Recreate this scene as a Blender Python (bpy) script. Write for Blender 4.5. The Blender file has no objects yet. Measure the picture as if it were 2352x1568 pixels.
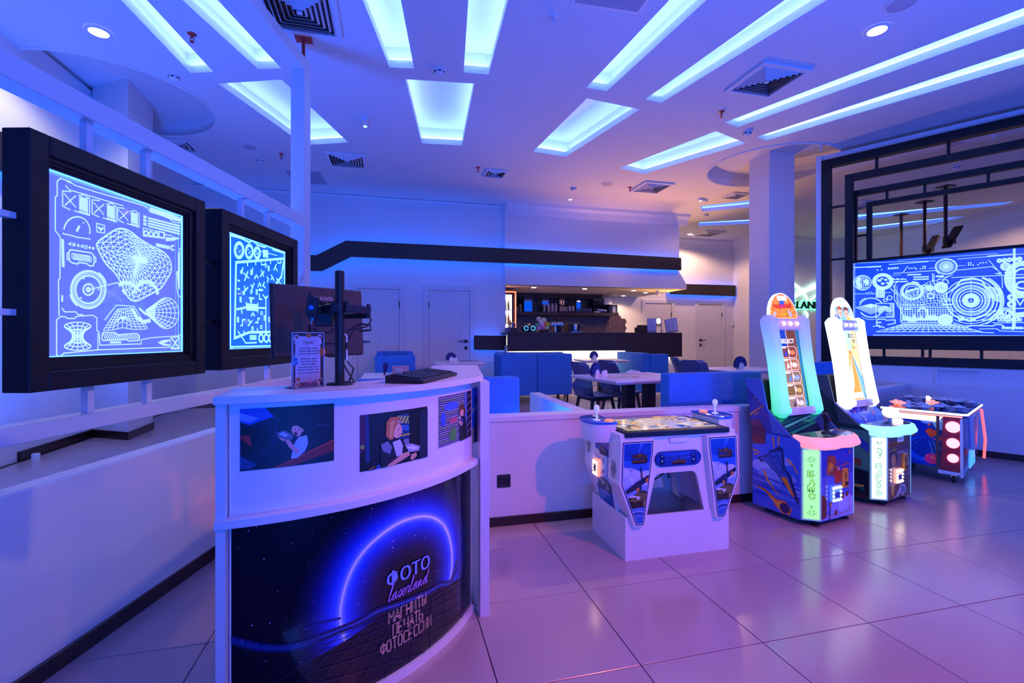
import bpy, bmesh, math, random
from mathutils import Vector, Matrix
from mathutils.geometry import tessellate_polygon
random.seed(7)
PI = math.pi
R = math.radians
SC = bpy.context.scene
COL = SC.collection

# ------------------------------------------------------------------ camera, world, light, exposure
CH, CF, CHY, CTH = 1.36, 1093.0, 774.0, R(14.12)     # camera height, focal length (px of 2352), horizon row, yaw
cd = bpy.data.cameras.new('camera')
cam = bpy.data.objects.new('camera', cd)
COL.objects.link(cam)
cd.sensor_width = 36.0
cd.lens = CF / 2352 * 36
cd.shift_y = -10 / 2352
cd.clip_start = 0.02
cd.clip_end = 100
cam.location = (0, 0, CH)
cam.rotation_euler = (PI / 2, 0, -CTH)
SC.camera = cam
SC.view_settings.view_transform = 'Standard'
SC.view_settings.look = 'None'
SC.view_settings.exposure = 0.0
SC.view_settings.gamma = 1.0
SC.view_settings.use_curve_mapping = False
try:
    SC.cycles.max_bounces = 7
    SC.cycles.diffuse_bounces = 4
    SC.cycles.glossy_bounces = 3
    SC.cycles.transmission_bounces = 4
    SC.cycles.transparent_max_bounces = 8
    SC.cycles.caustics_reflective = False
    SC.cycles.caustics_refractive = False
    SC.cycles.sample_clamp_indirect = 4.0
except Exception:
    pass
W = bpy.data.worlds.new('world')
SC.world = W
W.use_nodes = True
W.node_tree.nodes['Background'].inputs[0].default_value = (0.004, 0.085, 0.75, 1)
W.node_tree.nodes['Background'].inputs[1].default_value = 1.2

BLUE = (0.10, 0.20, 1.0)
BLUE2 = (0.0, 0.09, 1.0)
WARM = (1.0, 0.55, 0.32)
PINK = (1.0, 0.20, 0.26)

def lamp(name, kind, loc, power, color, size=0.3, size_y=None, target=None, spot=None, blend=0.5):
    l = bpy.data.lights.new(name, kind)
    l.energy = power
    l.color = color
    if kind == 'AREA':
        l.shape = 'RECTANGLE' if size_y else 'DISK'
        l.size = size
        if size_y:
            l.size_y = size_y
    else:
        l.shadow_soft_size = size
    if kind == 'SPOT':
        l.spot_size = spot or R(120)
        l.spot_blend = blend
    o = bpy.data.objects.new(name, l)
    COL.objects.link(o)
    o.location = loc
    if target is not None:
        o.rotation_euler = (Vector(target) - Vector(loc)).to_track_quat('-Z', 'Y').to_euler()
    return o

# the same hall goes on behind the camera: unseen blue uplights are added to brighten the ceiling, there and behind the parapets
for (x, y, z, w, d, t, e) in ((0.5, -0.6, 0.5, 0.8, 0.8, (0.7, 0.6, 4.0), 75), (3.6, -0.2, 0.5, 0.8, 0.8, (3.8, 1.0, 4.0), 215), (-2.3, 4.0, 0.4, 0.6, 0.6, (-2.0, 4.2, 4.0), 105), (1.2, 3.62, 0.4, 0.5, 0.2, (1.2, 4.2, 4.0), 26)):
    lamp('ceiling_fill_light', 'AREA', (x, y, z), e, (0.01, 0.105, 1.0), w, d, t)
for (x, y, w, d, e) in ((1.6, -0.4, 0.6, 2.6, 12), (4.6, 0.0, 0.6, 2.6, 12)):
    lamp('well_light', 'AREA', (x, y, 3.9), e, BLUE2, w, d, (x, y, 0))
lamp('front_fill_light', 'AREA', (0.8, -2.0, 1.9), 34, (0.0, 0.14, 1.0), 1.0, 0.5, (0.6, 4.0, 1.3))  # added blue fill, aimed forward at the upright surfaces
SPOTS = [(3.99, 3.16), (-2.43, 4.80)]
lamp('ceiling_spot_light', 'SPOT', (3.99, 3.16, 3.89), 150, (1.0, 0.60, 0.25), 0.06, target=(0.4, 2.5, 0.8), spot=R(46), blend=0.7)
lamp('ceiling_spot_light', 'SPOT', (-2.43, 4.80, 3.90), 55, (1.0, 0.90, 0.40), 0.06, target=(-2.43, 4.80, 0), spot=R(150), blend=0.4)
# pink and warm ceiling spots behind the camera
for (x, y, e, c, t, a) in ((2.5, -1.0, 360, (1.0, 0.13, 0.10), (1.6, 3.2, 0.3), 60), (3.0, -1.4, 55, (1.0, 0.26, 0.15), (2.1, 0.1, 0), 140), (4.8, 2.0, 55, (1.0, 0.60, 0.30), (1.6, 3.0, 0), 64)):
    lamp('ceiling_spot_light', 'SPOT', (x, y, 3.90), e, c, 0.06, target=t, spot=R(a), blend=0.6)
# bar and the room beyond it: warm white lamps
for (x, y, z, e) in ((7.3, 10.4, 3.85, 135), (9.6, 8.2, 3.85, 45), (10.8, 6.4, 3.85, 60), (6.4, 7.9, 3.85, 20)):
    lamp('ceiling_spot_light', 'SPOT', (x, y, z), e, (1.0, 0.57, 0.36), 0.06, target=(x, y, 0), spot=R(160), blend=0.3)
lamp('added_up_light', 'SPOT', (4.6, 8.66, 1.52), 170, (1.0, 0.42, 0.20), 0.06, target=(4.4, 7.2, 3.97), spot=R(115), blend=0.9)  # added lamp on the bar counter, tints the ceiling before the soffit
lamp('added_up_light', 'SPOT', (6.6, 9.6, 1.5), 160, (1.0, 0.46, 0.12), 0.1, target=(4.9, 8.0, 3.97), spot=R(95), blend=0.8)  # added lamp in the back room, warms the ceiling near the bar

# ------------------------------------------------------------------ survey: pixel of the photograph -> point on a real plane
VD = Vector((math.sin(CTH), math.cos(CTH), 0))
VR = Vector((math.cos(CTH), -math.sin(CTH), 0))
VC = Vector((0, 0, CH))
def ray(px, py):
    return VD + VR * ((px - 1176) / CF) + Vector((0, 0, (CHY - py) / CF))
def at_z(px, py, z):
    v = ray(px, py)
    return VC + v * ((z - CH) / v.z)
def at_y(px, py, y):
    v = ray(px, py)
    return VC + v * (y / v.y)
def at_x(px, py, x):
    v = ray(px, py)
    return VC + v * (x / v.x)
class Plane:
    """A vertical plane seen in the photo: local x runs along it, local y away from the viewer, z up."""
    def __init__(s, p, ang):
        s.p = Vector((p[0], p[1], 0)); s.a = ang
        s.x = Vector((math.cos(ang), math.sin(ang), 0)); s.y = Vector((-math.sin(ang), math.cos(ang), 0))
    def at(s, px, py, off=0.0):
        v = ray(px, py)
        t = ((s.p + s.y * off) - VC).dot(s.y) / v.dot(s.y)
        q = VC + v * t
        return ((q - s.p).dot(s.x), q.z)
    def world(s, x, y, z):
        return s.p + s.x * x + s.y * y + Vector((0, 0, z))

# ------------------------------------------------------------------ materials (all node based)
def lin(c):
    return c / 12.92 if c <= 0.04045 else ((c + 0.055) / 1.055) ** 2.4
def hx(h):
    h = h.lstrip('#')
    return tuple(lin(int(h[i:i + 2], 16) / 255) for i in (0, 2, 4)) + (1.0,)
def col4(c):
    return hx(c) if isinstance(c, str) else (tuple(c) + (1.0,))[:4]
MATS = {}
def mat(name, color, rough=0.5, metal=0.0, var=0.06, scale=9.0, bump=0.0, coat=0.0, spec=0.5, bscale=120.0):
    if name in MATS:
        return MATS[name]
    m = bpy.data.materials.new(name)
    m.use_nodes = True
    nt = m.node_tree
    b = nt.nodes['Principled BSDF']
    c = col4(color)
    n = nt.nodes.new('ShaderNodeTexNoise'); n.inputs['Scale'].default_value = scale; n.inputs['Detail'].default_value = 3
    tc = nt.nodes.new('ShaderNodeTexCoord')
    nt.links.new(tc.outputs['Object'], n.inputs['Vector'])
    mx = nt.nodes.new('ShaderNodeMix'); mx.data_type = 'RGBA'
    mx.inputs['A'].default_value = tuple(v * (1 - var) for v in c[:3]) + (1,)
    mx.inputs['B'].default_value = tuple(min(1, v * (1 + var)) for v in c[:3]) + (1,)
    nt.links.new(n.outputs['Fac'], mx.inputs['Factor'])
    nt.links.new(mx.outputs['Result'], b.inputs['Base Color'])
    b.inputs['Roughness'].default_value = rough
    b.inputs['Metallic'].default_value = metal
    b.inputs['Coat Weight'].default_value = coat
    b.inputs['Specular IOR Level'].default_value = spec
    if bump:
        n2 = nt.nodes.new('ShaderNodeTexNoise'); n2.inputs['Scale'].default_value = bscale
        nt.links.new(tc.outputs['Object'], n2.inputs['Vector'])
        bp = nt.nodes.new('ShaderNodeBump'); bp.inputs['Strength'].default_value = bump; bp.inputs['Distance'].default_value = 0.004
        nt.links.new(n2.outputs['Fac'], bp.inputs['Height'])
        nt.links.new(bp.outputs['Normal'], b.inputs['Normal'])
    MATS[name] = m
    return m
def glow(name, color, strength, base=None):
    if name in MATS:
        return MATS[name]
    m = bpy.data.materials.new(name)
    m.use_nodes = True
    b = m.node_tree.nodes['Principled BSDF']
    b.inputs['Base Color'].default_value = col4(base or (0.3, 0.3, 0.3))
    b.inputs['Roughness'].default_value = 0.35
    b.inputs['Emission Color'].default_value = col4(color)
    b.inputs['Emission Strength'].default_value = strength
    MATS[name] = m
    return m
def printmat(name, rough=0.35, glowing=0.0, coat=0.0):
    """flat print: colour comes from the print's own colour attribute"""
    if name in MATS:
        return MATS[name]
    m = bpy.data.materials.new(name)
    m.use_nodes = True
    nt = m.node_tree
    b = nt.nodes['Principled BSDF']
    a = nt.nodes.new('ShaderNodeAttribute'); a.attribute_name = 'Col'
    nt.links.new(a.outputs['Color'], b.inputs['Base Color'])
    b.inputs['Roughness'].default_value = rough
    b.inputs['Coat Weight'].default_value = coat
    if glowing:
        nt.links.new(a.outputs['Color'], b.inputs['Emission Color'])
        b.inputs['Emission Strength'].default_value = glowing
    MATS[name] = m
    return m
def glassmat(name, tint, glowc=None, gs=0.0, clear=0.8, rough=0.03, diffuse=None):
    if name in MATS:
        return MATS[name]
    m = bpy.data.materials.new(name)
    m.use_nodes = True
    nt = m.node_tree
    nt.nodes.clear()
    out = nt.nodes.new('ShaderNodeOutputMaterial')
    tr = nt.nodes.new('ShaderNodeBsdfTransparent'); tr.inputs[0].default_value = col4(tint)
    gl = nt.nodes.new('ShaderNodeBsdfGlossy'); gl.inputs['Roughness'].default_value = rough
    fr = nt.nodes.new('ShaderNodeFresnel'); fr.inputs[0].default_value = 1.45
    mx = nt.nodes.new('ShaderNodeMixShader')
    nt.links.new(fr.outputs[0], mx.inputs[0]); nt.links.new(tr.outputs[0], mx.inputs[1]); nt.links.new(gl.outputs[0], mx.inputs[2])
    last = mx.outputs[0]
    if diffuse:
        df = nt.nodes.new('ShaderNodeBsdfDiffuse'); df.inputs[0].default_value = col4(diffuse)
        m2 = nt.nodes.new('ShaderNodeMixShader'); m2.inputs[0].default_value = 1 - clear
        nt.links.new(last, m2.inputs[1]); nt.links.new(df.outputs[0], m2.inputs[2])
        last = m2.outputs[0]
    if glowc:
        em = nt.nodes.new('ShaderNodeEmission'); em.inputs[0].default_value = col4(glowc); em.inputs[1].default_value = gs
        ad = nt.nodes.new('ShaderNodeAddShader')
        nt.links.new(last, ad.inputs[0]); nt.links.new(em.outputs[0], ad.inputs[1])
        last = ad.outputs[0]
    nt.links.new(last, out.inputs[0])
    MATS[name] = m
    return m

M_WALL = mat('wall_paint', (0.78, 0.77, 0.78), 0.7, bump=0.05, var=0.03, scale=3)
M_CEIL = mat('ceiling_paint', (0.80, 0.79, 0.80), 0.85, var=0.02, scale=2)
M_WHITE = mat('white_lacquer', (0.80, 0.79, 0.80), 0.45, var=0.02)
M_LAM = mat('white_laminate', (0.80, 0.77, 0.78), 0.35, var=0.02, bump=0.03, bscale=300)
M_PLAST = mat('white_plastic', (0.82, 0.82, 0.84), 0.3, var=0.02)
M_BLACK = mat('black_paint', (0.008, 0.008, 0.012), 0.45, var=0.2, spec=0.3)
M_BLKM = mat('black_metal', (0.018, 0.018, 0.02), 0.4, metal=0.2, var=0.2)
M_BLKP = mat('black_plastic', (0.015, 0.015, 0.02), 0.45, var=0.2)
M_BAND = mat('dark_band_panel', (0.022, 0.014, 0.018), 0.5, var=0.15)
M_BRN = mat('dark_brown_panel', (0.040, 0.022, 0.024), 0.4, var=0.15)
M_SKIRT = mat('dark_skirting', (0.030, 0.012, 0.014), 0.25, var=0.2)
M_GROUT = mat('tile_grout', (0.09, 0.06, 0.065), 0.9)
M_VELV = mat('blue_velvet', (0.03, 0.20, 0.62), 0.85, var=0.25, scale=18, bump=0.25, bscale=260)
M_CHAIR = mat('blue_moulded_plastic', (0.05, 0.09, 0.22), 0.4, var=0.05)
M_CHROME = mat('chrome_metal', (0.75, 0.75, 0.78), 0.15, metal=1.0, var=0.05)
M_WOOD = mat('dark_leg_wood', (0.035, 0.018, 0.014), 0.4)
M_NAPK = mat('navy_napkin_paper', (0.012, 0.03, 0.19), 0.8, var=0.1)
M_RED = mat('red_sprinkler_paint', (0.55, 0.05, 0.04), 0.4)
M_GREY = mat('grey_metal', (0.35, 0.33, 0.35), 0.4, metal=0.4)
M_DARK = mat('dark_void', (0.006, 0.005, 0.006), 0.8)
M_PRINT = printmat('print_satin', 0.4)
M_PRINTG = printmat('print_gloss', 0.18, coat=0.5)
M_PHOTO = printmat('print_photo', 0.45)
M_SCREEN = printmat('screen_print', 0.12, glowing=1.0)
M_SCREEN2 = printmat('bright_screen_print', 0.12, glowing=1.7)
M_LITP = printmat('backlit_print', 0.2, glowing=1.25)
M_LED = glow('blue_led_strip', (0.15, 0.28, 1.0), 34)
M_LEDW = glow('band_led_strip', (0.0, 0.12, 1.0), 22)
M_LEDWARM = glow('warm_led_strip', (1.0, 0.80, 0.55), 9)
M_SPOT = glow('spot_lamp_disc', (1.0, 0.80, 0.6), 40)
M_ACRY = glassmat('clear_acrylic', (0.95, 0.95, 0.97))
M_PANE = glassmat('edge_lit_acrylic', (0.70, 0.76, 1.0), (0.11, 0.15, 0.85), 0.42, 0.85, diffuse=(0.4, 0.45, 0.9))
M_PANE2 = glassmat('edge_lit_acrylic_deep', (0.55, 0.68, 1.0), (0.005, 0.10, 0.85), 0.6, 0.85, diffuse=(0.2, 0.3, 0.9))
M_ENGR = glow('engraved_lit_line', (0.30, 0.52, 1.0), 1.6)
M_ENGR2 = glow('engraved_lit_line_cyan', (0.22, 0.62, 1.0), 1.8)

def tile_mat():
    m = mat('porcelain_tile', (0.46, 0.33, 0.34), 0.22, var=0.10, scale=2.2, spec=1.0)
    nt = m.node_tree
    b = nt.nodes['Principled BSDF']
    oi = nt.nodes.new('ShaderNodeObjectInfo')
    mr = nt.nodes.new('ShaderNodeMapRange')
    mr.inputs['To Min'].default_value = 0.17; mr.inputs['To Max'].default_value = 0.24
    nt.links.new(oi.outputs['Random'], mr.inputs['Value'])
    nt.links.new(mr.outputs['Result'], b.inputs['Roughness'])
    return m
M_TILE = tile_mat()

# ------------------------------------------------------------------ mesh building
class MB:
    def __init__(s, M=None):
        s.bm = bmesh.new(); s.M = M or Matrix.Identity(4)
    def _add(s, verts, faces, M=None):
        T = s.M @ M if M is not None else s.M
        vs = [s.bm.verts.new(T @ Vector(v)) for v in verts]
        for f in faces:
            try:
                s.bm.faces.new([vs[i] for i in f])
            except ValueError:
                pass
        return vs
    def box(s, x0, x1, y0, y1, z0, z1, bev=0.0, M=None):
        if bev <= 0:
            v = [(x, y, z) for z in (z0, z1) for y in (y0, y1) for x in (x0, x1)]
            s._add(v, [(0, 2, 3, 1), (4, 5, 7, 6), (0, 1, 5, 4), (2, 6, 7, 3), (0, 4, 6, 2), (1, 3, 7, 5)], M)
        else:
            t = bmesh.new()
            bmesh.ops.create_cube(t, size=1)
            for v in t.verts:
                v.co = Vector(((x0 + x1) / 2 + v.co.x * (x1 - x0), (y0 + y1) / 2 + v.co.y * (y1 - y0), (z0 + z1) / 2 + v.co.z * (z1 - z0)))
            bmesh.ops.bevel(t, geom=t.edges[:], offset=bev, segments=2 if bev > 0.006 else 1, affect='EDGES', profile=0.6)
            s._from(t, M)
        return s
    def _from(s, t, M=None):
        t.verts.index_update()
        s._add([v.co.copy() for v in t.verts], [[v.index for v in f.verts] for f in t.faces], M)
        t.free()
    def cbox(s, c, size, bev=0.0, rz=0.0, M=None):
        T = Matrix.Translation(c) @ Matrix.Rotation(rz, 4, 'Z')
        if M is not None:
            T = M @ T
        a, b, d = (q / 2 for q in size)
        return s.box(-a, a, -b, b, -d, d, bev, T)
    def prism(s, pts, z0, z1, M=None, bev=0.0):
        """polygon in x,y extruded in z (M turns it)"""
        t = bmesh.new()
        lo = [t.verts.new((p[0], p[1], z0)) for p in pts]
        f = t.faces.new(lo)
        bmesh.ops.recalc_face_normals(t, faces=[f])
        r = bmesh.ops.extrude_face_region(t, geom=[f])
        for v in [g for g in r['geom'] if isinstance(g, bmesh.types.BMVert)]:
            v.co.z = z1
        bmesh.ops.recalc_face_normals(t, faces=t.faces[:])
        if bev:
            bmesh.ops.bevel(t, geom=t.edges[:], offset=bev, segments=2, affect='EDGES', profile=0.6)
        s._from(t, M)
        return s
    def cyl(s, p, q, r0, r1=None, seg=16, cap=True):
        p, q = Vector(p), Vector(q)
        r1 = r0 if r1 is None else r1
        ax = (q - p).normalized()
        e = ax.orthogonal().normalized(); g = ax.cross(e)
        v = []
        for c, r in ((p, r0), (q, r1)):
            v += [c + (e * math.cos(2 * PI * i / seg) + g * math.sin(2 * PI * i / seg)) * r for i in range(seg)]
        f = [(i, (i + 1) % seg, seg + (i + 1) % seg, seg + i) for i in range(seg)]
        if cap:
            f += [tuple(range(seg - 1, -1, -1)), tuple(range(seg, 2 * seg))]
        s._add(v, f)
        return s
    def lathe(s, prof, seg=24, M=None, cap=True, sx=1.0, sy=1.0):
        v, f = [], []
        for (r, z) in prof:
            v += [(r * sx * math.cos(2 * PI * i / seg), r * sy * math.sin(2 * PI * i / seg), z) for i in range(seg)]
        for k in range(len(prof) - 1):
            for i in range(seg):
                j = (i + 1) % seg
                f.append((k * seg + i, k * seg + j, (k + 1) * seg + j, (k + 1) * seg + i))
        if cap:
            f.append(tuple(range(seg - 1, -1, -1))); f.append(tuple((len(prof) - 1) * seg + i for i in range(seg)))
        s._add(v, f, M)
        return s
    def tube(s, pts, r, seg=8):
        pts = [Vector(p) for p in pts]
        v, f = [], []
        n = len(pts)
        prev = None
        for i, p in enumerate(pts):
            t = (pts[min(i + 1, n - 1)] - pts[max(i - 1, 0)]).normalized()
            if prev is None:
                e = t.orthogonal().normalized()
            else:
                e = (prev - t * prev.dot(t)).normalized()
            prev = e
            g = t.cross(e)
            v += [p + (e * math.cos(2 * PI * k / seg) + g * math.sin(2 * PI * k / seg)) * r for k in range(seg)]
        for i in range(n - 1):
            for k in range(seg):
                j = (k + 1) % seg
                f.append((i * seg + k, i * seg + j, (i + 1) * seg + j, (i + 1) * seg + k))
        f.append(tuple(range(seg - 1, -1, -1))); f.append(tuple((n - 1) * seg + k for k in range(seg)))
        s._add(v, f)
        return s
    def loft(s, rings, close=True, cap=True):
        n = len(rings[0]); v = []; f = []
        for r in rings:
            v += [Vector(p) for p in r]
        for k in range(len(rings) - 1):
            for i in range(n if close else n - 1):
                j = (i + 1) % n
                f.append((k * n + i, k * n + j, (k + 1) * n + j, (k + 1) * n + i))
        if cap and close:
            f.append(tuple(range(n - 1, -1, -1))); f.append(tuple((len(rings) - 1) * n + i for i in range(n)))
        s._add(v, f)
        return s
    def poly(s, pts):
        s._add(pts, [tuple(range(len(pts)))])
        return s
    def sphere(s, c, r, seg=16, rings=10, sc=(1, 1, 1)):
        t = bmesh.new()
        bmesh.ops.create_uvsphere(t, u_segments=seg, v_segments=rings, radius=r)
        s._from(t, Matrix.Translation(c) @ Matrix.Diagonal((sc[0], sc[1], sc[2], 1)))
        return s

def _link(name, me, m, parent, world):
    o = bpy.data.objects.new(name, me)
    COL.objects.link(o)
    if m is not None:
        me.materials.append(m)
    if parent is not None:
        if world:
            me.transform(WM(parent).inverted())
        o.parent = parent
    return o
def WM(o):
    M = Matrix.LocRotScale(o.location, o.rotation_euler, o.scale)
    return WM(o.parent) @ M if o.parent else M
def obj(name, mb, m, parent=None, world=False, smooth=False, recalc=True):
    if recalc:
        bmesh.ops.recalc_face_normals(mb.bm, faces=mb.bm.faces[:])
    me = bpy.data.meshes.new(name)
    mb.bm.to_mesh(me); mb.bm.free()
    if smooth:
        me.polygons.foreach_set('use_smooth', [True] * len(me.polygons))
        try:
            me.set_sharp_from_angle(angle=R(38))
        except Exception:
            pass
    return _link(name, me, m, parent, world)
def tag(o, label, cat, group=None):
    o['label'] = label; o['category'] = cat
    if group:
        o['group'] = group
    return o
def struct(name, mb, m, parent=None, smooth=False, recalc=True):
    o = obj(name, mb, m, parent, smooth=smooth, recalc=recalc)
    if parent is None:
        o['kind'] = 'structure'
    return o
def thing(name, label, cat, loc=(0, 0, 0), rz=0.0, group=None):
    o = bpy.data.objects.new(name, None)
    COL.objects.link(o)
    o.empty_display_size = 0.1
    o.location = loc; o.rotation_euler = (0, 0, rz)
    return tag(o, label, cat, group)
def dup(root, loc, rz, label, group=None):
    r = root.copy(); COL.objects.link(r)
    r.location = loc; r.rotation_euler = (0, 0, rz); r['label'] = label
    if group:
        r['group'] = group
    for ch in root.children:
        c = ch.copy(); COL.objects.link(c); c.parent = r
        for g in ch.children:
            d = g.copy(); COL.objects.link(d); d.parent = c
    return r

# ------------------------------------------------------------------ flat prints: coloured shapes laid on a surface
_TXT = {}
def text_mesh(s, bold=0.0):
    k = (s, bold)
    if k not in _TXT:
        cu = bpy.data.curves.new('t', 'FONT')
        cu.body = s; cu.size = 1.0; cu.resolution_u = 3; cu.fill_mode = 'FRONT'; cu.offset = bold
        o = bpy.data.objects.new('t', cu); COL.objects.link(o)
        dg = bpy.context.evaluated_depsgraph_get(); dg.update()
        me = o.evaluated_get(dg).to_mesh()
        v = [(p.co.x, p.co.y) for p in me.vertices]; f = [tuple(p.vertices) for p in me.polygons]
        o.evaluated_get(dg).to_mesh_clear()
        bpy.data.objects.remove(o); bpy.data.curves.remove(cu)
        _TXT[k] = (v, f)
    return _TXT[k]
class Print:
    def __init__(s, eps=0.0001):
        s.t = []; s._l = 0; s.eps = eps; s.hold = False
    @property
    def layer(s):
        return s._l
    @layer.setter
    def layer(s, v):
        if not s.hold:
            s._l = v
    def poly(s, pts, c):
        s.layer += 1
        pts = [Vector((p[0], p[1], 0)) for p in pts]
        for tri in tessellate_polygon([pts]):
            s.t.append(([pts[i].xy for i in tri], hx(c) if isinstance(c, str) else col4(c), s.layer))
        return s
    def rect(s, x0, y0, x1, y1, c):
        return s.poly([(x0, y0), (x1, y0), (x1, y1), (x0, y1)], c)
    def ell(s, x, y, a, b, c, n=24, rot=0.0, t0=0.0, t1=2 * PI):
        ca, sa = math.cos(rot), math.sin(rot)
        return s.poly([(x + a * math.cos(t) * ca - b * math.sin(t) * sa, y + a * math.cos(t) * sa + b * math.sin(t) * ca) for t in [t0 + (t1 - t0) * i / n for i in range(n + (0 if abs(t1 - t0 - 2 * PI) < 1e-6 else 1))]], c)
    def line(s, pts, w, c, closed=False, w1=None):
        """polyline ribbon, mitred"""
        s.layer += 1
        P = [Vector((p[0], p[1])) for p in pts]
        if closed:
            P = P + [P[0]]
        n = len(P); L = []; Rr = []
        for i in range(n):
            if closed:
                a = P[i] - P[i - 1] if i > 0 else P[0] - P[n - 2]
                b = P[i + 1] - P[i] if i < n - 1 else P[1] - P[0]
            else:
                a = P[i] - P[i - 1] if i > 0 else P[1] - P[0]
                b = P[i + 1] - P[i] if i < n - 1 else a
            if a.length < 1e-9: a = b
            if b.length < 1e-9: b = a
            if a.length < 1e-9: a = b = Vector((1, 0))
            a = a.normalized(); b = b.normalized()
            t = a + b
            t = t.normalized() if t.length > 1e-6 else a
            nn = Vector((-t.y, t.x))
            k = max(0.5, nn.dot(Vector((-a.y, a.x))))
            ww = w if w1 is None else w + (w1 - w) * i / (n - 1)
            L.append(P[i] + nn * (ww / 2 / k)); Rr.append(P[i] - nn * (ww / 2 / k))
        cc = hx(c) if isinstance(c, str) else col4(c)
        for i in range(n - 1):
            s.t.append(([L[i], Rr[i], Rr[i + 1]], cc, s.layer)); s.t.append(([L[i], Rr[i + 1], L[i + 1]], cc, s.layer))
        return s
    def arc(s, x, y, a, b, t0, t1, w, c, n=20, rot=0.0):
        ca, sa = math.cos(rot), math.sin(rot)
        return s.line([(x + a * math.cos(t) * ca - b * math.sin(t) * sa, y + a * math.cos(t) * sa + b * math.sin(t) * ca) for t in [t0 + (t1 - t0) * i / n for i in range(n + 1)]], w, c)
    def circ(s, x, y, a, w, c, b=None, n=28):
        return s.line([(x + a * math.cos(2 * PI * i / n), y + (b or a) * math.sin(2 * PI * i / n)) for i in range(n)], w, c, closed=True)
    def text(s, txt, x0, y0, x1, y1, c, bold=0.0, shear=0.0, tilt=0.0):
        """text stretched into the box x0..x1, y0..y1"""
        s.layer += 1
        v, f = text_mesh(txt, bold)
        if not v:
            return s
        ax = min(p[0] for p in v); bx = max(p[0] for p in v); ay = min(p[1] for p in v); by = max(p[1] for p in v)
        cc = hx(c) if isinstance(c, str) else col4(c)
        def T(p):
            u = (p[0] - ax) / (bx - ax); w = (p[1] - ay) / (by - ay)
            return Vector((x0 + (x1 - x0) * u + shear * w, y0 + (y1 - y0) * w + tilt * u))
        for q in f:
            for k in range(1, len(q) - 1):
                s.t.append(([T(v[q[0]]), T(v[q[k]]), T(v[q[k + 1]])], cc, s.layer))
        return s
    def clip(s, x0, x1, y0, y1):
        new = []
        for tri, c, l in s.t:
            p = list(tri)
            for ax, lim, sg in ((0, x0, 1), (0, x1, -1), (1, y0, 1), (1, y1, -1)):
                p = _half(p, ax, lim, sg)
                if len(p) < 3:
                    break
            for k in range(1, len(p) - 1):
                new.append(([p[0], p[k], p[k + 1]], c, l))
        s.t = new
        return s
    def split(s, step):
        new = []
        for tri, c, l in s.t:
            lo = math.floor(min(p[0] for p in tri) / step); hi = math.floor(max(p[0] for p in tri) / step)
            if lo == hi:
                new.append((tri, c, l)); continue
            for k in range(lo, hi + 1):
                p = _half(_half(list(tri), 0, k * step, 1), 0, (k + 1) * step, -1)
                for j in range(1, len(p) - 1):
                    new.append(([p[0], p[j], p[j + 1]], c, l))
        s.t = new
        return s
    def build(s, name, fn, m, parent=None, world=False):
        me = bpy.data.meshes.new(name)
        vs, fs, cs = [], [], []
        for tri, c, l in s.t:
            a = (tri[1] - tri[0]).cross(tri[2] - tri[0])
            if abs(a) < 1e-10:
                continue
            if a < 0:
                tri = [tri[0], tri[2], tri[1]]
            i = len(vs)
            vs += [fn(p[0], p[1], l * s.eps) for p in tri]
            fs.append((i, i + 1, i + 2)); cs += [c] * 3
        me.from_pydata([tuple(v) for v in vs], [], fs)
        ca = me.color_attributes.new('Col', 'FLOAT_COLOR', 'CORNER')
        ca.data.foreach_set('color', [x for c in cs for x in c])
        me.update()
        return _link(name, me, m, parent, world)
def _half(p, ax, lim, sg):
    out = []
    for i in range(len(p)):
        a, b = p[i - 1], p[i]
        da, db = (a[ax] - lim) * sg, (b[ax] - lim) * sg
        if (da >= 0) != (db >= 0):
            out.append(a + (b - a) * (da / (da - db)))
        if db >= 0:
            out.append(b)
    return out
def xz(y):
    """print facing -y on the plane y = const of its thing"""
    return lambda u, v, o: (u, y - o, v)

# ================================================================== THE SETTING
FZ = 0.25            # café podium height
HC = 3.97            # ceiling height
PL = Plane((-1.062, 3.29), math.atan2(0.964, 0.267))     # left partition, x runs away from the camera
PR = Plane((6.63, 3.91), math.atan2(-0.870, 0.492))      # right partition, x runs towards the camera side
TS = 0.6
T0 = Vector((1.001, 2.384, 0))
YB = 9.20            # wall with the two blue-lit doors
YF = 11.2            # wall behind the bar

def in_view(p, m=250):
    q = Vector(p) - VC
    Z = q.dot(VD)
    if Z < 0.25:
        return False
    x = 1176 + CF * q.dot(VR) / Z; y = CHY - CF * q.z / Z
    return -m < x < 2352 + m and -m < y < 1568 + m
tile_me = None
def tiles(parent, z, cond):
    global tile_me
    if tile_me is None:
        b = MB(); g = 0.0022
        b.box(-TS / 2 + g, TS / 2 - g, -TS / 2 + g, TS / 2 - g, -0.012, 0.0, bev=0.0012)
        o = obj('tile', b, M_TILE, parent); tile_me = o.data
        bpy.data.objects.remove(o)
    n = 0
    for i in range(-14, 22):
        for j in range(-4, 18):
            c = Vector((T0.x + (i + 0.5) * TS, T0.y + (j + 0.5) * TS, z))
            if cond(c) and in_view(c):
                o = bpy.data.objects.new('tile', tile_me); COL.objects.link(o)
                o.parent = parent; o.location = c
                n += 1
    return n
fl = struct('floor', MB().box(-7, 13, -5, 13.5, -0.06, -0.006), M_GROUT)
def left_of(c):      # behind the left parapet
    return (c - PL.p).dot(PL.y)
def right_of(c):
    return (c - PR.p).dot(PR.y)
tiles(fl, 0.0, lambda c: left_of(c) < 0.4 and right_of(c) < 0.4 and c.y < 4.9 and not (c.y > 3.7 and c.x < 4.6))
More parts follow.
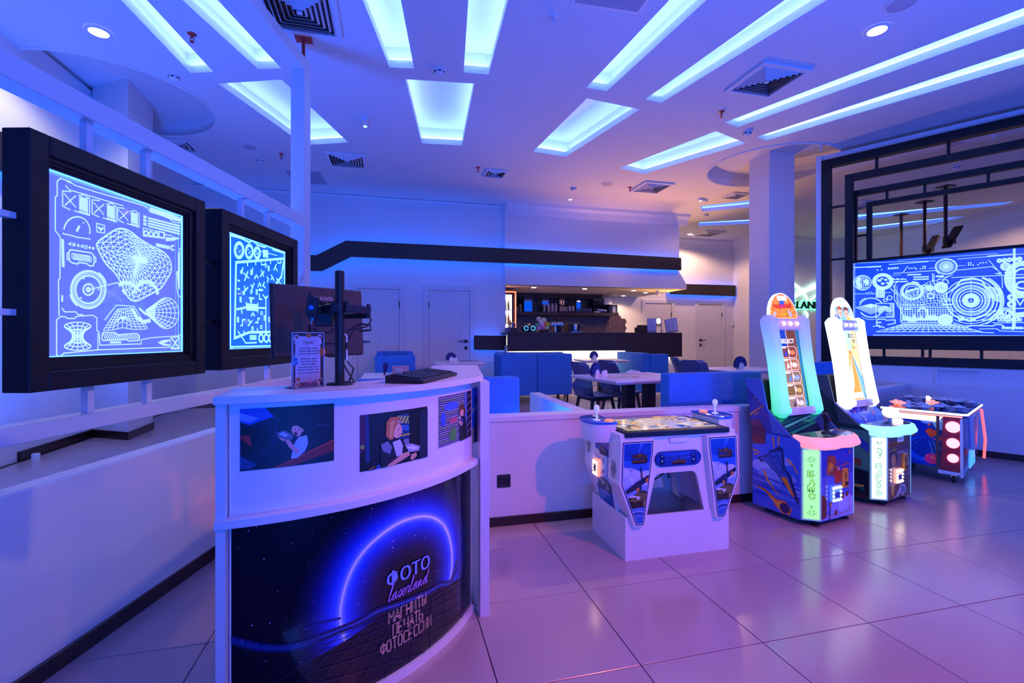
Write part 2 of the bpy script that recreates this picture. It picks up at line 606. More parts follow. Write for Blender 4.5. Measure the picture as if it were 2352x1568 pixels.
pod = [PL.world(-5, 0.1, 0).xy, PL.world(0.06, 0.1, 0).xy, (2.95, 3.42), (4.76, 4.02), (6.2, 4.56), PR.world(0, 0.1, 0).xy, PR.world(3.2, 0.1, 0).xy, (13, 2), (13, 13.4), (-6.9, 13.4), (-6.9, -3)]
pf = struct('floor', MB().prism(pod, -0.002, FZ - 0.006), M_GROUT)
tiles(pf, FZ, lambda c: (left_of(c) > 0.42 and c.x < -1.0 and c.x > -3.4 and c.y < 8.5) or (c.x > -1.3 and c.x < 5.6 and c.y > 3.8 and c.y < 8.9) )

# ---- ceiling with wells and domed recesses
DOMES = [(5.65, 6.13, 0.90), (-2.95, 6.15, 0.92)]
WELLS = [
 ('left', [(240, -40), (300, -40), (490, 165), (438, 168)], 'long blue-white ceiling light well at the far left, beside the left spotlight'),
 ('left2', [(370, -45), (455, -48), (646, 157), (592, 158)], 'long glowing ceiling light well above the end of the white rack post'),
 ('mid', [(501, 192), (647, 183), (800, 327), (700, 333)], 'short tapered ceiling light well crossed by the tall white rack post'),
 ('c1', [(815, -45), (911, -50), (951, 157), (895, 155)], 'narrow ceiling light well running straight ahead, nearest the big square vent'),
 ('c2', [(1079, -50), (1180, -50), (1122, 171), (1065, 166)], 'narrow ceiling light well running straight ahead, right of the middle smoke detector'),
 ('c3', [(931, 182), (1090, 192), (1061, 334), (969, 329)], 'wide trapezoid ceiling light well in the middle, bright along its rim'),
 ('r1', [(1585, -50), (1680, -52), (1394, 209), (1347, 201)], 'ceiling light well slanting right, left one of the pair before the square vent'),
 ('r2', [(1870, -48), (1980, -50), (1519, 236), (1482, 228)], 'ceiling light well slanting right, next to the square vent on its left'),
 ('r3', [(1348, 226), (1470, 251), (1299, 360), (1224, 348)], 'short broad tapered ceiling light well left of the column, over the parapet'),
 ('r4', [(2420, -8), (2420, 31), (1694, 292), (1665, 281)], 'very long ceiling light well right of the square vent, running to the right'),
 ('r5', [(2420, 89), (2420, 127), (1759, 323), (1740, 314)], 'very long ceiling light well nearest the black window frames'),
 ('r6', [(1644, 301), (1713, 329), (1479, 399), (1424, 386)], 'small tapered ceiling light well just left of the domed recess by the column'),
 ('b1', [(1608, 473), (1800, 451), (1800, 469), (1613, 486)], 'ceiling light well seen behind the column, nearer of the two by the bar'),
 ('b2', [(1606, 511), (1800, 500), (1800, 511), (1604, 519)], 'ceiling light well seen behind the column, farther of the two by the bar'),
 ('b3', [(1950, 494), (2330, 462), (2310, 470), (1960, 506)], 'ceiling light well of the back room seen through the inner black frames, upper one'),
 ('b4', [(1950, 524), (2240, 493), (2215, 503), (1950, 535)], 'ceiling light well of the back room seen through the inner black frames, lower one'),
]
def ccw(p):
    a = sum(p[i - 1][0] * p[i][1] - p[i][0] * p[i - 1][1] for i in range(len(p)))
    return p if a > 0 else p[::-1]
def offset(p, d):
    n = len(p); out = []
    for i in range(n):
        a, b, c = Vector(p[i - 1]), Vector(p[i]), Vector(p[(i + 1) % n])
        e, g = (b - a).normalized(), (c - b).normalized()
        n1, n2 = Vector((e.y, -e.x)), Vector((g.y, -g.x))
        t = (n1 + n2).normalized()
        out.append(b + t * (d / max(0.3, t.dot(n1))))
    return out
wellq = []
for k, q, lab in WELLS:
    wellq.append(ccw([at_z(x, y, HC).xy.copy() for x, y in q]))
bm = bmesh.new()
outer = [(-8, -5), (15, -5), (15, 15), (-8, 15)]
def loop(pts, z):
    vs = [bm.verts.new((p[0], p[1], z)) for p in pts]
    return [bm.edges.new((vs[i - 1], vs[i])) for i in range(len(vs))]
ed = loop(outer, HC)
for q in wellq:
    ed += loop(q, HC)
circ_pts = lambda x, y, r, n=56: [(x + r * math.cos(2 * PI * i / n), y + r * math.sin(2 * PI * i / n)) for i in range(n)]
for (x, y, r) in DOMES:
    ed += loop(circ_pts(x, y, r), HC)
bmesh.ops.triangle_fill(bm, edges=ed, use_beauty=True)
b = MB(); b.bm.free(); b.bm = bm
ceil = struct('ceiling', b, M_CEIL, recalc=False)
for (x, y, r) in DOMES:
    b = MB(Matrix.Translation((x, y, 0)))
    n = 56
    prof = [(r, HC), (r + 0.015, HC - 0.012), (r + 0.05, HC - 0.012), (r + 0.06, HC + 0.01), (r + 0.06, HC + 0.12), (r - 0.03, HC + 0.18), (0.02, HC + 0.19)]
    b.lathe(prof, n, cap=False)
    obj('domed_recess', b, M_CEIL, ceil, smooth=True)
for (k, px, lab), q in zip(WELLS, wellq):
    c = sum((Vector(p) for p in q), Vector((0, 0))) / 4
    t = thing('ceiling_light', lab, 'ceiling light', (c.x, c.y, HC))
    far = k.startswith('b')
    o1 = offset(q, 0.10 if not far else 0.06)
    z1, z2 = HC + 0.075, HC + (0.26 if not far else 0.2)
    b = MB()
    for i in range(4):
        a, d = q[i - 1], q[i]
        b.poly([(a[0], a[1], HC), (d[0], d[1], HC), (d[0], d[1], z1), (a[0], a[1], z1)])
    obj('lip', b, M_WHITE, t, world=True)
    b = MB()
    for i in range(4):
        a, d, A, D = q[i - 1], q[i], o1[i - 1], o1[i]
        b.poly([(a[0], a[1], z1), (d[0], d[1], z1), (D[0], D[1], z1), (A[0], A[1], z1)])
        b.poly([(A[0], A[1], z1), (D[0], D[1], z1), (D[0], D[1], z2), (A[0], A[1], z2)])
    b.poly([(p[0], p[1], z2) for p in o1])
    obj('well', b, M_WHITE, t, world=True)
    s = offset(q, 0.055 if not far else 0.035)
    b = MB()
    for i in range(4):
        a, d = Vector((s[i - 1][0], s[i - 1][1], z1 + 0.014)), Vector((s[i][0], s[i][1], z1 + 0.014))
        e = (d - a) * 0.02
        b.cyl(a + e, d - e, 0.012, seg=6)
    obj('led_strip', b, M_LED if not far else glow('far_led_strip', (0.06, 0.20, 1.0), 9), t, world=True)

# ---- parapets (low walls) and skirtings
def wallbox(name, pl, x0, x1, y0, y1, z0, z1, m=M_WALL, bev=0.004):
    b = MB(Matrix.Translation(pl.p) @ Matrix.Rotation(pl.a, 4, 'Z'))
    b.box(x0, x1, y0, y1, z0, z1, bev)
    return struct(name, b, m)
PC = Plane((0, 3.35), 0.0)                 # café parapet, front face
PD = Plane((2.95, 3.35), math.atan2(0.60, 1.81))
PE = Plane((4.76, 3.95), math.atan2(0.55, 1.45))
LWZ = 0.785
wallbox('wall_left_parapet', PL, -5, 0.16, 0.0, 0.11, 0, 0.775)
wallbox('baseboard_left', PL, -5, 0.1, -0.012, 0.02, 0, 0.075, M_SKIRT)
wallbox('wall_front_parapet', PC, -1.03, 2.95, 0, 0.12, 0, LWZ)
wallbox('trim_1', PC, -1.0, 2.93, -0.012, 0.13, LWZ - 0.035, LWZ + 0.004, M_WHITE, 0.003)
wallbox('baseboard_front', PC, -1.0, 2.95, -0.014, 0.02, 0, 0.065, M_SKIRT)
wallbox('wall_front_parapet', PD, 0.0, 1.91, 0.0, 0.12, 0, LWZ)
wallbox('wall_front_parapet', PE, 0.0, 1.56, 0.0, 0.12, 0, LWZ)
b = MB(); b.box(1.385, 1.495, 3.45, 4.75, FZ - 0.002, LWZ, 0.004)
struct('wall_spur_parapet', b, M_WALL)
wallbox('wall_right_parapet', PR, -1.15, 4.5, -0.06, 0.12, 0, 0.785)
wallbox('baseboard_right', PR, -1.1, 4.5, -0.075, -0.04, 0, 0.07, M_SKIRT)
wallbox('wall_right_parapet', PR, -1.60, 4.5, 0.02, 0.16, 0.2, 1.0)
b = MB(Matrix.Translation(PR.p) @ Matrix.Rotation(PR.a, 4, 'Z'))
b.box(-0.50, -0.47, -0.005, 0.03, 0.785, 1.0); b.box(-0.50, -0.1, -0.03, 0.02, 0.972, 0.985)
struct('trim_2', b, M_WHITE)

# ---- walls
b = MB(); b.box(-3.45, -3.25, -3, YB, FZ - 0.002, 4.1); struct('wall_left', b, M_WALL)
b = MB(); b.box(-3.26, -3.225, 5.2, 6.28, FZ, FZ + 0.085); struct('baseboard_left', b, M_SKIRT)
colL = [(-3.24, 6.28), (-2.77, 6.0), (-2.80, 6.62), (-3.24, 6.9)]
b = MB(); b.prism(colL, FZ - 0.002, HC + 0.19); struct('column_left', b, M_WALL)
b = MB(); b.prism(offset(ccw([Vector(p) for p in colL]), 0.014), FZ, FZ + 0.085); struct('baseboard_left', b, M_SKIRT)
b = MB(); b.prism([(-3.25, YB), (2.18, YB), (2.18, YB + 0.15), (-3.25, YB + 0.15)], FZ - 0.002, HC); struct('wall_back', b, M_WALL)
b = MB(); b.box(2.05, 2.18, YB + 0.1, YF, FZ - 0.002, HC); struct('wall_bar_side', b, M_WALL)
b = MB(); b.box(2.05, 9.2, YF, YF + 0.15, FZ - 0.002, HC); struct('wall_bar_back', b, M_WALL)
b = MB(); b.box(9.1, 9.25, 10.35, YF, FZ - 0.002, HC); struct('wall_bar_return', b, M_WALL)
b = MB(); b.box(9.1, 12.3, 10.35, 10.5, FZ - 0.002, HC); struct('wall_far', b, M_WALL)
b = MB(); b.box(12.1, 12.3, -1, 10.4, FZ - 0.002, HC); struct('wall_right', b, M_WALL)
# crown mouldings
def crown(name, x0, x1, y, ax='y', dz=0.24, dp=0.16):
    pr = [(0, 0), (0, -dz), (-0.02, -dz), (-0.03, -dz * 0.8), (-0.06, -dz * 0.5), (-dp * 0.7, -dz * 0.22), (-dp, -dz * 0.16), (-dp, 0)]
    b = MB()
    if ax == 'y':
        M = Matrix(((0, 0, 1, 0), (1, 0, 0, y), (0, 1, 0, HC), (0, 0, 0, 1)))
    else:
        M = Matrix(((1, 0, 0, y), (0, 0, 1, 0), (0, 1, 0, HC), (0, 0, 0, 1)))
    b.prism(pr, x0, x1, M)
    return struct(name, b, M_WHITE)
crown('trim_3', 2.2, 9.1, YF)
crown('trim_4', 10.35, YF, 9.1, 'x')
crown('trim_5', 9.1, 12.1, 10.35)
crown('trim_6', -1.0, 10.35, 12.1, 'x')
crown('trim_7', -3.25, 2.17, YB, dz=0.05, dp=0.05)
# bar soffit, crown, hood
YS = 9.06
zc = at_y(1161, 494, YS).z
sx0, sx1 = at_y(1160, 600, YS).x, at_y(1560, 600, YS).x
hz = at_y(1400, 659, YS).z
b = MB()
z_k = at_y(1400, 618, YS).z
hx1 = at_y(1577, 655, YS).x
prof = [(sx0, hz), (hx1, hz), (hx1, hz + 0.10), (sx1, z_k), (sx1, HC), (sx0, HC)]
M = Matrix(((1, 0, 0, 0), (0, 0, -1, 0), (0, 1, 0, 0), (0, 0, 0, 1)))
b.prism(prof, -(YS + 0.14), -YS, M)
struct('wall_bar_soffit', b, M_WALL)
b = MB(); b.box(2.18, hx1, YS + 0.06, YF, hz, hz + 0.06); struct('ceiling_bar', b, M_WALL)
b = MB(); b.box(sx1 - 0.14, sx1, YS + 0.05, YF, hz + 0.06, HC); struct('wall_bar_soffit', b, M_WALL)
pr = [(0, 0), (0, -0.21), (-0.03, -0.21), (-0.05, -0.17), (-0.09, -0.10), (-0.16, -0.05), (-0.18, 0)]
b = MB(); b.prism(pr, sx0, sx1 + 0.17, Matrix(((0, 0, 1, 0), (1, 0, 0, YS), (0, 1, 0, HC), (0, 0, 0, 1)))); struct('trim_8', b, M_WHITE)
# column by the arcade
b = MB(); b.box(5.50, 5.965, 6.0, 6.42, FZ - 0.002, HC + 0.19, 0.004); struct('column_right', b, M_WALL)

# ---- dark wall bands with blue light behind
def band(label, top, bot, y, th=0.05, x_on='y', led_top=True, led_bot=True, name='wall_band'):
    P = [at_y(px, py, y) for px, py in top]; Q = [at_y(px, py, y) for px, py in bot]
    c = (P[0] + Q[0]) / 2
    t = thing(name, label, 'wall panel', (c.x, y + th, c.z))
    pts = [(p.x, p.z) for p in P] + [(p.x, p.z) for p in reversed(Q)]
    b = MB(); b.prism(pts, -(y + th), -y, M)
    obj('panel', b, M_BAND, t, world=True)
    for flag, L, sg in ((led_top, P, -1), (led_bot, Q, 1)):
        if flag:
            b = MB()
            for i in range(len(L) - 1):
                a, d = L[i].copy(), L[i + 1].copy()
                a.y = d.y = y + th + 0.012
                a.z += sg * 0.025; d.z += sg * 0.025
                b.cyl(a, d, 0.008, seg=6)
            obj('led_strip', b, M_LEDW, t, world=True)
    return t
YBD = 8.95
zt, zb = 583, 618
band('long dark band climbing across the back wall to the bar soffit', [(560, 583), (727, 585.6), (794, 552.5), (1240, 573.8), (1565, 592)], [(560, 619), (739, 622), (806, 589), (1240, 606.6), (1565, 620)], YBD)
band('short dark band on the back wall between the two lit panels, upper one', [(463, 574), (560, 583)], [(463, 611), (560, 619)], YBD)
band('dark panel low on the back wall seen between the two lit panels', [(463, 727), (560, 733)], [(463, 770), (560, 770)], YBD)
band('dark rectangular panel low on the wall left of the bar counter', [(1089, 770), (1163, 771)], [(1089, 803), (1163, 804)], YBD)
band('dark band on the warm far wall right of the bar hood', [(1540, 651), (1690, 655)], [(1540, 675), (1690, 680)], YF - 0.14)
# bands on the left wall (seen past the left lit panel)
def bandx(label, y0, y1, z0, z1):
    t = thing('wall_band', label, 'wall panel', (-3.19, (y0 + y1) / 2, (z0 + z1) / 2))
    b = MB(); b.box(-3.19, -3.14, y0, y1, z0, z1); obj('panel', b, M_BAND, t, world=True)
    for z in (z0 + 0.03, z1 - 0.03):
        b = MB(); b.cyl((-3.205, y0, z), (-3.205, y1, z), 0.008, seg=6); obj('led_strip', b, M_LEDW, t, world=True)
bandx('dark band high on the left wall behind the large lit panel', 1.0, 5.9, 2.75, 3.06)
bandx('dark red panel low on the left wall at the photo edge', 5.17, 5.5, 1.36, 1.62)

# ---- doors
M_DOOR = mat('door_laminate', (0.70, 0.69, 0.72), 0.5, var=0.02)
M_LINE = mat('door_groove', (0.52, 0.52, 0.58), 0.7)
def door(name, y, px0, px1, pyt, hinge_left, hside, z0=FZ, grooves=(), win=None):
    x0, x1 = at_y(px0, pyt, y).x, at_y(px1, pyt, y).x
    zt = at_y((px0 + px1) / 2, pyt, y).z
    root = struct(name, MB().box(x0, x1, y - 0.012, y + 0.02, z0, zt, 0.003), M_DOOR)
    a = 0.10
    b = MB()
    for bx in ((x0 - a, x0 - 0.006, z0, zt + a), (x1 + 0.006, x1 + a, z0, zt + a), (x0 - 0.006, x1 + 0.006, zt + 0.006, zt + a)):
        b.box(bx[0], bx[1], y - 0.028, y + 0.02, bx[2], bx[3], 0.004)
    obj('door_frame', b, M_DOOR, root)
    b = MB()
    for (u0, v0, u1, v1) in grooves:
        p = Vector((x0 + (x1 - x0) * u0, y - 0.0125, z0 + (zt - z0) * v0)); q = Vector((x0 + (x1 - x0) * u1, y - 0.0125, z0 + (zt - z0) * v1))
        e = (q - p).normalized(); nn = Vector((-e.z, 0, e.x)) * 0.004
        b.poly([p - nn, q - nn, q + nn, p + nn])
    if grooves:
        obj('groove', b, M_LINE, root)
    hxx = x1 - 0.07 if hside == 'r' else x0 + 0.07
    sg = -1 if hside == 'r' else 1
    zh = z0 + 1.03
    b = MB(); b.box(hxx - 0.03, hxx + 0.03, y - 0.03, y - 0.012, zh - 0.03, zh + 0.03, 0.003)
    b.box(hxx - 0.03, hxx + 0.03, y - 0.025, y - 0.012, zh - 0.16, zh - 0.10, 0.003)
    b.box(min(hxx, hxx + sg * 0.15), max(hxx, hxx + sg * 0.15), y - 0.06, y - 0.045, zh - 0.009, zh + 0.009, 0.003)
    b.box(hxx - 0.012, hxx + 0.012, y - 0.05, y - 0.03, zh - 0.012, zh + 0.012)
    obj('door_handle', b, M_BLKM, root)
    hx2 = x0 - 0.003 if hside == 'r' else x1 + 0.003
    b = MB(); b.cyl((hx2, y - 0.02, zt - 0.34), (hx2, y - 0.02, zt - 0.22), 0.011, seg=8)
    obj('hinge', b, M_BLKM, root)
    return root, x0, x1, zt
G1 = ((0, 0.93, 0.75, 0.63), (0, 0.66, 0.65, 0.58), (0, 0.53, 0.5, 0.33), (0.55, 0.30, 0.72, 0.55), (0.72, 0.55, 0.95, 0.95), (0.1, 0.1, 0.6, 0.28))
G2 = ((1, 0.93, 0.3, 0.63), (1, 0.66, 0.4, 0.56), (1, 0.36, 0.5, 0.52), (0.3, 0.2, 0.55, 0.55), (0.05, 0.95, 0.3, 0.63))
door('door_1', YB, 822, 917, 664, True, 'l', grooves=G2)
door('door_2', YB, 985, 1078, 668, False, 'r', grooves=G1)
d3, x0, x1, zt = door('door_3', YF, 1482, 1541, 697, True, 'l', grooves=((0.3, 0.7, 0.95, 0.93),))
pc = at_y(1511, 737, YF)
ring = MB(Matrix.Translation((pc.x, YF - 0.014, pc.z)) @ Matrix.Rotation(PI / 2, 4, 'X'))
ring.lathe([(0.115, 0), (0.115, 0.02), (0.08, 0.025), (0.08, 0)], 28, cap=False); obj('porthole_rim', ring, M_GREY, d3)
ring = MB(Matrix.Translation((pc.x, YF - 0.016, pc.z)) @ Matrix.Rotation(PI / 2, 4, 'X'))
ring.lathe([(0.082, 0), (0.082, 0.002)], 28); obj('porthole_pane', ring, glow('lit_room_pane', (1.0, 0.8, 0.55), 2.2), d3)
door('door_4', YF, 1603, 1657, 699, True, 'l', grooves=((0, 0.8, 0.95, 0.7), (0, 0.5, 0.7, 0.56), (0.3, 0.3, 0.8, 0.45)))

# ================================================================== LEFT RACK WITH LIT PANELS
rack = thing('display_rack', 'tall white metal rack on the left parapet that carries the two lit panels', 'rack', PL.p, PL.a)
b = MB(); b.box(1.20, 1.325, 0.0, 0.12, FZ - 0.006, 3.80, 0.004); obj('post', b, M_WHITE, rack)
b = MB(); b.box(-5, 1.20, 0.0, 0.12, 3.69, 3.80, 0.004); obj('top_beam', b, M_WHITE, rack)
b = MB(); b.box(-5, 1.20, 0.0, 0.115, 2.318, 2.415, 0.004); obj('upper_rail', b, M_WHITE, rack)
b = MB(); b.box(-5, 1.20, 0.0, 0.115, 0.955, 1.02, 0.004); obj('lower_rail', b, M_WHITE, rack)
b = MB(); b.box(-5, -4.9, 0.0, 0.11, 0.77, 3.70, 0.004); obj('post', b, M_WHITE, rack)
for s in (-0.806, -0.474, 0.358, 0.691):
    b = MB(); b.box(s - 0.016, s + 0.016, 0.035, 0.067, 2.16, 2.32); obj('strut', b, M_WHITE, rack)
    b = MB(); b.box(s + 0.006 - 0.016, s + 0.006 + 0.016, 0.035, 0.067, 1.018, 1.15); obj('strut', b, M_WHITE, rack)
for (s0, s1) in ((-5, -1.105), (-0.105, 0.06), (1.055, 1.202)):
    for z in (1.825, 1.455):
        b = MB(); b.box(s0, s1, 0.04, 0.075, z - 0.012, z + 0.012); obj('rail', b, M_WHITE if s0 != -0.105 else M_BLACK, rack)  # white rails between the panels coloured black for the shade on them
b = MB(); b.box(0.55, 0.8, -0.002, 0.0, 1.0, 1.02); b.box(0.55, 0.8, 0.02, 0.05, 1.02, 1.035)
obj('bracket', b, M_WHITE, rack)
pz = at_z(697, 87, HC)
b = MB(); b.box(pz.x - 0.07, pz.x + 0.07, pz.y - 0.07, pz.y + 0.07, HC - 0.008, HC, 0.002); b.cyl((pz.x, pz.y, HC - 0.2), (pz.x, pz.y, HC), 0.014, seg=10)
o = obj('hanger', b, M_RED, rack, world=True); o['label'] = 'red ceiling hanger'

def stroke_fn(pl, off, k):
    def f(x, y):
        return pl.at(k[0] + x / k[2], k[1] + y / k[2], off)
    return f
class Eng(Print):
    """engraved lines; coordinates are read off a crop of the photo and laid on the real panel"""
    def __init__(s, pl, off, k, eps=0.0):
        super().__init__(eps); s.f = stroke_fn(pl, off, k)
    def _p(s, pts):
        return [s.f(*p) for p in pts]
    def L(s, pts, w=0.0055, closed=False):
        return s.line(s._p(pts), w, (1, 1, 1), closed)
    def F(s, pts):
        return s.poly(s._p(pts), (1, 1, 1))
    def C(s, x, y, a, b=None, w=0.0055, n=28, t0=0, t1=2 * PI, rot=0.0):
        b = b or a
        full = abs(t1 - t0 - 2 * PI) < 1e-6
        ca, sa = math.cos(rot), math.sin(rot)
        pts = [(x + a * math.cos(t) * ca - b * math.sin(t) * sa, y + a * math.cos(t) * sa + b * math.sin(t) * ca) for t in [t0 + (t1 - t0) * i / n for i in range(n + (0 if full else 1))]]
        return s.L(pts, w, full)
    def D(s, x, y, a, b=None, n=14):
        return s.F([(x + a * math.cos(2 * PI * i / n), y + (b or a) * math.sin(2 * PI * i / n)) for i in range(n)])

def panel_frame(root, s0, s1, z0, z1, g, pm=M_PANE):
    gs0, gs1, gz0, gz1 = g
    a = 0.078
    for (x0, x1, q0, q1) in ((s0, s0 + a, z0, z1), (s1 - a, s1, z0, z1), (s0 + a, s1 - a, z1 - a, z1), (s0 + a, s1 - a, z0, z0 + a)):
        b = MB(); b.box(x0, x1, -0.012, 0.10, q0, q1, 0.004); obj('frame_side', b, M_BLACK, root)
    b = MB()
    i0, i1, j0, j1 = s0 + a, s1 - a, z0 + a, z1 - a
    for k, (d0, y0) in enumerate(((0.0, 0.004), (0.012, 0.012), (0.024, 0.02))):
        d1 = d0 + 0.012 if k < 2 else None
        xi0, xi1, zj0, zj1 = i0 + d0, i1 - d0, j0 + d0, j1 - d0
        b.box(i0, gs0 - (0.014 * (2 - k)), y0, 0.06, zj0, zj1); b.box(gs1 + (0.014 * (2 - k)), i1, y0, 0.06, zj0, zj1)
        b.box(i0, i1, y0, 0.06, gz1 + (0.012 * (2 - k)), j1); b.box(i0, i1, y0, 0.06, j0, gz0 - (0.012 * (2 - k)))
    obj('moulding', b, M_BLACK, root)
    b = MB(); b.box(gs0 - 0.004, gs1 + 0.004, 0.034, 0.042, gz0 - 0.004, gz1 + 0.004); obj('pane', b, pm, root)
    b = MB(); b.box(gs0, gs1, 0.026, 0.036, gz1 - 0.004, gz1 + 0.001); b.box(gs0, gs1, 0.026, 0.036, gz0 - 0.001, gz0 + 0.004)
    b.box(gs0 - 0.001, gs0 + 0.003, 0.026, 0.036, gz0, gz1); b.box(gs1 - 0.003, gs1 + 0.001, 0.026, 0.036, gz0, gz1)
    obj('led_edge', b, glow('panel_edge_led', (0.05, 0.2, 1.0), 5), root)

def blob(e, hole, outline, rings=9, spokes=26, twist=0.9):
    """wire-frame bowl: rings between a hole ellipse and a closed outline, spokes twisting both ways"""
    n = len(outline)
    def at(poly, t):
        t = (t % 1.0) * n; i = int(t); f = t - i
        p0, p1, p2, p3 = (poly[(i + k) % n] for k in (-1, 0, 1, 2))
        return tuple(0.5 * (2 * p1[k] + (p2[k] - p0[k]) * f + (2 * p0[k] - 5 * p1[k] + 4 * p2[k] - p3[k]) * f * f + (3 * p1[k] - p0[k] - 3 * p2[k] + p3[k]) * f ** 3) for k in (0, 1))
    hx_, hy_, ha, hb, hr = hole
    def H(t):
        q = 2 * PI * t
        a = ha * math.cos(q); c = hb * math.sin(q)
        return (hx_ + a * math.cos(hr) - c * math.sin(hr), hy_ + a * math.sin(hr) + c * math.cos(hr))
    def P(t, w):
        o = at(outline, t); h = H(t)
        k = w ** 0.75
        return (h[0] + (o[0] - h[0]) * k, h[1] + (o[1] - h[1]) * k)
    for r in range(rings):
        w = r / (rings - 1)
        e.L([P(i / 60, w) for i in range(60)], 0.0048 if r < rings - 1 else 0.008, True)
    for i in range(spokes):
        t = i / spokes
        for tw in (twist / 6, -twist / 6):
            e.L([P(t + tw * w / 10, w / 10) for w in range(11)], 0.0042)

k1 = (100, 370, 3.2667)
tp = thing('lit_panel', 'large edge-lit panel engraved with a wire-frame bowl, in thick black frame at the left', 'panel', PL.p, PL.a)
panel_frame(tp, -1.11, -0.10, 1.145, 2.165, (-1.003, -0.238, 1.278, 2.045))
e = Eng(PL, 0.032, k1)
e.L([(212, 160), (190, 150), (130, 128), (104, 152), (104, 258), (90, 270), (90, 520), (128, 570)], 0.005)
e.L([(175, 150), (215, 165), (240, 182), (385, 228), (740, 330), (780, 350), (800, 380), (940, 425), (970, 455), (1040, 465), (1040, 640), (1022, 660), (1022, 820), (1000, 830), (1000, 950), (1012, 1010), (1060, 1030), (1060, 1090), (1045, 1105), (1045, 1290), (1010, 1310), (800, 1325), (735, 1340), (735, 1370), (425, 1380), (418, 1280), (402, 1270), (402, 1175), (370, 1155), (245, 1165), (235, 1180), (180, 1180), (170, 1168), (130, 1165), (100, 1190), (100, 1460), (130, 1462), (155, 1440), (410, 1415), (410, 1290)], 0.005)
e.L([(165, 180), (195, 215), (600, 335)], 0.005); e.L([(140, 1100), (160, 1130), (245, 1130), (260, 1150), (300, 1152)], 0.005)
e.L([(145, 585), (150, 795)], 0.012); e.L([(142, 1005), (142, 1055)], 0.008); e.L([(128, 570), (125, 880), (114, 890), (118, 1160)], 0.005)
e.F([(795, 345), (960, 395), (1035, 430), (1040, 455), (960, 440), (800, 375)])
e.L([(410, 1415), (950, 1395), (965, 1408), (1025, 1405)], 0.005)
for (x, y, s) in ((135, 225, 1.0), (357, 292, 0.90), (550, 350, 0.80)):
    q = lambda u, v: (x + u * s, y + v * s + u * s * 0.30)
    e.L([q(75, -18), q(10, -5), q(10, 110), q(70, 120)], 0.005); e.L([q(20, 10), q(110, 90)], 0.005); e.L([q(110, 0), q(25, 100)], 0.005)
    e.F([q(134, 0), q(200, -5), q(200, 100), q(134, 95)]); e.L([q(126, -8), q(150, -8), q(155, -22), q(185, -24), q(190, -12), q(212, -12), q(212, 118), q(95, 118)], 0.005)
    for i in range(3):
        e.F([q(134 + 24 * i, 102), q(154 + 24 * i, 102), q(154 + 24 * i, 122), q(134 + 24 * i, 122)])
e.C(252, 525, 98, 108, 0.006, t0=-PI, t1=0.1, rot=0.12); e.L([(150, 535), (150, 545), (225, 560), (240, 568), (355, 585)], 0.005); e.L([(250, 527), (272, 485)], 0.010)
e.L([(400, 466), (460, 482), (460, 540), (402, 530)], 0.005, True); e.L([(412, 490), (430, 515), (450, 498)], 0.010)
for i, x in enumerate((198, 230, 262, 292, 320, 348, 374)):
    y = 620 + (x - 198) * 0.19
    if i == 0: e.L([(x + 8, y - 10), (x - 8, y), (x + 8, y + 10)], 0.004, True)
    elif i == 1: e.C(x, y, 9, 10, 0.005, 12)
    elif i == 3: e.L([(x - 9, y - 10), (x + 9, y + 10)], 0.005); e.L([(x + 9, y - 10), (x - 9, y + 10)], 0.005)
    elif i == 4: e.L([(x - 9, y - 10), (x + 9, y - 10), (x + 9, y + 10), (x - 9, y + 10)], 0.004, True)
    elif i == 5: e.L([(x - 10, y), (x + 10, y)], 0.005); e.L([(x, y - 12), (x, y + 12)], 0.005)
    else: e.F([(x - 8, y - 11), (x + 8, y - 9), (x + 8, y + 11), (x - 8, y + 9)])
e.L([(192, 680), (205, 664), (360, 688), (378, 705), (382, 760), (375, 785), (345, 785), (330, 770), (270, 758), (255, 772), (215, 762), (195, 745)], 0.006, True)
e.L([(215, 692), (350, 712), (360, 725), (358, 755), (230, 735), (215, 722)], 0.004, True)
for i in range(5): e.L([(225, 700 + 8 * i), (260, 708 + 7 * i), (300, 706 + 8 * i), (352, 722 + 6 * i)], 0.003)
e.L([(190, 685), (178, 692), (180, 735), (195, 742)], 0.005); e.L([(382, 715), (394, 722), (394, 755), (382, 760)], 0.005)
for r, w in ((128, 0.011), (112, 0.004), (97, 0.009), (38, 0.008), (16, 0.005), (7, 0.006)):
    e.C(338, 963, r, r * 1.08, w)
e.L([(345, 963), (560, 910)], 0.005); e.C(338, 963, 140, 150, 0.008, t0=2.2, t1=2.9); e.C(338, 963, 140, 150, 0.008, t0=-1.0, t1=-0.3)
for (x, y) in ((303, 880), (415, 962), (284, 1025)): e.D(x, y, 7)
e.D(300, 462, 6)
blob(e, (726, 737, 58, 20, 0.32), [(402, 620), (470, 560), (560, 508), (640, 520), (735, 590), (820, 640), (900, 680), (950, 740), (960, 820), (925, 890), (880, 955), (820, 990), (760, 1020), (700, 1048), (650, 1035), (615, 985), (580, 905), (530, 830), (470, 770), (425, 690)])
# ribbon marks and vr-style scribbles
e.L([(565, 930), (600, 910), (650, 915), (700, 945), (740, 905), (800, 905), (845, 950), (860, 1000)], 0.020); e.L([(590, 965), (620, 1000)], 0.012); e.L([(670, 1000), (700, 950), (720, 970)], 0.010)
e.L([(665, 1105), (700, 1170), (750, 1205), (805, 1195)], 0.020); e.L([(718, 1102), (770, 1150)], 0.012)
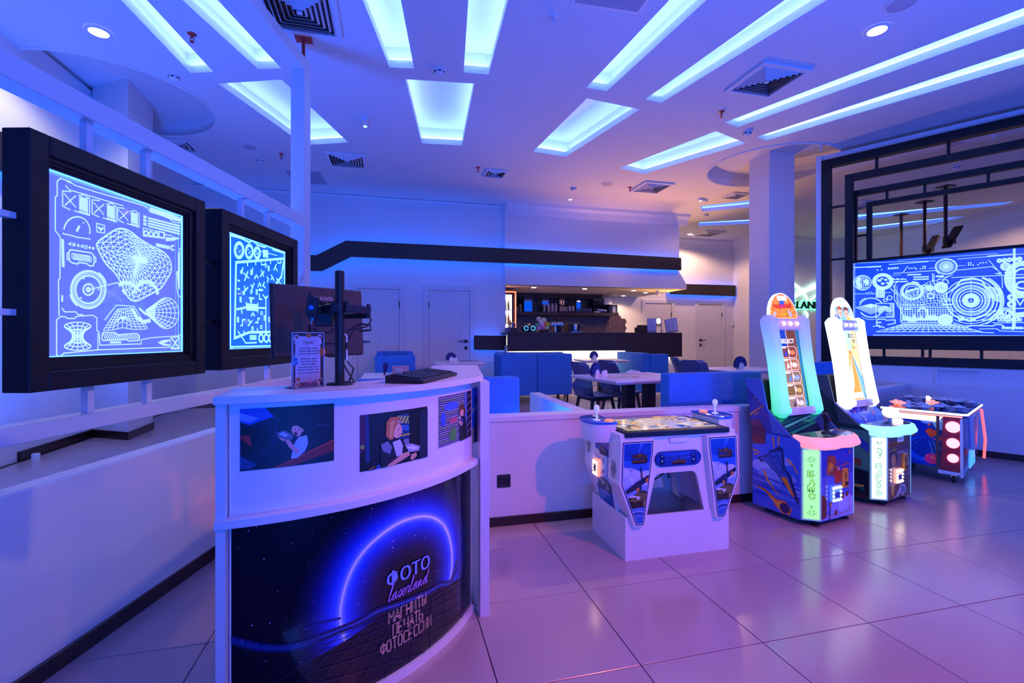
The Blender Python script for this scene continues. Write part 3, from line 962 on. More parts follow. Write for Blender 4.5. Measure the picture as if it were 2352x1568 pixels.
# cone of rings
for i in range(9):
    w = i / 8; cx = 775 + 150 * w; cy = 1132 + 8 * w
    e.C(cx, cy, 8 + 85 * w ** 1.1, 18 + 98 * w, 0.0045)
for j in range(16):
    t = 2 * PI * j / 16
    e.L([(775 + 150 * w + (8 + 85 * w ** 1.1) * math.cos(t), 1132 + 8 * w + (18 + 98 * w) * math.sin(t)) for w in (0, 0.25, 0.5, 0.75, 1)], 0.004)
# landscape grid
def G(u, v):
    x = 555 + 110 * u + (v * (-105 + 210 * u)); y = 1110 + 160 * v - 10 * u
    h = 55 * math.exp(-((u - 0.45) ** 2 / 0.03 + (v - 0.75) ** 2 / 0.05)) - 40 * math.exp(-((u - 0.45) ** 2 / 0.01 + (v - 0.3) ** 2 / 0.03))
    return (x, y - h)
for i in range(10): e.L([G(i / 9, j / 14) for j in range(15)], 0.004)
for j in range(9): e.L([G(i / 16, j / 8) for i in range(17)], 0.004)
e.L([(460, 1192), (548, 1080), (680, 1088), (785, 1258)], 0.005)
# spool
for i in range(8):
    v = i / 7; rr = 40 + 60 * abs(2 * v - 1) ** 2.2
    e.C(258, 1238 + 150 * v, rr, 14 + 16 * abs(2 * v - 1), 0.005, 24)
for j in range(12):
    t = 2 * PI * j / 12
    e.L([(258 + (40 + 60 * abs(2 * v - 1) ** 2.2) * math.cos(t), 1238 + 150 * v + (14 + 16 * abs(2 * v - 1)) * math.sin(t)) for v in [q / 10 for q in range(11)]], 0.0045)
# hatch bar
e.L([(440, 1300), (450, 1285), (540, 1286), (560, 1302), (700, 1292), (722, 1310), (720, 1345), (640, 1350), (625, 1338), (450, 1345), (440, 1335)], 0.006, True)
for i in range(18): e.L([(448 + 15 * i, 1294 + (8 if i > 7 else 0)), (470 + 15 * i, 1338)], 0.005)
e.L([(500, 1360), (585, 1358)], 0.010)
# status block top right
for i in range(3): e.F([(750, 405 + 27 * i), (775, 411 + 27 * i), (775, 432 + 27 * i), (750, 426 + 27 * i)])
for i in range(4):
    y = 418 + 20 * i
    e.F([(785, y), (1025, y + 62), (1025, y + 76), (785, y + 14)])
e.L([(750, 500), (912, 540), (912, 580), (750, 560)], 0.005, True)
for x in (770, 808, 846): e.C(x, 540 + (x - 770) * 0.16, 15, 18, 0.009, 16)
e.L([(868, 528), (905, 536), (905, 575), (868, 568)], 0.007, True); e.F([(920, 570), (960, 572), (1020, 580), (975, 598), (918, 600)])
e.L([(915, 552), (960, 556), (980, 572), (1022, 580)], 0.006)
for i in range(3): e.L([(846, 618 + 9 * i), (950, 640 + 9 * i)], 0.006)
e.C(972, 650, 14, 16, 0.010, 14, t0=0.8, t1=5.4)
e.F([(1010, 690), (1024, 680), (1024, 960), (1012, 960), (1003, 840), (1010, 820)])
for i in range(34): e.L([(1040, 690 + 10 * i), (1070, 696 + 10 * i)], 0.0022)
e.L([(955, 1325), (1022, 1315), (1022, 1400), (960, 1405)], 0.005, True); e.L([(965, 1330), (1015, 1398)], 0.009); e.L([(1015, 1325), (968, 1400)], 0.009)
e.L([(950, 1345), (900, 1348), (870, 1360), (900, 1375), (950, 1380)], 0.010); e.L([(865, 1360), (900, 1362), (930, 1350)], 0.008)
e.build('engraving', xz(0.033), M_ENGR, tp)

k2 = (480, 480, 4.125)
tp2 = thing('lit_panel', 'smaller-looking edge-lit panel engraved with a game map, in black frame behind the monitor', 'panel', PL.p, PL.a)
panel_frame(tp2, 0.055, 1.06, 1.15, 2.17, (0.153, 0.92, 1.28, 2.05), M_PANE2)
e = Eng(PL, 0.032, k2)
e.L([(205, 235), (205, 1300), (222, 1325)], 0.012); e.L([(208, 1305), (760, 1290)], 0.010)
e.L([(210, 250), (300, 270), (385, 318), (400, 298), (430, 306), (460, 340), (530, 362), (545, 345), (590, 355), (610, 385), (745, 425), (745, 1280)], 0.012)
e.L([(210, 240), (330, 278)], 0.02); e.L([(620, 372), (748, 410)], 0.02)
for (x, y, a, bb) in ((287, 390, 38, 66), (383, 403, 33, 60), (458, 415, 26, 48)):
    e.C(x, y, a, bb, 0.022); 
    for i in range(6): e.D(x + 14 * math.cos(i) * (a / 38), y + 26 * math.sin(i * 1.3) * (a / 38), 4, 6)
e.C(287, 390, 45, 78, 0.010, n=40)
for i in range(4): e.L([(512, 392 + 18 * i), (562, 400 + 18 * i)], 0.014)
e.L([(490, 400), (650, 440)], 0.006)
e.L([(258, 505), (715, 468), (688, 640), (640, 700), (720, 760), (715, 1160), (380, 1168), (245, 1222)], 0.018, True)
e.L([(262, 950), (355, 930), (545, 938)], 0.014); e.L([(355, 925), (465, 935)], 0.05); e.L([(540, 830), (540, 1160)], 0.012); e.L([(275, 1155), (350, 1268), (455, 1265)], 0.010)
rs = random.Random(4)
M_ = [((325, 550), (305, 605)), ((330, 605), (380, 655)), ((372, 588), (338, 680)), ((415, 552), (412, 600)), ((495, 575), (520, 640)), ((525, 588), (485, 640)), ((432, 662), (450, 625), (470, 655)), ((550, 640), (565, 665), (552, 695)), ((590, 620), (620, 680)), ((605, 640), (590, 670)), ((335, 725), (345, 770)), ((372, 740), (325, 795)), ((397, 715), (415, 745)), ((430, 700), (402, 780)), ((465, 740), (480, 700), (498, 735)), ((528, 690), (512, 722), (535, 745)), ((380, 840), (430, 845)), ((405, 845), (402, 880)), ((480, 800), (480, 852), (505, 855)), ((510, 808), (540, 850), (560, 820)), ((400, 1015), (418, 985), (435, 1015)), ((345, 1045), (320, 1050), (318, 1100), (300, 1105)), ((372, 1045), (390, 1070)), ((412, 1055), (370, 1108)), ((485, 1035), (465, 1035), (465, 1075), (440, 1075)), ((640, 520), (615, 580)), ((625, 540), (650, 590)), ((640, 655), (690, 720)), ((365, 505), (368, 540)), ((443, 500), (445, 532)), ((585, 488), (585, 520)), ((270, 675), (295, 680)), ((270, 755), (295, 758)), ((310, 950), (315, 990)), ((465, 945), (462, 980)), ((332, 1150), (335, 1190)), ((460, 1125), (460, 1160)), ((355, 880), (358, 920)), ((465, 885), (465, 915))]
for q in M_: e.L(list(q), 0.012)
for (x, y) in ((310, 595), (405, 600), (540, 535), (330, 795), (403, 785), (370, 940), (500, 985), (497, 1117)): e.C(x, y, 9, 15, 0.008, 14)
for (x, y) in ((405, 598), (568, 560), (302, 855), (400, 862), (278, 1045), (575, 1045), (415, 1135), (530, 1030), (455, 785)):
    for i in range(3): e.L([(x - 8, y - 22 + 16 * i), (x + 6, y - 20 + 16 * i), (x + 6, y - 8 + 16 * i), (x - 8, y - 10 + 16 * i)], 0.006, True)
e.L([(498, 495), (498, 528), (535, 525), (535, 490)], 0.010); e.L([(650, 480), (655, 512), (682, 508), (682, 475)], 0.010)
for i in range(4): e.L([(388, 1198 + 12 * i), (452, 1198 + 12 * i)], 0.007)
for x in (495, 545, 590, 635): e.C(x, 1222, 20, 36, 0.016)
e.F([(480, 750), (520, 765), (500, 780), (465, 770)])
e.build('engraving', xz(0.033), M_ENGR2, tp2)

# ================================================================== RECEPTION COUNTER
CC = Vector((-0.625, 2.90, 0)); F0, F1 = R(-86.6), R(-28.0)
def on_cyl(px, py, r):
    v = ray(px, py); a = v.x ** 2 + v.y ** 2; bq = -2 * (v.x * CC.x + v.y * CC.y); c = CC.x ** 2 + CC.y ** 2 - r * r
    t = (-bq - math.sqrt(max(0, bq * bq - 4 * a * c))) / (2 * a)
    p = VC + v * t
    return (math.atan2(p.y - CC.y, p.x - CC.x) * r, p.z)
def arcp(r, f0, f1, n=28):
    return [(r * math.cos(f0 + (f1 - f0) * i / n), r * math.sin(f0 + (f1 - f0) * i / n)) for i in range(n + 1)]
ctr = thing('reception_counter', 'curved white reception counter with space poster front in the foreground', 'counter', CC)
ZT, ZL = 1.17, 0.768
inner = [(1.19, 0.33), (0.93, 0.37), (0.88, 0.27), (0.84, -0.05), (0.80, -0.32)] + arcp(0.90, R(-28), F0, 20)
b = MB(); b.prism(arcp(1.205, F0, F1) + inner, ZT - 0.026, ZT, bev=0.002); obj('countertop', b, M_LAM, ctr)
def shell(name, r0, r1, f0, f1, z0, z1, m, bev=0.0):
    b = MB(); b.prism(arcp(r1, f0, f1) + arcp(r0, f1, f0), z0, z1, bev=bev); return obj(name, b, m, ctr)
shell('upper_panel', 1.135, 1.155, F0 + 0.03, F1 - 0.02, ZL, ZT - 0.026, M_LAM)
shell('ledge', 1.0, 1.195, F0, F1, ZL - 0.028, ZL, M_LAM, 0.002)
shell('lower_panel', 1.13, 1.15, F0 + 0.03, F1 - 0.02, 0.03, ZL - 0.028, M_LAM)
shell('bottom_trim', 1.12, 1.165, F0 + 0.03, F1 - 0.02, 0.0, 0.035, M_LAM)
Mr = Matrix.Rotation(F0 + 0.014, 4, 'Z')
b = MB(Mr); b.box(0.86, 1.185, -0.014, 0.014, 0.0, ZL - 0.028); obj('end_board', b, M_LAM, ctr)
b = MB(Mr); b.box(0.86, 1.185, -0.014, 0.014, ZL, ZT - 0.026); obj('end_board', b, M_LAM, ctr)
b = MB(); b.box(1.04, 1.085, -0.62, -0.30, 0.0, ZT - 0.026, M=Matrix.Identity(4)); obj('end_board', b, M_LAM, ctr)
b = MB(); b.box(0.86, 1.10, 0.26, 0.30, 0.0, ZT - 0.026); obj('end_board', b, M_LAM, ctr)
def cylmap(r):
    return lambda u, v, o: (CC.x + (r + o) * math.cos(u / r), CC.y + (r + o) * math.sin(u / r), v)
RP = 1.1512
class CylTrace(Print):
    def __init__(s, k, r=RP, eps=0.0001):
        super().__init__(eps); s.k = k; s.r = r
    def q(s, x, y):
        return on_cyl(s.k[0] + x / s.k[2], s.k[1] + y / s.k[2], s.r)
    def P(s, pts, c):
        return s.poly([s.q(*p) for p in pts], c)
    def N(s, pts, w, c, closed=False, w1=None):
        return s.line([s.q(*p) for p in pts], w, c, closed, w1)
    def E(s, x, y, a, b, c, rot=0.0, n=18):
        ca, sa = math.cos(rot), math.sin(rot)
        return s.P([(x + a * math.cos(t) * ca - b * math.sin(t) * sa, y + a * math.cos(t) * sa + b * math.sin(t) * ca) for t in [2 * PI * i / n for i in range(n)]], c)
kc = (480, 850, 2.183)
p = CylTrace(kc)
a0, a1 = (F0 + 0.035) * RP, (F1 - 0.03) * RP
z0, z1 = 0.036, ZL - 0.03
p.rect(a0, z0, a1, z1, '#03041f')
# nebula: soft blue halo of the planet as fine printed steps
A = [(680, 1355), (660, 1270), (660, 1190), (680, 1090), (720, 990), (780, 900), (860, 825), (950, 765), (1040, 735), (1110, 735), (1165, 765), (1195, 815), (1213, 890), (1216, 970), (1207, 1065)]
def smooth(pts, n=5):
    out = []
    for i in range(len(pts) - 1):
        p0, p1, p2, p3 = (pts[min(max(i + k, 0), len(pts) - 1)] for k in (-1, 0, 1, 2))
        for j in range(n):
            f = j / n
            out.append(tuple(0.5 * (2 * p1[k] + (p2[k] - p0[k]) * f + (2 * p0[k] - 5 * p1[k] + 4 * p2[k] - p3[k]) * f * f + (3 * p1[k] - p0[k] - 3 * p2[k] + p3[k]) * f ** 3) for k in (0, 1)))
    return out + [pts[-1]]
A = smooth(A, 4)
ST = [(0.34, (3, 4, 31)), (0.24, (6, 16, 78)), (0.16, (10, 34, 150)), (0.09, (18, 60, 220)), (0.045, (50, 100, 255)), (0.016, (140, 170, 255))]
for i in range(26):
    f = i / 25 * (len(ST) - 1); j = min(int(f), len(ST) - 2); f -= j
    p.N(A, ST[j][0] + (ST[j + 1][0] - ST[j][0]) * f, '#%02x%02x%02x' % tuple(int(ST[j][1][k] + (ST[j + 1][1][k] - ST[j][1][k]) * f) for k in range(3)))
p.N(A, 0.0095, '#eef2ff')
hz_ = [(95, 1345), (250, 1385), (380, 1390), (480, 1370), (560, 1335), (690, 1285), (760, 1255), (850, 1205), (930, 1180), (1010, 1150), (1100, 1110), (1160, 1075), (1210, 1060), (1245, 950)]
p.N(smooth(hz_, 4), 0.028, '#0a1a5e'); p.N(smooth(hz_[4:], 4), 0.006, '#2a58c8'); p.N(smooth(hz_[:5], 4), 0.014, '#16327e')
p.N(smooth([(480, 1295), (540, 1270), (600, 1255), (660, 1240)], 4), 0.008, '#10267a')
gc = '#2a2f55'
for i in range(9):
    x0 = 480 + 95 * i
    p.N([(700 + 60 * i, 1290 - 22 * i), (x0 - 260 + 30 * i, 1640)], 0.0022, gc)
for j in range(6):
    d = (0.02, 0.05, 0.09, 0.15, 0.23, 0.33)[j]
    p.N([(x, y + d * 800 * (0.6 + 0.0004 * x)) for x, y in smooth([(560, 1345), (760, 1270), (930, 1200), (1100, 1130), (1270, 1030)], 3)], 0.0022, gc)
rs = random.Random(11)
p.layer += 1; p.hold = True
for i in range(170):
    u, v = rs.uniform(a0 + 0.02, a1 - 0.02), rs.uniform(0.22, z1 - 0.01)
    p.rect(u, v, u + (d := rs.choice((0.0012, 0.0016, 0.0022, 0.0034))), v + d, rs.choice(('#c8d0ff', '#8898e0', '#ffffff', '#6070c8')))
for i in range(220):
    x = rs.uniform(150, 760); y = 1390 - max(0, x - 420) * 0.28 + rs.gauss(0, 22)
    u, v = p.q(x, y); d = rs.choice((0.001, 0.0014, 0.002))
    p.rect(u, v, u + d, v + d, '#2f56b8')
p.hold = False
def box4(x0, yb0, x1, yb1, h):
    """baseline from (x0,yb0) to (x1,yb1) in the crop, cap height h -> box on the cylinder"""
    u0, v0 = p.q(x0, yb0); u1, v1 = p.q(x1, yb1)
    return u0, (v0 + v1) / 2, u1, (v0 + v1) / 2 + h
t = box4(890, 1075, 1101, 1000, 0.060)
for d in (-0.002, -0.001, 0.0, 0.001, 0.002): p.text('ФОТО', t[0] + d, t[1] - abs(d) * 0.5 + 0.0005, t[2] + d, t[3], '#86a8f4')
# thin script word drawn as one pen line
scr = {'l': [(0, 0.1), (0.25, 0.75), (0.30, 1.0), (0.2, 1.0), (0.05, 0.3), (0.1, 0.0), (0.3, 0.12)],
       'a': [(0.5, 0.42), (0.3, 0.48), (0.1, 0.2), (0.2, 0.0), (0.42, 0.2), (0.5, 0.45), (0.45, 0.1), (0.55, 0.0), (0.7, 0.12)],
       's': [(0, 0.1), (0.3, 0.5), (0.4, 0.2), (0.3, 0.0), (0.1, 0.08), (0.45, 0.1)],
       'e': [(0, 0.12), (0.3, 0.3), (0.3, 0.46), (0.15, 0.45), (0.05, 0.15), (0.2, 0.0), (0.45, 0.12)],
       'r': [(0, 0.1), (0.15, 0.5), (0.2, 0.42), (0.38, 0.44), (0.3, 0.1), (0.4, 0.0), (0.5, 0.12)],
       'n': [(0, 0.1), (0.12, 0.45), (0.1, 0.0), (0.3, 0.42), (0.4, 0.4), (0.38, 0.05), (0.5, 0.0), (0.62, 0.12)],
       'd': [(0.5, 0.42), (0.3, 0.48), (0.1, 0.2), (0.2, 0.0), (0.42, 0.2), (0.7, 1.0), (0.5, 0.1), (0.6, 0.0), (0.75, 0.12)]}
adv = {'l': 0.32, 'a': 0.66, 's': 0.46, 'e': 0.46, 'r': 0.5, 'n': 0.62, 'd': 0.75}
xx = 0; pen = []
for ch in 'laserland':
    pen += [(xx + q[0] + 0.25 * q[1], q[1]) for q in scr[ch]]; xx += adv[ch]
u0, v0 = p.q(895, 1148); u1, v1 = p.q(1092, 1068)
sx = (u1 - u0) / xx; vb = (v0 + v1) / 2
p.line([(u0 + q[0] * sx, vb + q[1] * 0.056) for q in smooth(pen, 4)], 0.0030, '#c090ff')
# double-line display lettering
GL = {'М': [[(0, 0), (0, 1), (.5, .45), (1, 1), (1, 0)]], 'А': [[(0, 0), (.5, 1), (1, 0)], [(.22, .35), (.78, .35)]], 'Г': [[(0, 0), (0, 1), (.8, 1)]], 'Н': [[(0, 0), (0, 1)], [(.9, 0), (.9, 1)], [(0, .5), (.9, .5)]],
      'И': [[(0, 1), (0, 0), (.9, 1), (.9, 0)]], 'Т': [[(0, 1), (.9, 1)], [(.45, 1), (.45, 0)]], 'Ы': [[(0, 1), (0, 0), (.5, 0), (.5, .5), (0, .5)], [(.9, 1), (.9, 0)]], 'П': [[(0, 0), (0, 1), (.9, 1), (.9, 0)]],
      'Е': [[(.8, 1), (0, 1), (0, 0), (.8, 0)], [(0, .5), (.6, .5)]], 'Ч': [[(0, 1), (0, .45), (.9, .45)], [(.9, 1), (.9, 0)]], 'Ь': [[(0, 1), (0, 0), (.8, 0), (.8, .5), (0, .5)]],
      'Ф': [[(.5, 0), (.5, 1)], [(.25, .2), (0, .4), (0, .65), (.25, .82), (.75, .82), (1, .65), (1, .4), (.75, .2), (.25, .2)]], 'О': [[(.25, 0), (0, .3), (0, .7), (.25, 1), (.65, 1), (.9, .7), (.9, .3), (.65, 0), (.25, 0)]],
      'С': [[(.9, .85), (.65, 1), (.25, 1), (0, .7), (0, .3), (.25, 0), (.65, 0), (.9, .15)]]}
def deco(word, x0, y0, x1, y1, h):
    p.layer += 1; p.hold = True
    u0, vb, u1, vt = box4(x0, y0, x1, y1, h)
    w = (u1 - u0) / (len(word) * 1.25 - 0.25)
    for i, ch in enumerate(word):
        for st in GL[ch]:
            for d in (-0.0021, 0.0021):
                p.line([(u0 + (i * 1.25 + q[0]) * w + d, vb + q[1] * h) for q in st], 0.0019, '#f4c4a8')
                if len(st) == 2 and abs(st[0][1] - st[1][1]) < 0.1:
                    p.line([(u0 + (i * 1.25 + q[0]) * w, vb + q[1] * h + d) for q in st], 0.0019, '#f4c4a8')
deco('МАГНИТЫ', 898, 1262, 1085, 1175, 0.045)
deco('ПЕЧАТЬ', 919, 1318, 1070, 1250, 0.045)
deco('ФОТОСЕССИИ', 858, 1408, 1110, 1292, 0.045)
p.hold = False
p.clip(a0, a1, z0, z1).split(0.05)
o = p.build('poster', cylmap(RP), M_PRINTG, ctr, world=True); o['label'] = 'dark blue space poster with glowing planet rim'

# photographs stuck on the upper panel
RQ = 1.1562
def photo_print(label, quad, draw, group=None):
    q = CylTrace(kc, RQ)
    us = [on_cyl(*c, RQ) for c in quad]
    u0, u1 = (us[0][0] + us[3][0]) / 2, (us[1][0] + us[2][0]) / 2
    v1, v0 = (us[0][1] + us[1][1]) / 2, (us[2][1] + us[3][1]) / 2
    draw(q, u0, v0, u1, v1)
    q.clip(u0, u1, v0, v1).split(0.02)
    t = thing('photo_print', label, 'photo', (CC.x + RQ * math.cos((u0 + u1) / 2 / RQ), CC.y + RQ * math.sin((u0 + u1) / 2 / RQ), v0))
    b = MB(); n = 16
    b.loft([[(CC.x + r * math.cos(u / RQ), CC.y + r * math.sin(u / RQ), z) for r, z in ((1.1552, v0), (RQ, v0), (RQ, v1), (1.1552, v1))] for u in [u0 + (u1 - u0) * i / n for i in range(n + 1)]])
    obj('paper', b, M_LAM, t, world=True)
    q.build('picture', cylmap(RQ + 0.0004), M_PHOTO, t, world=True)
def ph1(q, u0, v0, u1, v1):
    q.rect(u0, v0, u1, v1, '#07061c')
    q.P([(155, 190), (285, 188), (335, 235), (330, 380), (210, 497), (155, 497)], '#0a0c34')
    q.P([(155, 190), (290, 188), (330, 230), (200, 275), (155, 260)], '#2a58c8'); q.P([(155, 215), (250, 240), (200, 262), (155, 250)], '#7aa0f0')
    q.P([(160, 290), (290, 280), (310, 370), (170, 440)], '#06051c'); q.P([(155, 330), (205, 325), (215, 385), (200, 375), (160, 345)], '#b01c24')
    q.N([(287, 188), (338, 238), (334, 370)], 0.006, '#1c1c48')
    q.P([(155, 430), (235, 470), (225, 497), (155, 497)], '#24407c'); q.P([(205, 497), (330, 400), (345, 418), (240, 497)], '#10102c')
    q.P([(320, 490), (628, 345), (628, 400), (390, 490)], '#7c1c18'); q.N([(330, 488), (628, 347)], 0.006, '#a83028')
    q.P([(398, 440), (400, 380), (440, 330), (490, 320), (515, 370), (490, 412), (470, 420)], '#14122c')
    q.P([(410, 442), (425, 370), (450, 332), (490, 326), (496, 365), (480, 405), (440, 440)], '#9cc0f4')
    q.P([(380, 350), (400, 345), (430, 385), (455, 400), (440, 418), (400, 385)], '#e09aa0')
    q.P([(340, 312), (375, 300), (418, 322), (420, 345), (392, 350), (345, 335)], '#667088'); q.P([(350, 318), (372, 308), (400, 325), (380, 335)], '#a8b8d0')
    q.E(440, 298, 27, 33, '#eba8a4'); q.P([(410, 290), (414, 268), (440, 260), (468, 275), (472, 300), (462, 290), (440, 276), (420, 280)], '#181018')
    q.E(433, 318, 9, 11, '#701828'); q.E(430, 293, 3.5, 2.5, '#201018'); q.E(450, 296, 3.5, 2.5, '#201018'); q.E(469, 300, 5, 8, '#d88c8c')
    q.P([(345, 335), (380, 345), (390, 362), (365, 352)], '#e8a0a0'); q.N([(380, 350), (372, 400), (385, 440)], 0.004, '#181830')
    for i in range(6): q.E(540 + 12 * i, 275 - 3 * (i % 2), 2, 2, '#8090c8')
def ph2(q, u0, v0, u1, v1):
    q.rect(u0, v0, u1, v1, '#0c070e')
    q.P([(757, 225), (785, 222), (790, 400), (757, 420)], '#4a1440'); q.P([(785, 222), (800, 220), (806, 460), (785, 465)], '#24386c'); q.E(768, 385, 10, 12, '#8ca83c')
    for i in range(7): q.N([(812, 250 + 22 * i), (845, 262 + 22 * i), (870, 245 + 22 * i)], 0.005, '#1c1420')
    q.P([(945, 225), (1050, 205), (1010, 335), (950, 345)], '#1c3c70')
    for i in range(5): q.P([(930 + 16 * i, 265), (945 + 16 * i, 228), (955 + 16 * i, 228), (940 + 16 * i, 265)], '#b8cc50')
    for i in range(8): q.P([(965 + 12 * (i % 4), 300 - 14 * (i // 4)), (974 + 12 * (i % 4), 298 - 14 * (i // 4)), (974 + 12 * (i % 4), 288 - 14 * (i // 4)), (965 + 12 * (i % 4), 290 - 14 * (i // 4))], '#4c8cd8')
    q.P([(1000, 215), (1060, 205), (1062, 360), (1005, 370)], '#0e0708'); q.P([(1058, 200), (1095, 190), (1095, 440), (1050, 445)], '#1c2840')
    q.N([(945, 330), (1005, 318)], 0.006, '#d0c040')
    q.P([(855, 370), (885, 352), (920, 360), (985, 340), (1000, 360), (990, 410), (950, 440), (890, 490), (860, 495)], '#181018')
    q.P([(918, 360), (955, 345), (970, 375), (965, 425), (938, 432)], '#c8ccec')
    q.P([(860, 372), (895, 355), (915, 385), (905, 420), (870, 405)], '#74809c'); q.P([(970, 345), (1000, 340), (1003, 380), (985, 385)], '#74809c')
    q.P([(880, 490), (900, 470), (970, 415), (1000, 405), (1005, 425), (940, 465), (900, 492)], '#e2a088')
    q.P([(980, 375), (1010, 366), (1055, 378), (1050, 402), (1000, 410)], '#aab4c4'); q.P([(985, 385), (1020, 378), (1048, 388), (1020, 396)], '#e8ecf4')
    q.P([(1005, 445), (1012, 420), (1035, 410), (1040, 425), (1020, 448)], '#dc9c84')
    q.E(938, 300, 27, 40, '#efb49c'); q.P([(884, 330), (886, 262), (905, 235), (945, 232), (965, 258), (940, 270), (925, 300), (920, 345), (905, 350)], '#c0743c'); q.P([(900, 330), (905, 260), (930, 245), (920, 300), (915, 340)], '#e0a060')
    q.E(948, 297, 3.5, 2.5, '#382018'); q.N([(940, 255), (962, 262)], 0.003, '#c8d8f4'); q.P([(962, 300), (970, 310), (962, 314)], '#e4a48c'); q.N([(948, 322), (960, 320)], 0.002, '#a85050')
    q.P([(790, 500), (830, 475), (830, 505)], '#101024'); q.N([(800, 498), (830, 480)], 0.003, '#e0a030')
    for i in range(3): q.N([(835, 482 + 6 * i), (846, 474 + 6 * i), (856, 478 + 6 * i)], 0.002, '#3878e0')
def ph3(q, u0, v0, u1, v1):
    q.rect(u0, v0, u1, v1, '#4a4460')
    n = 22
    for i in range(n):
        v = v0 + (v1 - v0) * i / n
        q.rect(u0, v, u0 + (u1 - u0) * 0.72, v + (v1 - v0) / n * 0.5, ('#a8a4c8', '#8c88b0', '#9cb098')[i % 3])
    w = u1 - u0; h = v1 - v0
    q.ell(u0 + 0.32 * w, v0 + 0.78 * h, 0.2 * w, 0.08 * h, '#4868d8'); q.ell(u0 + 0.10 * w, v0 + 0.55 * h, 0.06 * w, 0.14 * h, '#4058d0'); q.ell(u0 + 0.38 * w, v0 + 0.48 * h, 0.14 * w, 0.06 * h, '#c85878'); q.ell(u0 + 0.36 * w, v0 + 0.2 * h, 0.1 * w, 0.14 * h, '#58a048')
    q.rect(u0 + 0.72 * w, v0, u0 + 0.82 * w, v1, '#5878b8'); q.rect(u0 + 0.82 * w, v0, u1, v1, '#241c2c')
    for i in range(6): q.poly([(u0 + 0.83 * w, v0 + h * (0.1 + 0.15 * i)), (u1, v0 + h * (0.16 + 0.15 * i)), (u1, v0 + h * (0.22 + 0.15 * i)), (u0 + 0.83 * w, v0 + h * (0.14 + 0.15 * i))], '#7c6478')
    X = lambda a, c: (u0 + a * w, v0 + c * h)
    q.poly([X(0.56, 0), X(0.55, 0.42), X(0.62, 0.52), X(0.74, 0.48), X(0.80, 0.3), X(0.80, 0)], '#14101c')
    q.poly([X(0.60, 0.36), X(0.64, 0.5), X(0.68, 0.36)], '#2848a0')
    q.poly([X(0.66, 0.36), X(0.60, 0.30), X(0.52, 0.40), X(0.55, 0.45)], '#d89c8c'); q.ell(*X(0.62, 0.6), 0.07 * w, 0.085 * h, '#eab09c')
    q.poly([X(0.53, 0.5), X(0.54, 0.68), X(0.60, 0.76), X(0.68, 0.75), X(0.74, 0.66), X(0.75, 0.5), X(0.69, 0.56), X(0.67, 0.64), X(0.60, 0.66), X(0.57, 0.6)], '#74381c')
    q.ell(*X(0.53, 0.47), 0.06 * w, 0.055 * h, '#c0b8c8'); q.ell(*X(0.52, 0.46), 0.03 * w, 0.03 * h, '#2c2430')
def ph4(q, u0, v0, u1, v1):
    w = u1 - u0; h = v1 - v0
    q.rect(u0, v0, u1, v1, '#2c68c8')
    X = lambda a, c: (u0 + a * w, v0 + c * h)
    q.poly([X(0, 0.55), X(0.4, 0.6), X(0.35, 0.66), X(0, 0.62)], '#e8c8a0'); q.rect(*X(0, 0), *X(0.25, 0.3), '#e0a860')
    q.poly([X(0.35, 0), X(0.4, 0.4), X(0.55, 0.62), X(0.75, 0.5), X(0.85, 0.2), X(0.9, 0)], '#6a3048'); q.ell(*X(0.58, 0.68), 0.12 * w, 0.09 * h, '#e0a0a0'); q.ell(*X(0.6, 0.75), 0.13 * w, 0.07 * h, '#502028')
    q.rect(*X(0.85, 0), *X(1, 1), '#80a8e8')
photo_print('photo of a shouting dark-haired child holding a toy blaster, leftmost on the counter', [(551, 936), (767, 929), (767, 1062), (551, 1077)], ph1, 'photos on the counter front')
photo_print('photo of a fair-haired child in a dark vest holding a silver blaster', [(826, 952), (981, 934), (981, 1050), (826, 1082)], ph2, 'photos on the counter front')
photo_print('photo of a curly-haired person before grey blinds, third on the counter', [(1007, 913), (1081, 896), (1081, 1003), (1007, 1027)], ph3, 'photos on the counter front')
photo_print('narrow blue photo at the far right end of the counter front', [(1084, 893), (1098, 886), (1098, 995), (1084, 1036)], ph4, 'photos on the counter front')

# ================================================================== ON THE COUNTER
# pole with monitor arm
pb = at_z(780, 883, ZT)
arm = thing('monitor_stand', 'black round pole with clamp and swing arm standing on the counter', 'stand', (pb.x, pb.y, ZT))
b = MB(); b.lathe([(0.052, 0), (0.052, 0.004), (0.048, 0.007), (0.02, 0.008)], 28); obj('base_plate', b, M_BLKM, arm, smooth=True)
b = MB(); b.cyl((0, 0, 0.006), (0, 0, 0.445), 0.0185, seg=22); obj('pole', b, M_BLKM, arm, smooth=True)
b = MB(); b.lathe([(0.0187, 0.443), (0.0187, 0.452), (0.016, 0.455)], 22); obj('pole_cap', b, M_BLKP, arm, smooth=True)
za = 0.308
b = MB(); b.lathe([(0.0195, za - 0.018), (0.026, za - 0.018), (0.026, za + 0.018), (0.0195, za + 0.018)], 20); b.box(-0.026, 0.0, -0.034, -0.02, za - 0.018, za + 0.018, 0.002); obj('clamp', b, M_BLKM, arm)
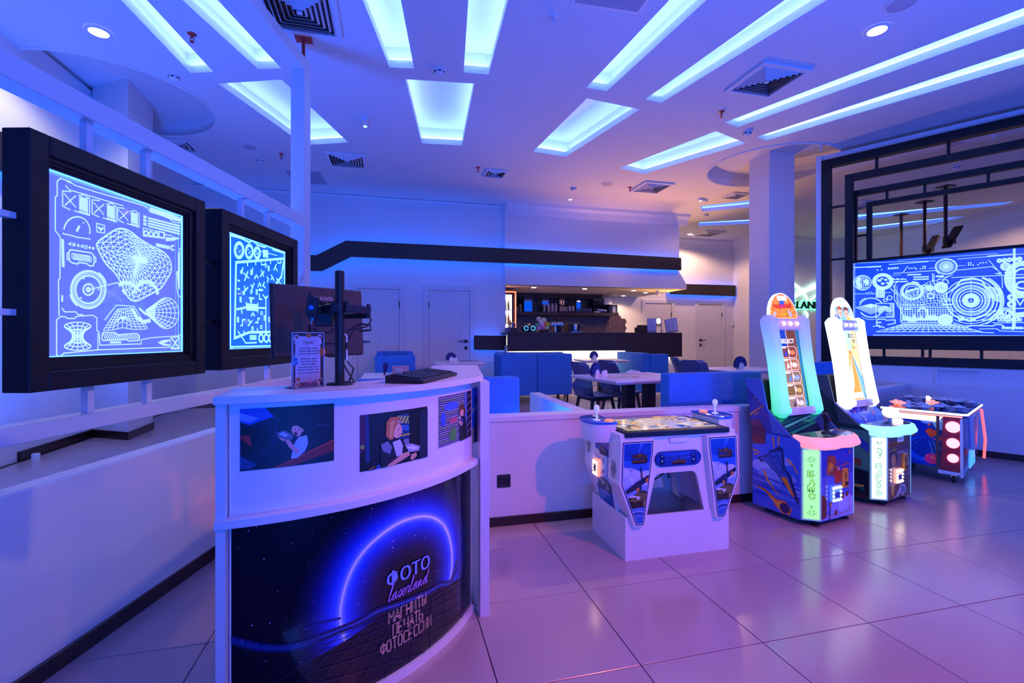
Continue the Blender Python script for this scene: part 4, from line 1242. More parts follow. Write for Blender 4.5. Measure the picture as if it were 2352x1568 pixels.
# arm towards the right-back (towards the monitor)
e1 = Vector((0.165, 0.20, za - 0.02))
def bar(b, p, q, w, h):
    p, q = Vector(p), Vector(q); d = (q - p); L = d.length; a = math.atan2(d.y, d.x)
    T = Matrix.Translation(p) @ Matrix.Rotation(a, 4, 'Z') @ Matrix.Rotation(-math.asin(d.z / L), 4, 'Y')
    b.box(0, L, -w / 2, w / 2, -h / 2, h / 2, 0.002, T)
b = MB(); bar(b, (0.02, -0.02, za), (0.115, 0.02, za - 0.012), 0.03, 0.03); obj('arm', b, M_BLKM, arm)
b = MB(); b.cyl((0.03, -0.014, za - 0.02), (0.03, -0.014, za + 0.025), 0.011, seg=12); b.cyl((0.110, 0.02, za - 0.032), (0.110, 0.02, za + 0.016), 0.008, seg=10); obj('knob', b, M_BLKM, arm)
b = MB(); bar(b, (0.112, 0.02, za - 0.03), (-0.06, 0.15, za - 0.03), 0.026, 0.022); obj('arm', b, M_BLKM, arm)
b = MB(); bar(b, (-0.02, -0.012, za), (-0.10, 0.06, za - 0.01), 0.028, 0.03); obj('arm', b, M_BLKM, arm)
for dx, dy in ((-0.03, 0.0), (-0.065, 0.03)):
    b = MB(); b.cyl((dx, dy, za - 0.026), (dx, dy, za + 0.024), 0.013, seg=12); obj('knob', b, M_BLKM, arm)
b = MB(); b.box(-0.10, -0.03, 0.02, 0.09, za - 0.075, za - 0.02, 0.004); obj('joint_block', b, M_BLKP, arm)
# small device with lens at the arm's left end
cp = at_y(718, 702, pb.y + 0.0)
dv = thing('camera', 'small black device with a round blue lens fixed left of the pole', 'camera', (cp.x, cp.y, cp.z))
b = MB(); b.box(-0.022, 0.022, -0.018, 0.02, -0.035, 0.036, 0.004, Matrix.Rotation(R(8), 4, 'Y')); obj('body', b, M_BLKP, dv)
b = MB(); b.cyl((-0.006, 0, 0.034), (-0.008, 0, 0.05), 0.012, 0.010, seg=14); obj('cap', b, M_BLKP, dv)
b = MB(); b.cyl((-0.002, -0.0185, -0.008), (-0.002, -0.0215, -0.008), 0.009, seg=18); o = obj('lens', b, mat('blue_lens', (0.03, 0.22, 0.85), 0.1), dv); o['label'] = 'round blue lens'
b = MB(); b.prism([(-0.022, -0.034), (0.018, -0.034), (0.006, -0.062), (-0.006, -0.062)], -0.015, 0.015, Matrix.Rotation(PI / 2, 4, 'X')); obj('bracket', b, M_BLKP, dv)
b = MB(); b.cyl((0.0, -0.014, -0.058), (-0.004, -0.014, -0.074), 0.003, seg=8); b.lathe([(0.005, -0.002), (0.007, 0), (0.005, 0.002)], 12, Matrix.Translation((0.001, -0.014, -0.054)) @ Matrix.Rotation(PI / 2, 4, 'X')); obj('clip', b, M_CHROME, dv)
# monitor: seen from behind
Zl, Zr = 1.98, 2.33
def cam_pt(px, py, Z):
    return VC + ray(px, py) * Z
mTL, mTR, mBL, mBR = cam_pt(617, 650, Zl), cam_pt(826, 667, Zr), cam_pt(628, 822, Zl), cam_pt(836, 815, Zr)
mc = (mTL + mTR + mBL + mBR) / 4
xax = ((mTR + mBR) - (mTL + mBL)); wm = xax.length / 2; xax.normalize()
zax = ((mTL + mTR) - (mBL + mBR)); hm = zax.length / 2; zax = (zax - xax * zax.dot(xax)).normalized()
yax = zax.cross(xax)
mon = thing('monitor', 'dark flat monitor seen from behind, mounted on the black pole', 'monitor', mc)
mon.rotation_euler = Matrix((xax, yax, zax)).transposed().to_euler()
M_MON = mat('dark_grey_shell', (0.085, 0.055, 0.055), 0.38, metal=0.3, var=0.05)
b = MB(); b.box(-wm / 2, wm / 2, 0.0, 0.012, -hm / 2, hm / 2, 0.003); obj('screen_frame', b, M_BLKP, mon)
b = MB(); b.box(-wm / 2 + 0.002, wm / 2 - 0.002, -0.012, 0.0, -hm / 2 + 0.002, hm / 2 - 0.002, 0.005); obj('rear_shell', b, M_MON, mon)
b = MB(); b.box(-0.06, 0.08, -0.022, -0.012, -0.10, -0.01, 0.004); obj('vesa_plate', b, M_MON, mon)
b = MB(); b.prism([(-0.05, -0.03), (-0.02, -0.055), (0.04, -0.055), (0.06, -0.035), (0.05, -0.03), (0.035, -0.045), (-0.015, -0.045), (-0.04, -0.025)], 0.0215, 0.024, Matrix.Rotation(PI / 2, 4, 'X')); obj('bracket', b, M_BLKM, mon)
b = MB(); b.box(0.03, 0.06, -0.016, 0.002, -hm / 2 - 0.006, -hm / 2 + 0.004, 0.002); obj('power_button', b, M_BLKP, mon)
q = Print(0.0001); q.text('HUAWEI', -0.045, hm / 2 - 0.062, 0.058, hm / 2 - 0.044, '#c8b8bc', bold=0.01); q.build('brand_lettering', xz(-0.0122), M_PRINT, mon)
# cables
b = MB(); b.tube([pb + Vector((0.10, 0.06, 0.30)), pb + Vector((0.12, 0.05, 0.26)), pb + Vector((0.105, 0.04, 0.235)), pb + Vector((0.05, 0.05, 0.22)), pb + Vector((0.015, 0.04, 0.15)), pb + Vector((0.018, 0.04, 0.10)), pb + Vector((0.05, 0.05, 0.06)), pb + Vector((0.03, 0.06, 0.002))], 0.0035, 6)
tag(obj('cable', b, M_BLKP, smooth=True), 'thin black cable hanging down beside the monitor pole to the counter', 'cable')
b = MB(); b.tube([pb + Vector((0.0, 0.05, 0.16)), pb + Vector((0.03, 0.06, 0.22)), pb + Vector((0.08, 0.06, 0.245)), pb + Vector((0.115, 0.055, 0.24)), pb + Vector((0.118, 0.06, 0.22)), pb + Vector((0.07, 0.07, 0.215))], 0.005, 7)
tag(obj('cable', b, mat('maroon_cable', (0.06, 0.02, 0.02), 0.5), smooth=True), 'thick maroon cable looping behind the monitor pole under the arm', 'cable')
b = MB(); b.tube([pb + Vector((0.012, 0.06, 0.006)), pb + Vector((0.055, 0.03, 0.004)), pb + Vector((0.02, 0.05, 0.06)), pb + Vector((0.01, 0.05, 0.08))], 0.004, 6)
tag(obj('cable', b, M_BLKP, smooth=True), 'short thick black cable slanting to the foot of the monitor pole', 'cable')
wp = pb + Vector((0.028, -0.01, 0.14))
pen = thing('stylus', 'slim white stylus hanging beside the pole above the keyboard', 'pen', wp)
b = MB(); b.tube([(0, 0, -0.045), (0, 0, 0.0), (0, 0, 0.052), (-0.003, 0, 0.06), (-0.008, 0, 0.062)], 0.0032, 8); obj('barrel', b, M_PLAST, pen, smooth=True)
b = MB(); b.cyl((0, 0, 0.0), (0, 0, 0.03), 0.0036, seg=8); obj('grip', b, M_BLKP, pen)

# price sign
s0, s1 = at_z(672, 893, ZT), at_z(744, 886, ZT)
sd = Vector(((s1 - s0).x, (s1 - s0).y)); sw = sd.length; sa = math.atan2(sd.y, sd.x)
hs = (893 - 763) / CF * (s0 - VC).dot(VD)
sg = thing('price_sign', 'clear acrylic stand with a printed price list, left of the pole', 'sign', (s0.x, s0.y, ZT), sa)
b = MB(); b.box(0, sw, 0.0, 0.003, 0.002, hs); b.box(0, sw, 0.0045, 0.0075, 0.002, hs); obj('acrylic_sleeve', b, M_ACRY, sg)
b = MB(); b.box(-0.005, sw * 0.98, -0.01, 0.055, 0.0, 0.0025); obj('acrylic_foot', b, M_ACRY, sg)
b = MB()
for x0, x1, z0, z1 in ((0, sw, hs - 0.0015, hs + 0.0005), (0, 0.0015, 0, hs), (sw - 0.0015, sw, 0, hs)):
    b.box(x0, x1, -0.0008, 0.008, z0, z1)
obj('polished_edge', b, mat('polished_acrylic_edge', (0.55, 0.60, 0.85), 0.15), sg)
q = Print(0.00003)
w, h = sw, hs
X = lambda a, c: (a * w, c * h)
q.rect(0.002, 0.004, w - 0.002, h - 0.003, '#5a3a2c'); q.rect(*X(0.10, 0.10), *X(0.90, 0.93), '#f4ecf4')
q.rect(*X(0.02, 0.02), *X(0.98, 0.10), '#8c5a78'); q.poly([X(0.42, 0.05), X(0.62, 0.06), X(0.64, 0.10), X(0.48, 0.10)], '#d874b8')
q.ell(*X(0.52, 0.95), 0.09 * w, 0.05 * h, '#f08a30'); q.ell(*X(0.97, 0.64), 0.11 * w, 0.075 * h, '#f08830'); q.ell(*X(0.08, 0.48), 0.11 * w, 0.075 * h, '#3c88c4'); q.line([X(0.0, 0.48), X(0.08, 0.46), X(0.17, 0.5)], 0.004, '#bcdcf0'); q.line([X(0.02, 0.44), X(0.1, 0.43)], 0.003, '#88c0e8')
q.poly([X(0.03, 0.55), X(0.10, 0.66), X(0.12, 0.55)], '#9cc8d8'); q.ell(*X(0.19, 0.16), 0.055 * w, 0.035 * h, '#e89838')
for (a, c, hue) in ((0.13, 0.92, '#a87838'), (0.88, 0.93, '#c87868'), (0.88, 0.12, '#7c4028'), (0.16, 0.07, '#c89858')):
    q.ell(*X(a, c), 0.075 * w, 0.042 * h, '#f8f4f4'); q.ell(*X(a + 0.01, c - 0.005), 0.048 * w, 0.026 * h, hue)
    q.ell(*X(a, c - 0.075), 0.05 * w, 0.035 * h, '#f4eef0'); q.line([X(a - 0.02, c - 0.09), X(a - 0.05, c - 0.13)], 0.006, '#f4eef0'); q.line([X(a + 0.02, c - 0.09), X(a + 0.05, c - 0.14)], 0.006, '#f4eef0'); q.line([X(a - 0.03, c - 0.06), X(a - 0.09, c - 0.03)], 0.005, '#f4eef0')
q.poly([X(0.62, 0.12), X(0.82, 0.14), X(0.84, 0.10), X(0.60, 0.09)], '#a8b4e0'); q.rect(*X(0.88, 0.02), *X(0.98, 0.09), '#1c2870')
q.text('Прайс', *X(0.36, 0.775), *X(0.68, 0.85), '#6a4a3c')
for (t, a0_, a1_, c) in (('1 ФОТО НА EMAIL - 200 РУБ.', 0.22, 0.80, 0.700), ('10 ФОТО НА EMAIL - 500 РУБ.', 0.20, 0.82, 0.650), ('20 ФОТО НА EMAIL - 800 РУБ.', 0.20, 0.82, 0.600), ('ПЕЧАТЬ 10Х15 - 200 РУБ.', 0.26, 0.78, 0.508), ('ПЕЧАТЬ 15Х20 - 300 РУБ.', 0.26, 0.78, 0.458), ('ПЕЧАТЬ А4 - 500 РУБ.', 0.29, 0.77, 0.408), ('МАГНИТ ВИНИЛОВЫЙ - 400 РУБ.', 0.19, 0.84, 0.358), ('МАГНИТ НА ХОЛОДИЛЬНИК - 450 РУБ.', 0.16, 0.86, 0.308), ('МАГНИТ НА БОЛЬШОЙ - 500 РУБ.', 0.18, 0.84, 0.258)):
    q.text(t, *X(a0_, c), *X(a1_, c + 0.026), '#5a3028', bold=0.02)
o = q.build('price_sheet', xz(0.0036), printmat('paper_print', 0.6), sg)

# keyboard
k00, k10, k11, k01 = at_z(886, 874, ZT), at_z(972, 882, ZT), at_z(1050, 862, ZT), at_z(985, 855, ZT)
kx = Vector((k11 - k10).xy); kl = kx.length; ka = math.atan2(kx.y, kx.x)
kb = thing('keyboard', 'black computer keyboard lying on the counter top', 'keyboard', (k10.x, k10.y, ZT), ka)
kd = 0.165
b = MB(); b.loft([[(x, y, z) for (y, z) in ((0.0, 0.002), (0.0, 0.012), (0.012, 0.017), (kd, 0.032), (kd, 0.002))] for x in (0.0, kl)]); obj('body', b, M_BLKP, kb)
b = MB()
T = Matrix.Translation((0, 0.012, 0.017)) @ Matrix.Rotation(math.atan2(0.015, kd - 0.012), 4, 'X')
nx = 21; pw = (kl - 0.03) / nx
for i in range(nx):
    for j in range(6):
        if i in (14, 18) and j < 5 and i == 14: continue
        if j == 0 and 4 <= i <= 8:
            if i == 4: b.box(0.015 + i * pw, 0.015 + (i + 5) * pw - 0.003, 0.008, 0.026, 0, 0.006, M=T)
            continue
        y = 0.008 + j * 0.0225
        b.box(0.015 + i * pw, 0.015 + (i + 1) * pw - 0.003, y, y + 0.0185, 0, 0.006, 0.0, T)
o = obj('keys', b, mat('black_key_plastic', (0.02, 0.02, 0.028), 0.5), kb); o['kind'] = 'stuff'
# card holder beside the keyboard
ch = at_z(905, 878, ZT)
hd = thing('card_holder', 'black card stand with white cards at the left end of the keyboard', 'card holder', (ch.x - 0.01, ch.y + 0.04, ZT), ka - 0.9)
b = MB(); b.prism([(0, 0), (0.075, 0), (0.07, 0.028), (0.055, 0.03), (0.04, 0.012), (0.0, 0.012)], -0.06, 0.02, Matrix.Rotation(PI / 2, 4, 'X')); obj('stand', b, M_BLKP, hd)
for i in range(4):
    b = MB(); b.box(0.03 + 0.004 * i, 0.032 + 0.004 * i, -0.015, 0.055, 0.014, 0.052, M=Matrix.Translation((0, 0, 0))); obj('card', b, M_PLAST, hd)
b = MB(); b.box(0.046, 0.05, -0.018, 0.058, 0.012, 0.042); obj('clip', b, M_BLKM, hd)

# ================================================================== TANK GAME TABLE
YT = 2.62
tk = thing('arcade_table', 'white two-player tank game table with a screen top and four picture wings', 'game table', (1.735, 2.63, 0))
def lx(px, py, y=0.0):
    p = at_y(px, py, 2.63 + y); return (p.x - 1.735, p.z)
b = MB(); b.box(-0.365, 0.365, 0, 0.014, 0, 0.265); b.box(-0.365, 0.365, 0.476, 0.49, 0, 0.265); b.box(-0.365, -0.351, 0.014, 0.476, 0, 0.265); b.box(0.351, 0.365, 0.014, 0.476, 0, 0.265); obj('base', b, M_PLAST, tk)
def frontpanel(y0, y1):
    n = [(-0.215, 0.265), (-0.165, 0.475), (-0.155, 0.50), (-0.13, 0.515), (0.105, 0.515), (0.13, 0.50), (0.14, 0.475), (0.19, 0.265)]
    out = [(-0.29, 0.265)] + n + [(0.29, 0.265), (0.33, 0.745), (-0.33, 0.745)]
    b = MB(); b.prism(out, -y1, -y0, M); return b
obj('front_panel', frontpanel(0.01, 0.03), M_PLAST, tk)
obj('rear_panel', frontpanel(0.46, 0.48), M_PLAST, tk)
for s in (-1, 1):
    b = MB(); b.prism([(s * 0.24, 0.265), (s * 0.29, 0.265), (s * 0.33, 0.745), (s * 0.28, 0.745)], -0.47, -0.02, M); obj('side_wall', b, M_PLAST, tk)
b = MB(); b.box(-0.06, 0.06, -0.002, 0.01, 0.70, 0.735, 0.004); obj('latch', b, M_PLAST, tk)
WL = [(-0.335, 0.73), (-0.325, 0.742), (-0.115, 0.742), (-0.105, 0.73), (-0.11, 0.66), (-0.17, 0.225), (-0.185, 0.21), (-0.235, 0.21), (-0.25, 0.225), (-0.345, 0.475)]
WL = [(x - 0.075, z) for x, z in WL]
def wing(y0, y1, s, name='wing'):
    b = MB(); b.prism([(s * x, z) for x, z in WL], -y1, -y0, M, bev=0.008); obj(name, b, M_PLAST, tk, smooth=True)
def tankart(q, X, flip=1, plane=True):
    """sky with clouds, tank, aeroplane; X maps 0..1 picture coordinates"""
    P = lambda pts, c: q.poly([X(*p) for p in pts], c)
    P([(0, 0), (1, 0), (1, 1), (0, 1)], '#2f6fd0'); P([(0, 0.8), (1, 0.75), (1, 1), (0, 1)], '#1c50b4'); P([(0.6, 1), (0.72, 1), (0.5, 0.85)], '#3f78d8')
    rs = random.Random(5)
    P([(0, 0.3), (1, 0.3), (1, 0.60), (0.7, 0.66), (0.4, 0.58), (0.2, 0.70), (0, 0.72)], '#b4caf2')
    for i in range(22):
        u = rs.uniform(-0.05, 1.05); q_ = (u, 0.64 - 0.10 * u + rs.uniform(-0.09, 0.05)); a = rs.uniform(0.10, 0.20)
        P([(q_[0] + a * math.cos(t), q_[1] + 0.30 * a * math.sin(t)) for t in [2 * PI * k / 10 for k in range(10)]], rs.choice(('#bcd0f4', '#cad9f7', '#aec6f0')))
    P([(0, 0.44), (0.3, 0.50), (0.6, 0.46), (1, 0.50), (1, 0.36), (0, 0.36)], '#7ca4e4')
    P([(0, 0.02), (1, 0.02), (1, 0.30), (0, 0.26)], '#2c68c4')
    for i in range(7): P([(0, 0.06 + 0.03 * i), (0.5, 0.10 + 0.03 * i), (1, 0.07 + 0.03 * i), (0.5, 0.12 + 0.03 * i)], ('#5c94e0', '#183c84', '#86b0ec')[i % 3])
    def tank(x, y, s, c):
        P([(x - s, y), (x + s, y), (x + 0.9 * s, y - 0.18 * s), (x - 0.8 * s, y - 0.18 * s)], '#2c1a1c'); P([(x - s, y + 0.02), (x - 0.8 * s, y + 0.10 * s + 0.02), (x + 0.85 * s, y + 0.12 * s + 0.02), (x + s, y)], c)
        P([(x - 0.35 * s, y + 0.10 * s), (x - 0.25 * s, y + 0.26 * s), (x + 0.4 * s, y + 0.28 * s), (x + 0.55 * s, y + 0.10 * s)], c)
        P([(x - 1.25 * s, y + 0.25 * s), (x - 0.3 * s, y + 0.17 * s), (x - 0.3 * s, y + 0.21 * s), (x - 1.25 * s, y + 0.28 * s)], c)
        for k in range(6): P([(x + s * (-0.75 + 0.28 * k + 0.09 * math.cos(t)), y - 0.07 * s + 0.06 * s * math.sin(t)) for t in [2 * PI * j / 8 for j in range(8)]], '#806450')
        P([(x - 0.2 * s, y + 0.14 * s), (x + 0.1 * s, y + 0.24 * s), (x + 0.2 * s, y + 0.16 * s)], '#a08058')
    tank(0.56, 0.80, 0.28, '#54402e')
    P([(0.2, 0.66), (0.35, 0.69), (0.42, 0.72), (0.30, 0.67)], '#3c5c98')
    if plane:
        P([(0.05, 0.42), (0.45, 0.52), (0.95, 0.62), (0.97, 0.57), (0.5, 0.44), (0.1, 0.38)], '#16284c'); P([(0.58, 0.70), (0.62, 0.55), (0.68, 0.56), (0.64, 0.70)], '#243c6c'); P([(0.63, 0.66), (0.64, 0.58), (0.66, 0.60)], '#d08030')
        P([(0.42, 0.52), (0.52, 0.36), (0.62, 0.40), (0.66, 0.56)], '#1c3058')
        for (x, y) in ((0.5, 0.43), (0.82, 0.54)): P([(x + 0.05 * math.cos(t), y + 0.03 * math.sin(t)) for t in [2 * PI * k / 10 for k in range(10)]], '#e08a30'); 
    P([(0.12, 0.20), (0.95, 0.22), (1, 0.36), (0.7, 0.42), (0.45, 0.38), (0.2, 0.36)], '#2e2018'); P([(0.2, 0.30), (0.5, 0.40), (0.9, 0.38), (1, 0.32), (0.4, 0.28)], '#6a643c'); P([(0.1, 0.34), (0.3, 0.37), (0.6, 0.34), (0.5, 0.30), (0.45, 0.34)], '#dde4f4')
    P([(x + 0.74, y + 0.26) for x, y in [(0.06 * math.cos(t), 0.04 * math.sin(t)) for t in [2 * PI * k / 10 for k in range(10)]]], '#a08c58')
def wingpic(y, s):
    ins = offset(ccw([Vector((s * x, z)) for x, z in WL]), -0.013); ins2 = offset(ccw([Vector((s * x, z)) for x, z in WL]), -0.019); ins3 = offset(ccw([Vector((s * (x - 0.075), z)) for x, z in ((-0.335, 0.742), (-0.105, 0.742), (-0.11, 0.66), (-0.172, 0.21), (-0.244, 0.21), (-0.345, 0.475))]), -0.023)
    q = Print(0.0001); q.poly(ins, '#101a44'); q.poly(ins2, '#dfe6fa')
    x0 = min(p[0] for p in ins3); x1 = max(p[0] for p in ins3)
    a = Print(0.0001); tankart(a, lambda u, v: (x0 + (x1 - x0) * u, 0.23 + 0.49 * v))
    # keep only what lies inside the wing outline (convex): clip against each edge
    new = []
    for tri, c, l in a.t:
        p = list(tri)
        for i in range(len(ins3)):
            A, B = Vector(ins3[i - 1]), Vector(ins3[i])
            nn = Vector((-(B - A).y, (B - A).x)); o2 = []
            for k in range(len(p)):
                e, f = p[k - 1], p[k]; de, df = (e - A).dot(nn), (f - A).dot(nn)
                if (de >= 0) != (df >= 0): o2.append(e + (f - e) * (de / (de - df)))
                if df >= 0: o2.append(f)
            p = o2
            if len(p) < 3: break
        for k in range(1, len(p) - 1): new.append(([p[0], p[k], p[k + 1]], c, l + 3))
    q.t += new
    q.build('picture', xz(y), M_PRINTG, tk)
for s in (-1, 1):
    wing(-0.03, 0.13, s); wing(0.36, 0.50, s); wingpic(-0.0305, s)
for s in (-1, 1):
    b = MB(); b.prism([(s * 0.30, 0.24), (s * 0.36, 0.24), (s * 0.405, 0.47), (s * 0.395, 0.735), (s * 0.30, 0.735)], -0.37, -0.12, M); obj('end_wall', b, M_PLAST, tk)
# left end picture, coin slot and lit start button
q = Print(0.0001)
EX = lambda u, v: (0.135 + (0.355 - 0.135) * u, 0.27 + (0.70 - 0.27) * v)
tankart(q, EX, plane=False)
def endmap(u, v, o):
    xx = -0.405 + (0.01 * (v - 0.47) / 0.265 if v > 0.47 else 0.045 * (0.47 - v) / 0.23)
    return (xx - 0.001 - o, 0.49 - u, v)
q.clip(0.135, 0.355, 0.27, 0.70)
q.build('picture', endmap, M_PRINTG, tk)
b = MB(); b.box(-0.422, -0.40, 0.165, 0.205, 0.47, 0.60, 0.004); obj('coin_plate', b, M_PLAST, tk)
b = MB(); b.box(-0.426, -0.42, 0.18, 0.19, 0.55, 0.58); b.cyl((-0.428, 0.185, 0.50), (-0.42, 0.185, 0.50), 0.012, seg=14); obj('coin_slot', b, M_GREY, tk)
b = MB(); b.box(-0.43, -0.40, 0.265, 0.335, 0.44, 0.55, 0.008); obj('card_reader', b, glow('reader_red_light', (1.0, 0.22, 0.10), 1.6), tk)
b = MB()
for i in range(4):
    for (y, z) in ((0.272 + 0.018 * i, 0.535), (0.272 + 0.018 * i, 0.455), (0.272, 0.46 + 0.02 * i), (0.328, 0.46 + 0.02 * i)):
        b.sphere((-0.431, y, z), 0.006, 8, 6)
o = obj('reader_light', b, glow('reader_lamp', (1.0, 0.75, 0.45), 12), tk); o['kind'] = 'stuff'
b = MB(); b.box(-0.433, -0.429, 0.283, 0.317, 0.475, 0.515); obj('reader_display', b, mat('reader_display', (0.05, 0.04, 0.10), 0.2), tk)
b = MB(); b.cyl((-0.412, 0.155, 0.40), (-0.40, 0.155, 0.40), 0.016, seg=16); obj('button', b, M_GREY, tk)
b = MB()
for y0, zc_ in ((0.05, 0.55), (0.43, 0.62)):
    for i in range(-3, 4):
        for j in range(-5, 6):
            if (i / 3.2) ** 2 + (j / 5.2) ** 2 < 1:
                b.cyl((-0.4215, y0 + i * 0.011, zc_ + j * 0.011), (-0.418, y0 + i * 0.011, zc_ + j * 0.011), 0.0025, seg=6)
o = obj('speaker_hole', b, M_DARK, tk); o['kind'] = 'stuff'
# top tray, screen, pods
b = MB(); b.box(-0.405, 0.405, -0.01, 0.50, 0.738, 0.772, 0.008); obj('top_tray', b, M_PLAST, tk, smooth=True)
b = MB(); b.box(-0.375, 0.355, -0.022, 0.452, 0.752, 0.785, 0.003); obj('screen_bezel', b, M_BLACK, tk)
q = Print(0.0001)
q.rect(-0.335, 0.03, 0.315, 0.42, '#b8b49c')
rs = random.Random(9)
for i in range(64):
    u, v = -0.335 + 0.065 * rs.randrange(10) / 1.0, 0.03 + 0.049 * rs.randrange(8)
    if -0.15 < u < 0.08 and rs.random() < 0.7: continue
    q.rect(u, v, u + 0.062, v + 0.046, rs.choice(('#c8983c', '#34528c', '#d8b46c', '#3c6ca8', '#a88848', '#dcd8c0', '#28406c')))
    if rs.random() < 0.5: q.rect(u + 0.015, v + 0.012, u + 0.045, v + 0.034, rs.choice(('#e8cc80', '#1c3468', '#b07c30')))
q.ell(0.05, 0.25, 0.012, 0.008, '#c87858'); q.ell(-0.06, 0.32, 0.012, 0.008, '#c87858')
q.clip(-0.335, 0.315, 0.03, 0.42)
q.build('screen', lambda u, v, o: (u, v, 0.7855 + o), printmat('tank_screen', 0.08, glowing=0.55), tk)
for s in (-1, 1):
    T = Matrix.Translation((s * 0.43, 0.25, 0))
    pts = [(s * 0.11 * math.cos(t), 0.145 * math.sin(t)) for t in [-PI / 2 + PI * i / 16 for i in range(17)]] + [(-s * 0.06, 0.145), (-s * 0.06, -0.145)]
    b = MB(); b.prism(ccw([Vector(p) for p in pts]), 0.70, 0.815, T, bev=0.006); obj('player_pod', b, M_PLAST, tk, smooth=True)
    b = MB(); b.prism(offset(ccw([Vector(p) for p in pts]), 0.006), 0.815, 0.828, T, bev=0.003); obj('pod_top', b, mat('blue_glossy_panel', (0.02, 0.12, 0.62), 0.1, coat=0.6), tk, smooth=True)
    j = Vector((s * 0.43 + s * 0.03, 0.25 - 0.045 * (1 if s < 0 else -0.2), 0.828))
    b = MB(); b.lathe([(0.024, 0), (0.022, 0.003), (0.006, 0.006), (0.006, 0.045), (0.009, 0.05), (0.017, 0.066), (0.0185, 0.078), (0.014, 0.092), (0.004, 0.097)], 18, Matrix.Translation(j)); obj('joystick', b, glow('lit_clear_knob', (0.55, 0.70, 1.0), 0.35, (0.75, 0.8, 0.95)), tk, smooth=True)
    b = MB(); b.lathe([(0.030, 0), (0.030, 0.008), (0.024, 0.014), (0.004, 0.016)], 20, Matrix.Translation((s * 0.43 - s * 0.02, 0.25 + (-0.12 if s < 0 else 0.07), 0.828))); obj('push_button', b, glow('lit_orange_button', (1.0, 0.35, 0.12), 0.5, (0.8, 0.3, 0.15)), tk, smooth=True)
# oval name plate
q = Print(0.0001)
cz, hw, hh = 0.603, 0.163, 0.047
def stad(hw, hh, cx=0.0):
    return [(cx + (hw - hh) + hh * math.cos(t), cz + hh * math.sin(t)) for t in [-PI / 2 + PI * i / 12 for i in range(13)]] + [(cx - (hw - hh) + hh * math.cos(t), cz + hh * math.sin(t)) for t in [PI / 2 + PI * i / 12 for i in range(13)]]
b = MB(); b.prism(stad(hw, hh), 0.002, 0.012 - 0.0, M @ Matrix.Translation((0, 0, -0.012)), bev=0.002); obj('name_plate', b, mat('navy_plate', (0.01, 0.02, 0.16), 0.3), tk)
q.poly(stad(hw - 0.006, hh - 0.006), '#1c3c9c'); q.poly([(-0.12, cz + 0.04), (0.10, cz + 0.04), (0.08, cz + 0.02), (-0.10, cz + 0.015)], '#2c58c4')
for sx_ in (-0.115, 0.105):
    q.ell(sx_, cz - 0.012, 0.016, 0.022, '#0a1030'); q.poly([(sx_ - 0.007, cz - 0.018), (sx_ + 0.007, cz - 0.018), (sx_ + 0.007, cz - 0.008), (sx_, cz), (sx_ - 0.007, cz - 0.008)], '#7ab0f4'); q.rect(sx_ - 0.018, cz + 0.013, sx_ + 0.018, cz + 0.025, '#080c24'); q.rect(sx_ - 0.010, cz + 0.017, sx_ + 0.010, cz + 0.021, '#88a8e0')
q.poly([(-0.05, cz - 0.03), (0.05, cz - 0.03), (0.055, cz - 0.012), (0.02, cz + 0.002), (-0.03, cz - 0.008)], '#6a4a30'); q.rect(-0.045, cz - 0.036, 0.045, cz - 0.026, '#241814')
q.text('CUTE TANK', -0.088, cz - 0.012, 0.088, cz + 0.020, '#0a1440', bold=0.07); q.text('CUTE TANK', -0.085, cz - 0.010, 0.085, cz + 0.018, '#4878e8', bold=0.01)
q.build('name_print', xz(-0.0125 + 0.012), M_PRINTG, tk)
b = MB(); b.tube([(-0.25, 0.44, 0.42), (-0.12, 0.40, 0.36), (0.0, 0.38, 0.335), (0.12, 0.42, 0.36), (0.2, 0.44, 0.40), (0.21, 0.44, 0.34)], 0.005, 6); obj('power_cord', b, M_BLKP, tk, smooth=True)
b = MB(Matrix.Translation((-0.10, 0.455, 0.47)) @ Matrix.Rotation(PI / 2, 4, 'X'))
for r in (0.012, 0.024, 0.036): b.lathe([(r - 0.004, 0), (r + 0.003, 0), (r + 0.003, 0.004), (r - 0.004, 0.004)], 16, cap=False)
obj('fan_grille', b, M_BLKP, tk)

# ================================================================== UPRIGHT ARCADE MACHINES
def ramp_glow(name, stops, strength, z0, z1):
    """light column with colour-changing LEDs along its height"""
    m = bpy.data.materials.new(name); m.use_nodes = True
    nt = m.node_tree; bs = nt.nodes['Principled BSDF']
    tc = nt.nodes.new('ShaderNodeTexCoord'); sp = nt.nodes.new('ShaderNodeSeparateXYZ'); mr = nt.nodes.new('ShaderNodeMapRange'); cr = nt.nodes.new('ShaderNodeValToRGB')
    mr.inputs['From Min'].default_value = z0; mr.inputs['From Max'].default_value = z1
    nt.links.new(tc.outputs['Object'], sp.inputs[0]); nt.links.new(sp.outputs['Z'], mr.inputs['Value']); nt.links.new(mr.outputs['Result'], cr.inputs['Fac'])
    el = cr.color_ramp.elements
    el[0].position, el[0].color = stops[0][0], stops[0][1] + (1,)
    el[1].position, el[1].color = stops[-1][0], stops[-1][1] + (1,)
    for p, c in stops[1:-1]:
        e = el.new(p); e.color = c + (1,)
    nt.links.new(cr.outputs['Color'], bs.inputs['Emission Color']); bs.inputs['Emission Strength'].default_value = strength
    bs.inputs['Base Color'].default_value = (0.35, 0.38, 0.42, 1); bs.inputs['Roughness'].default_value = 0.25
    return m
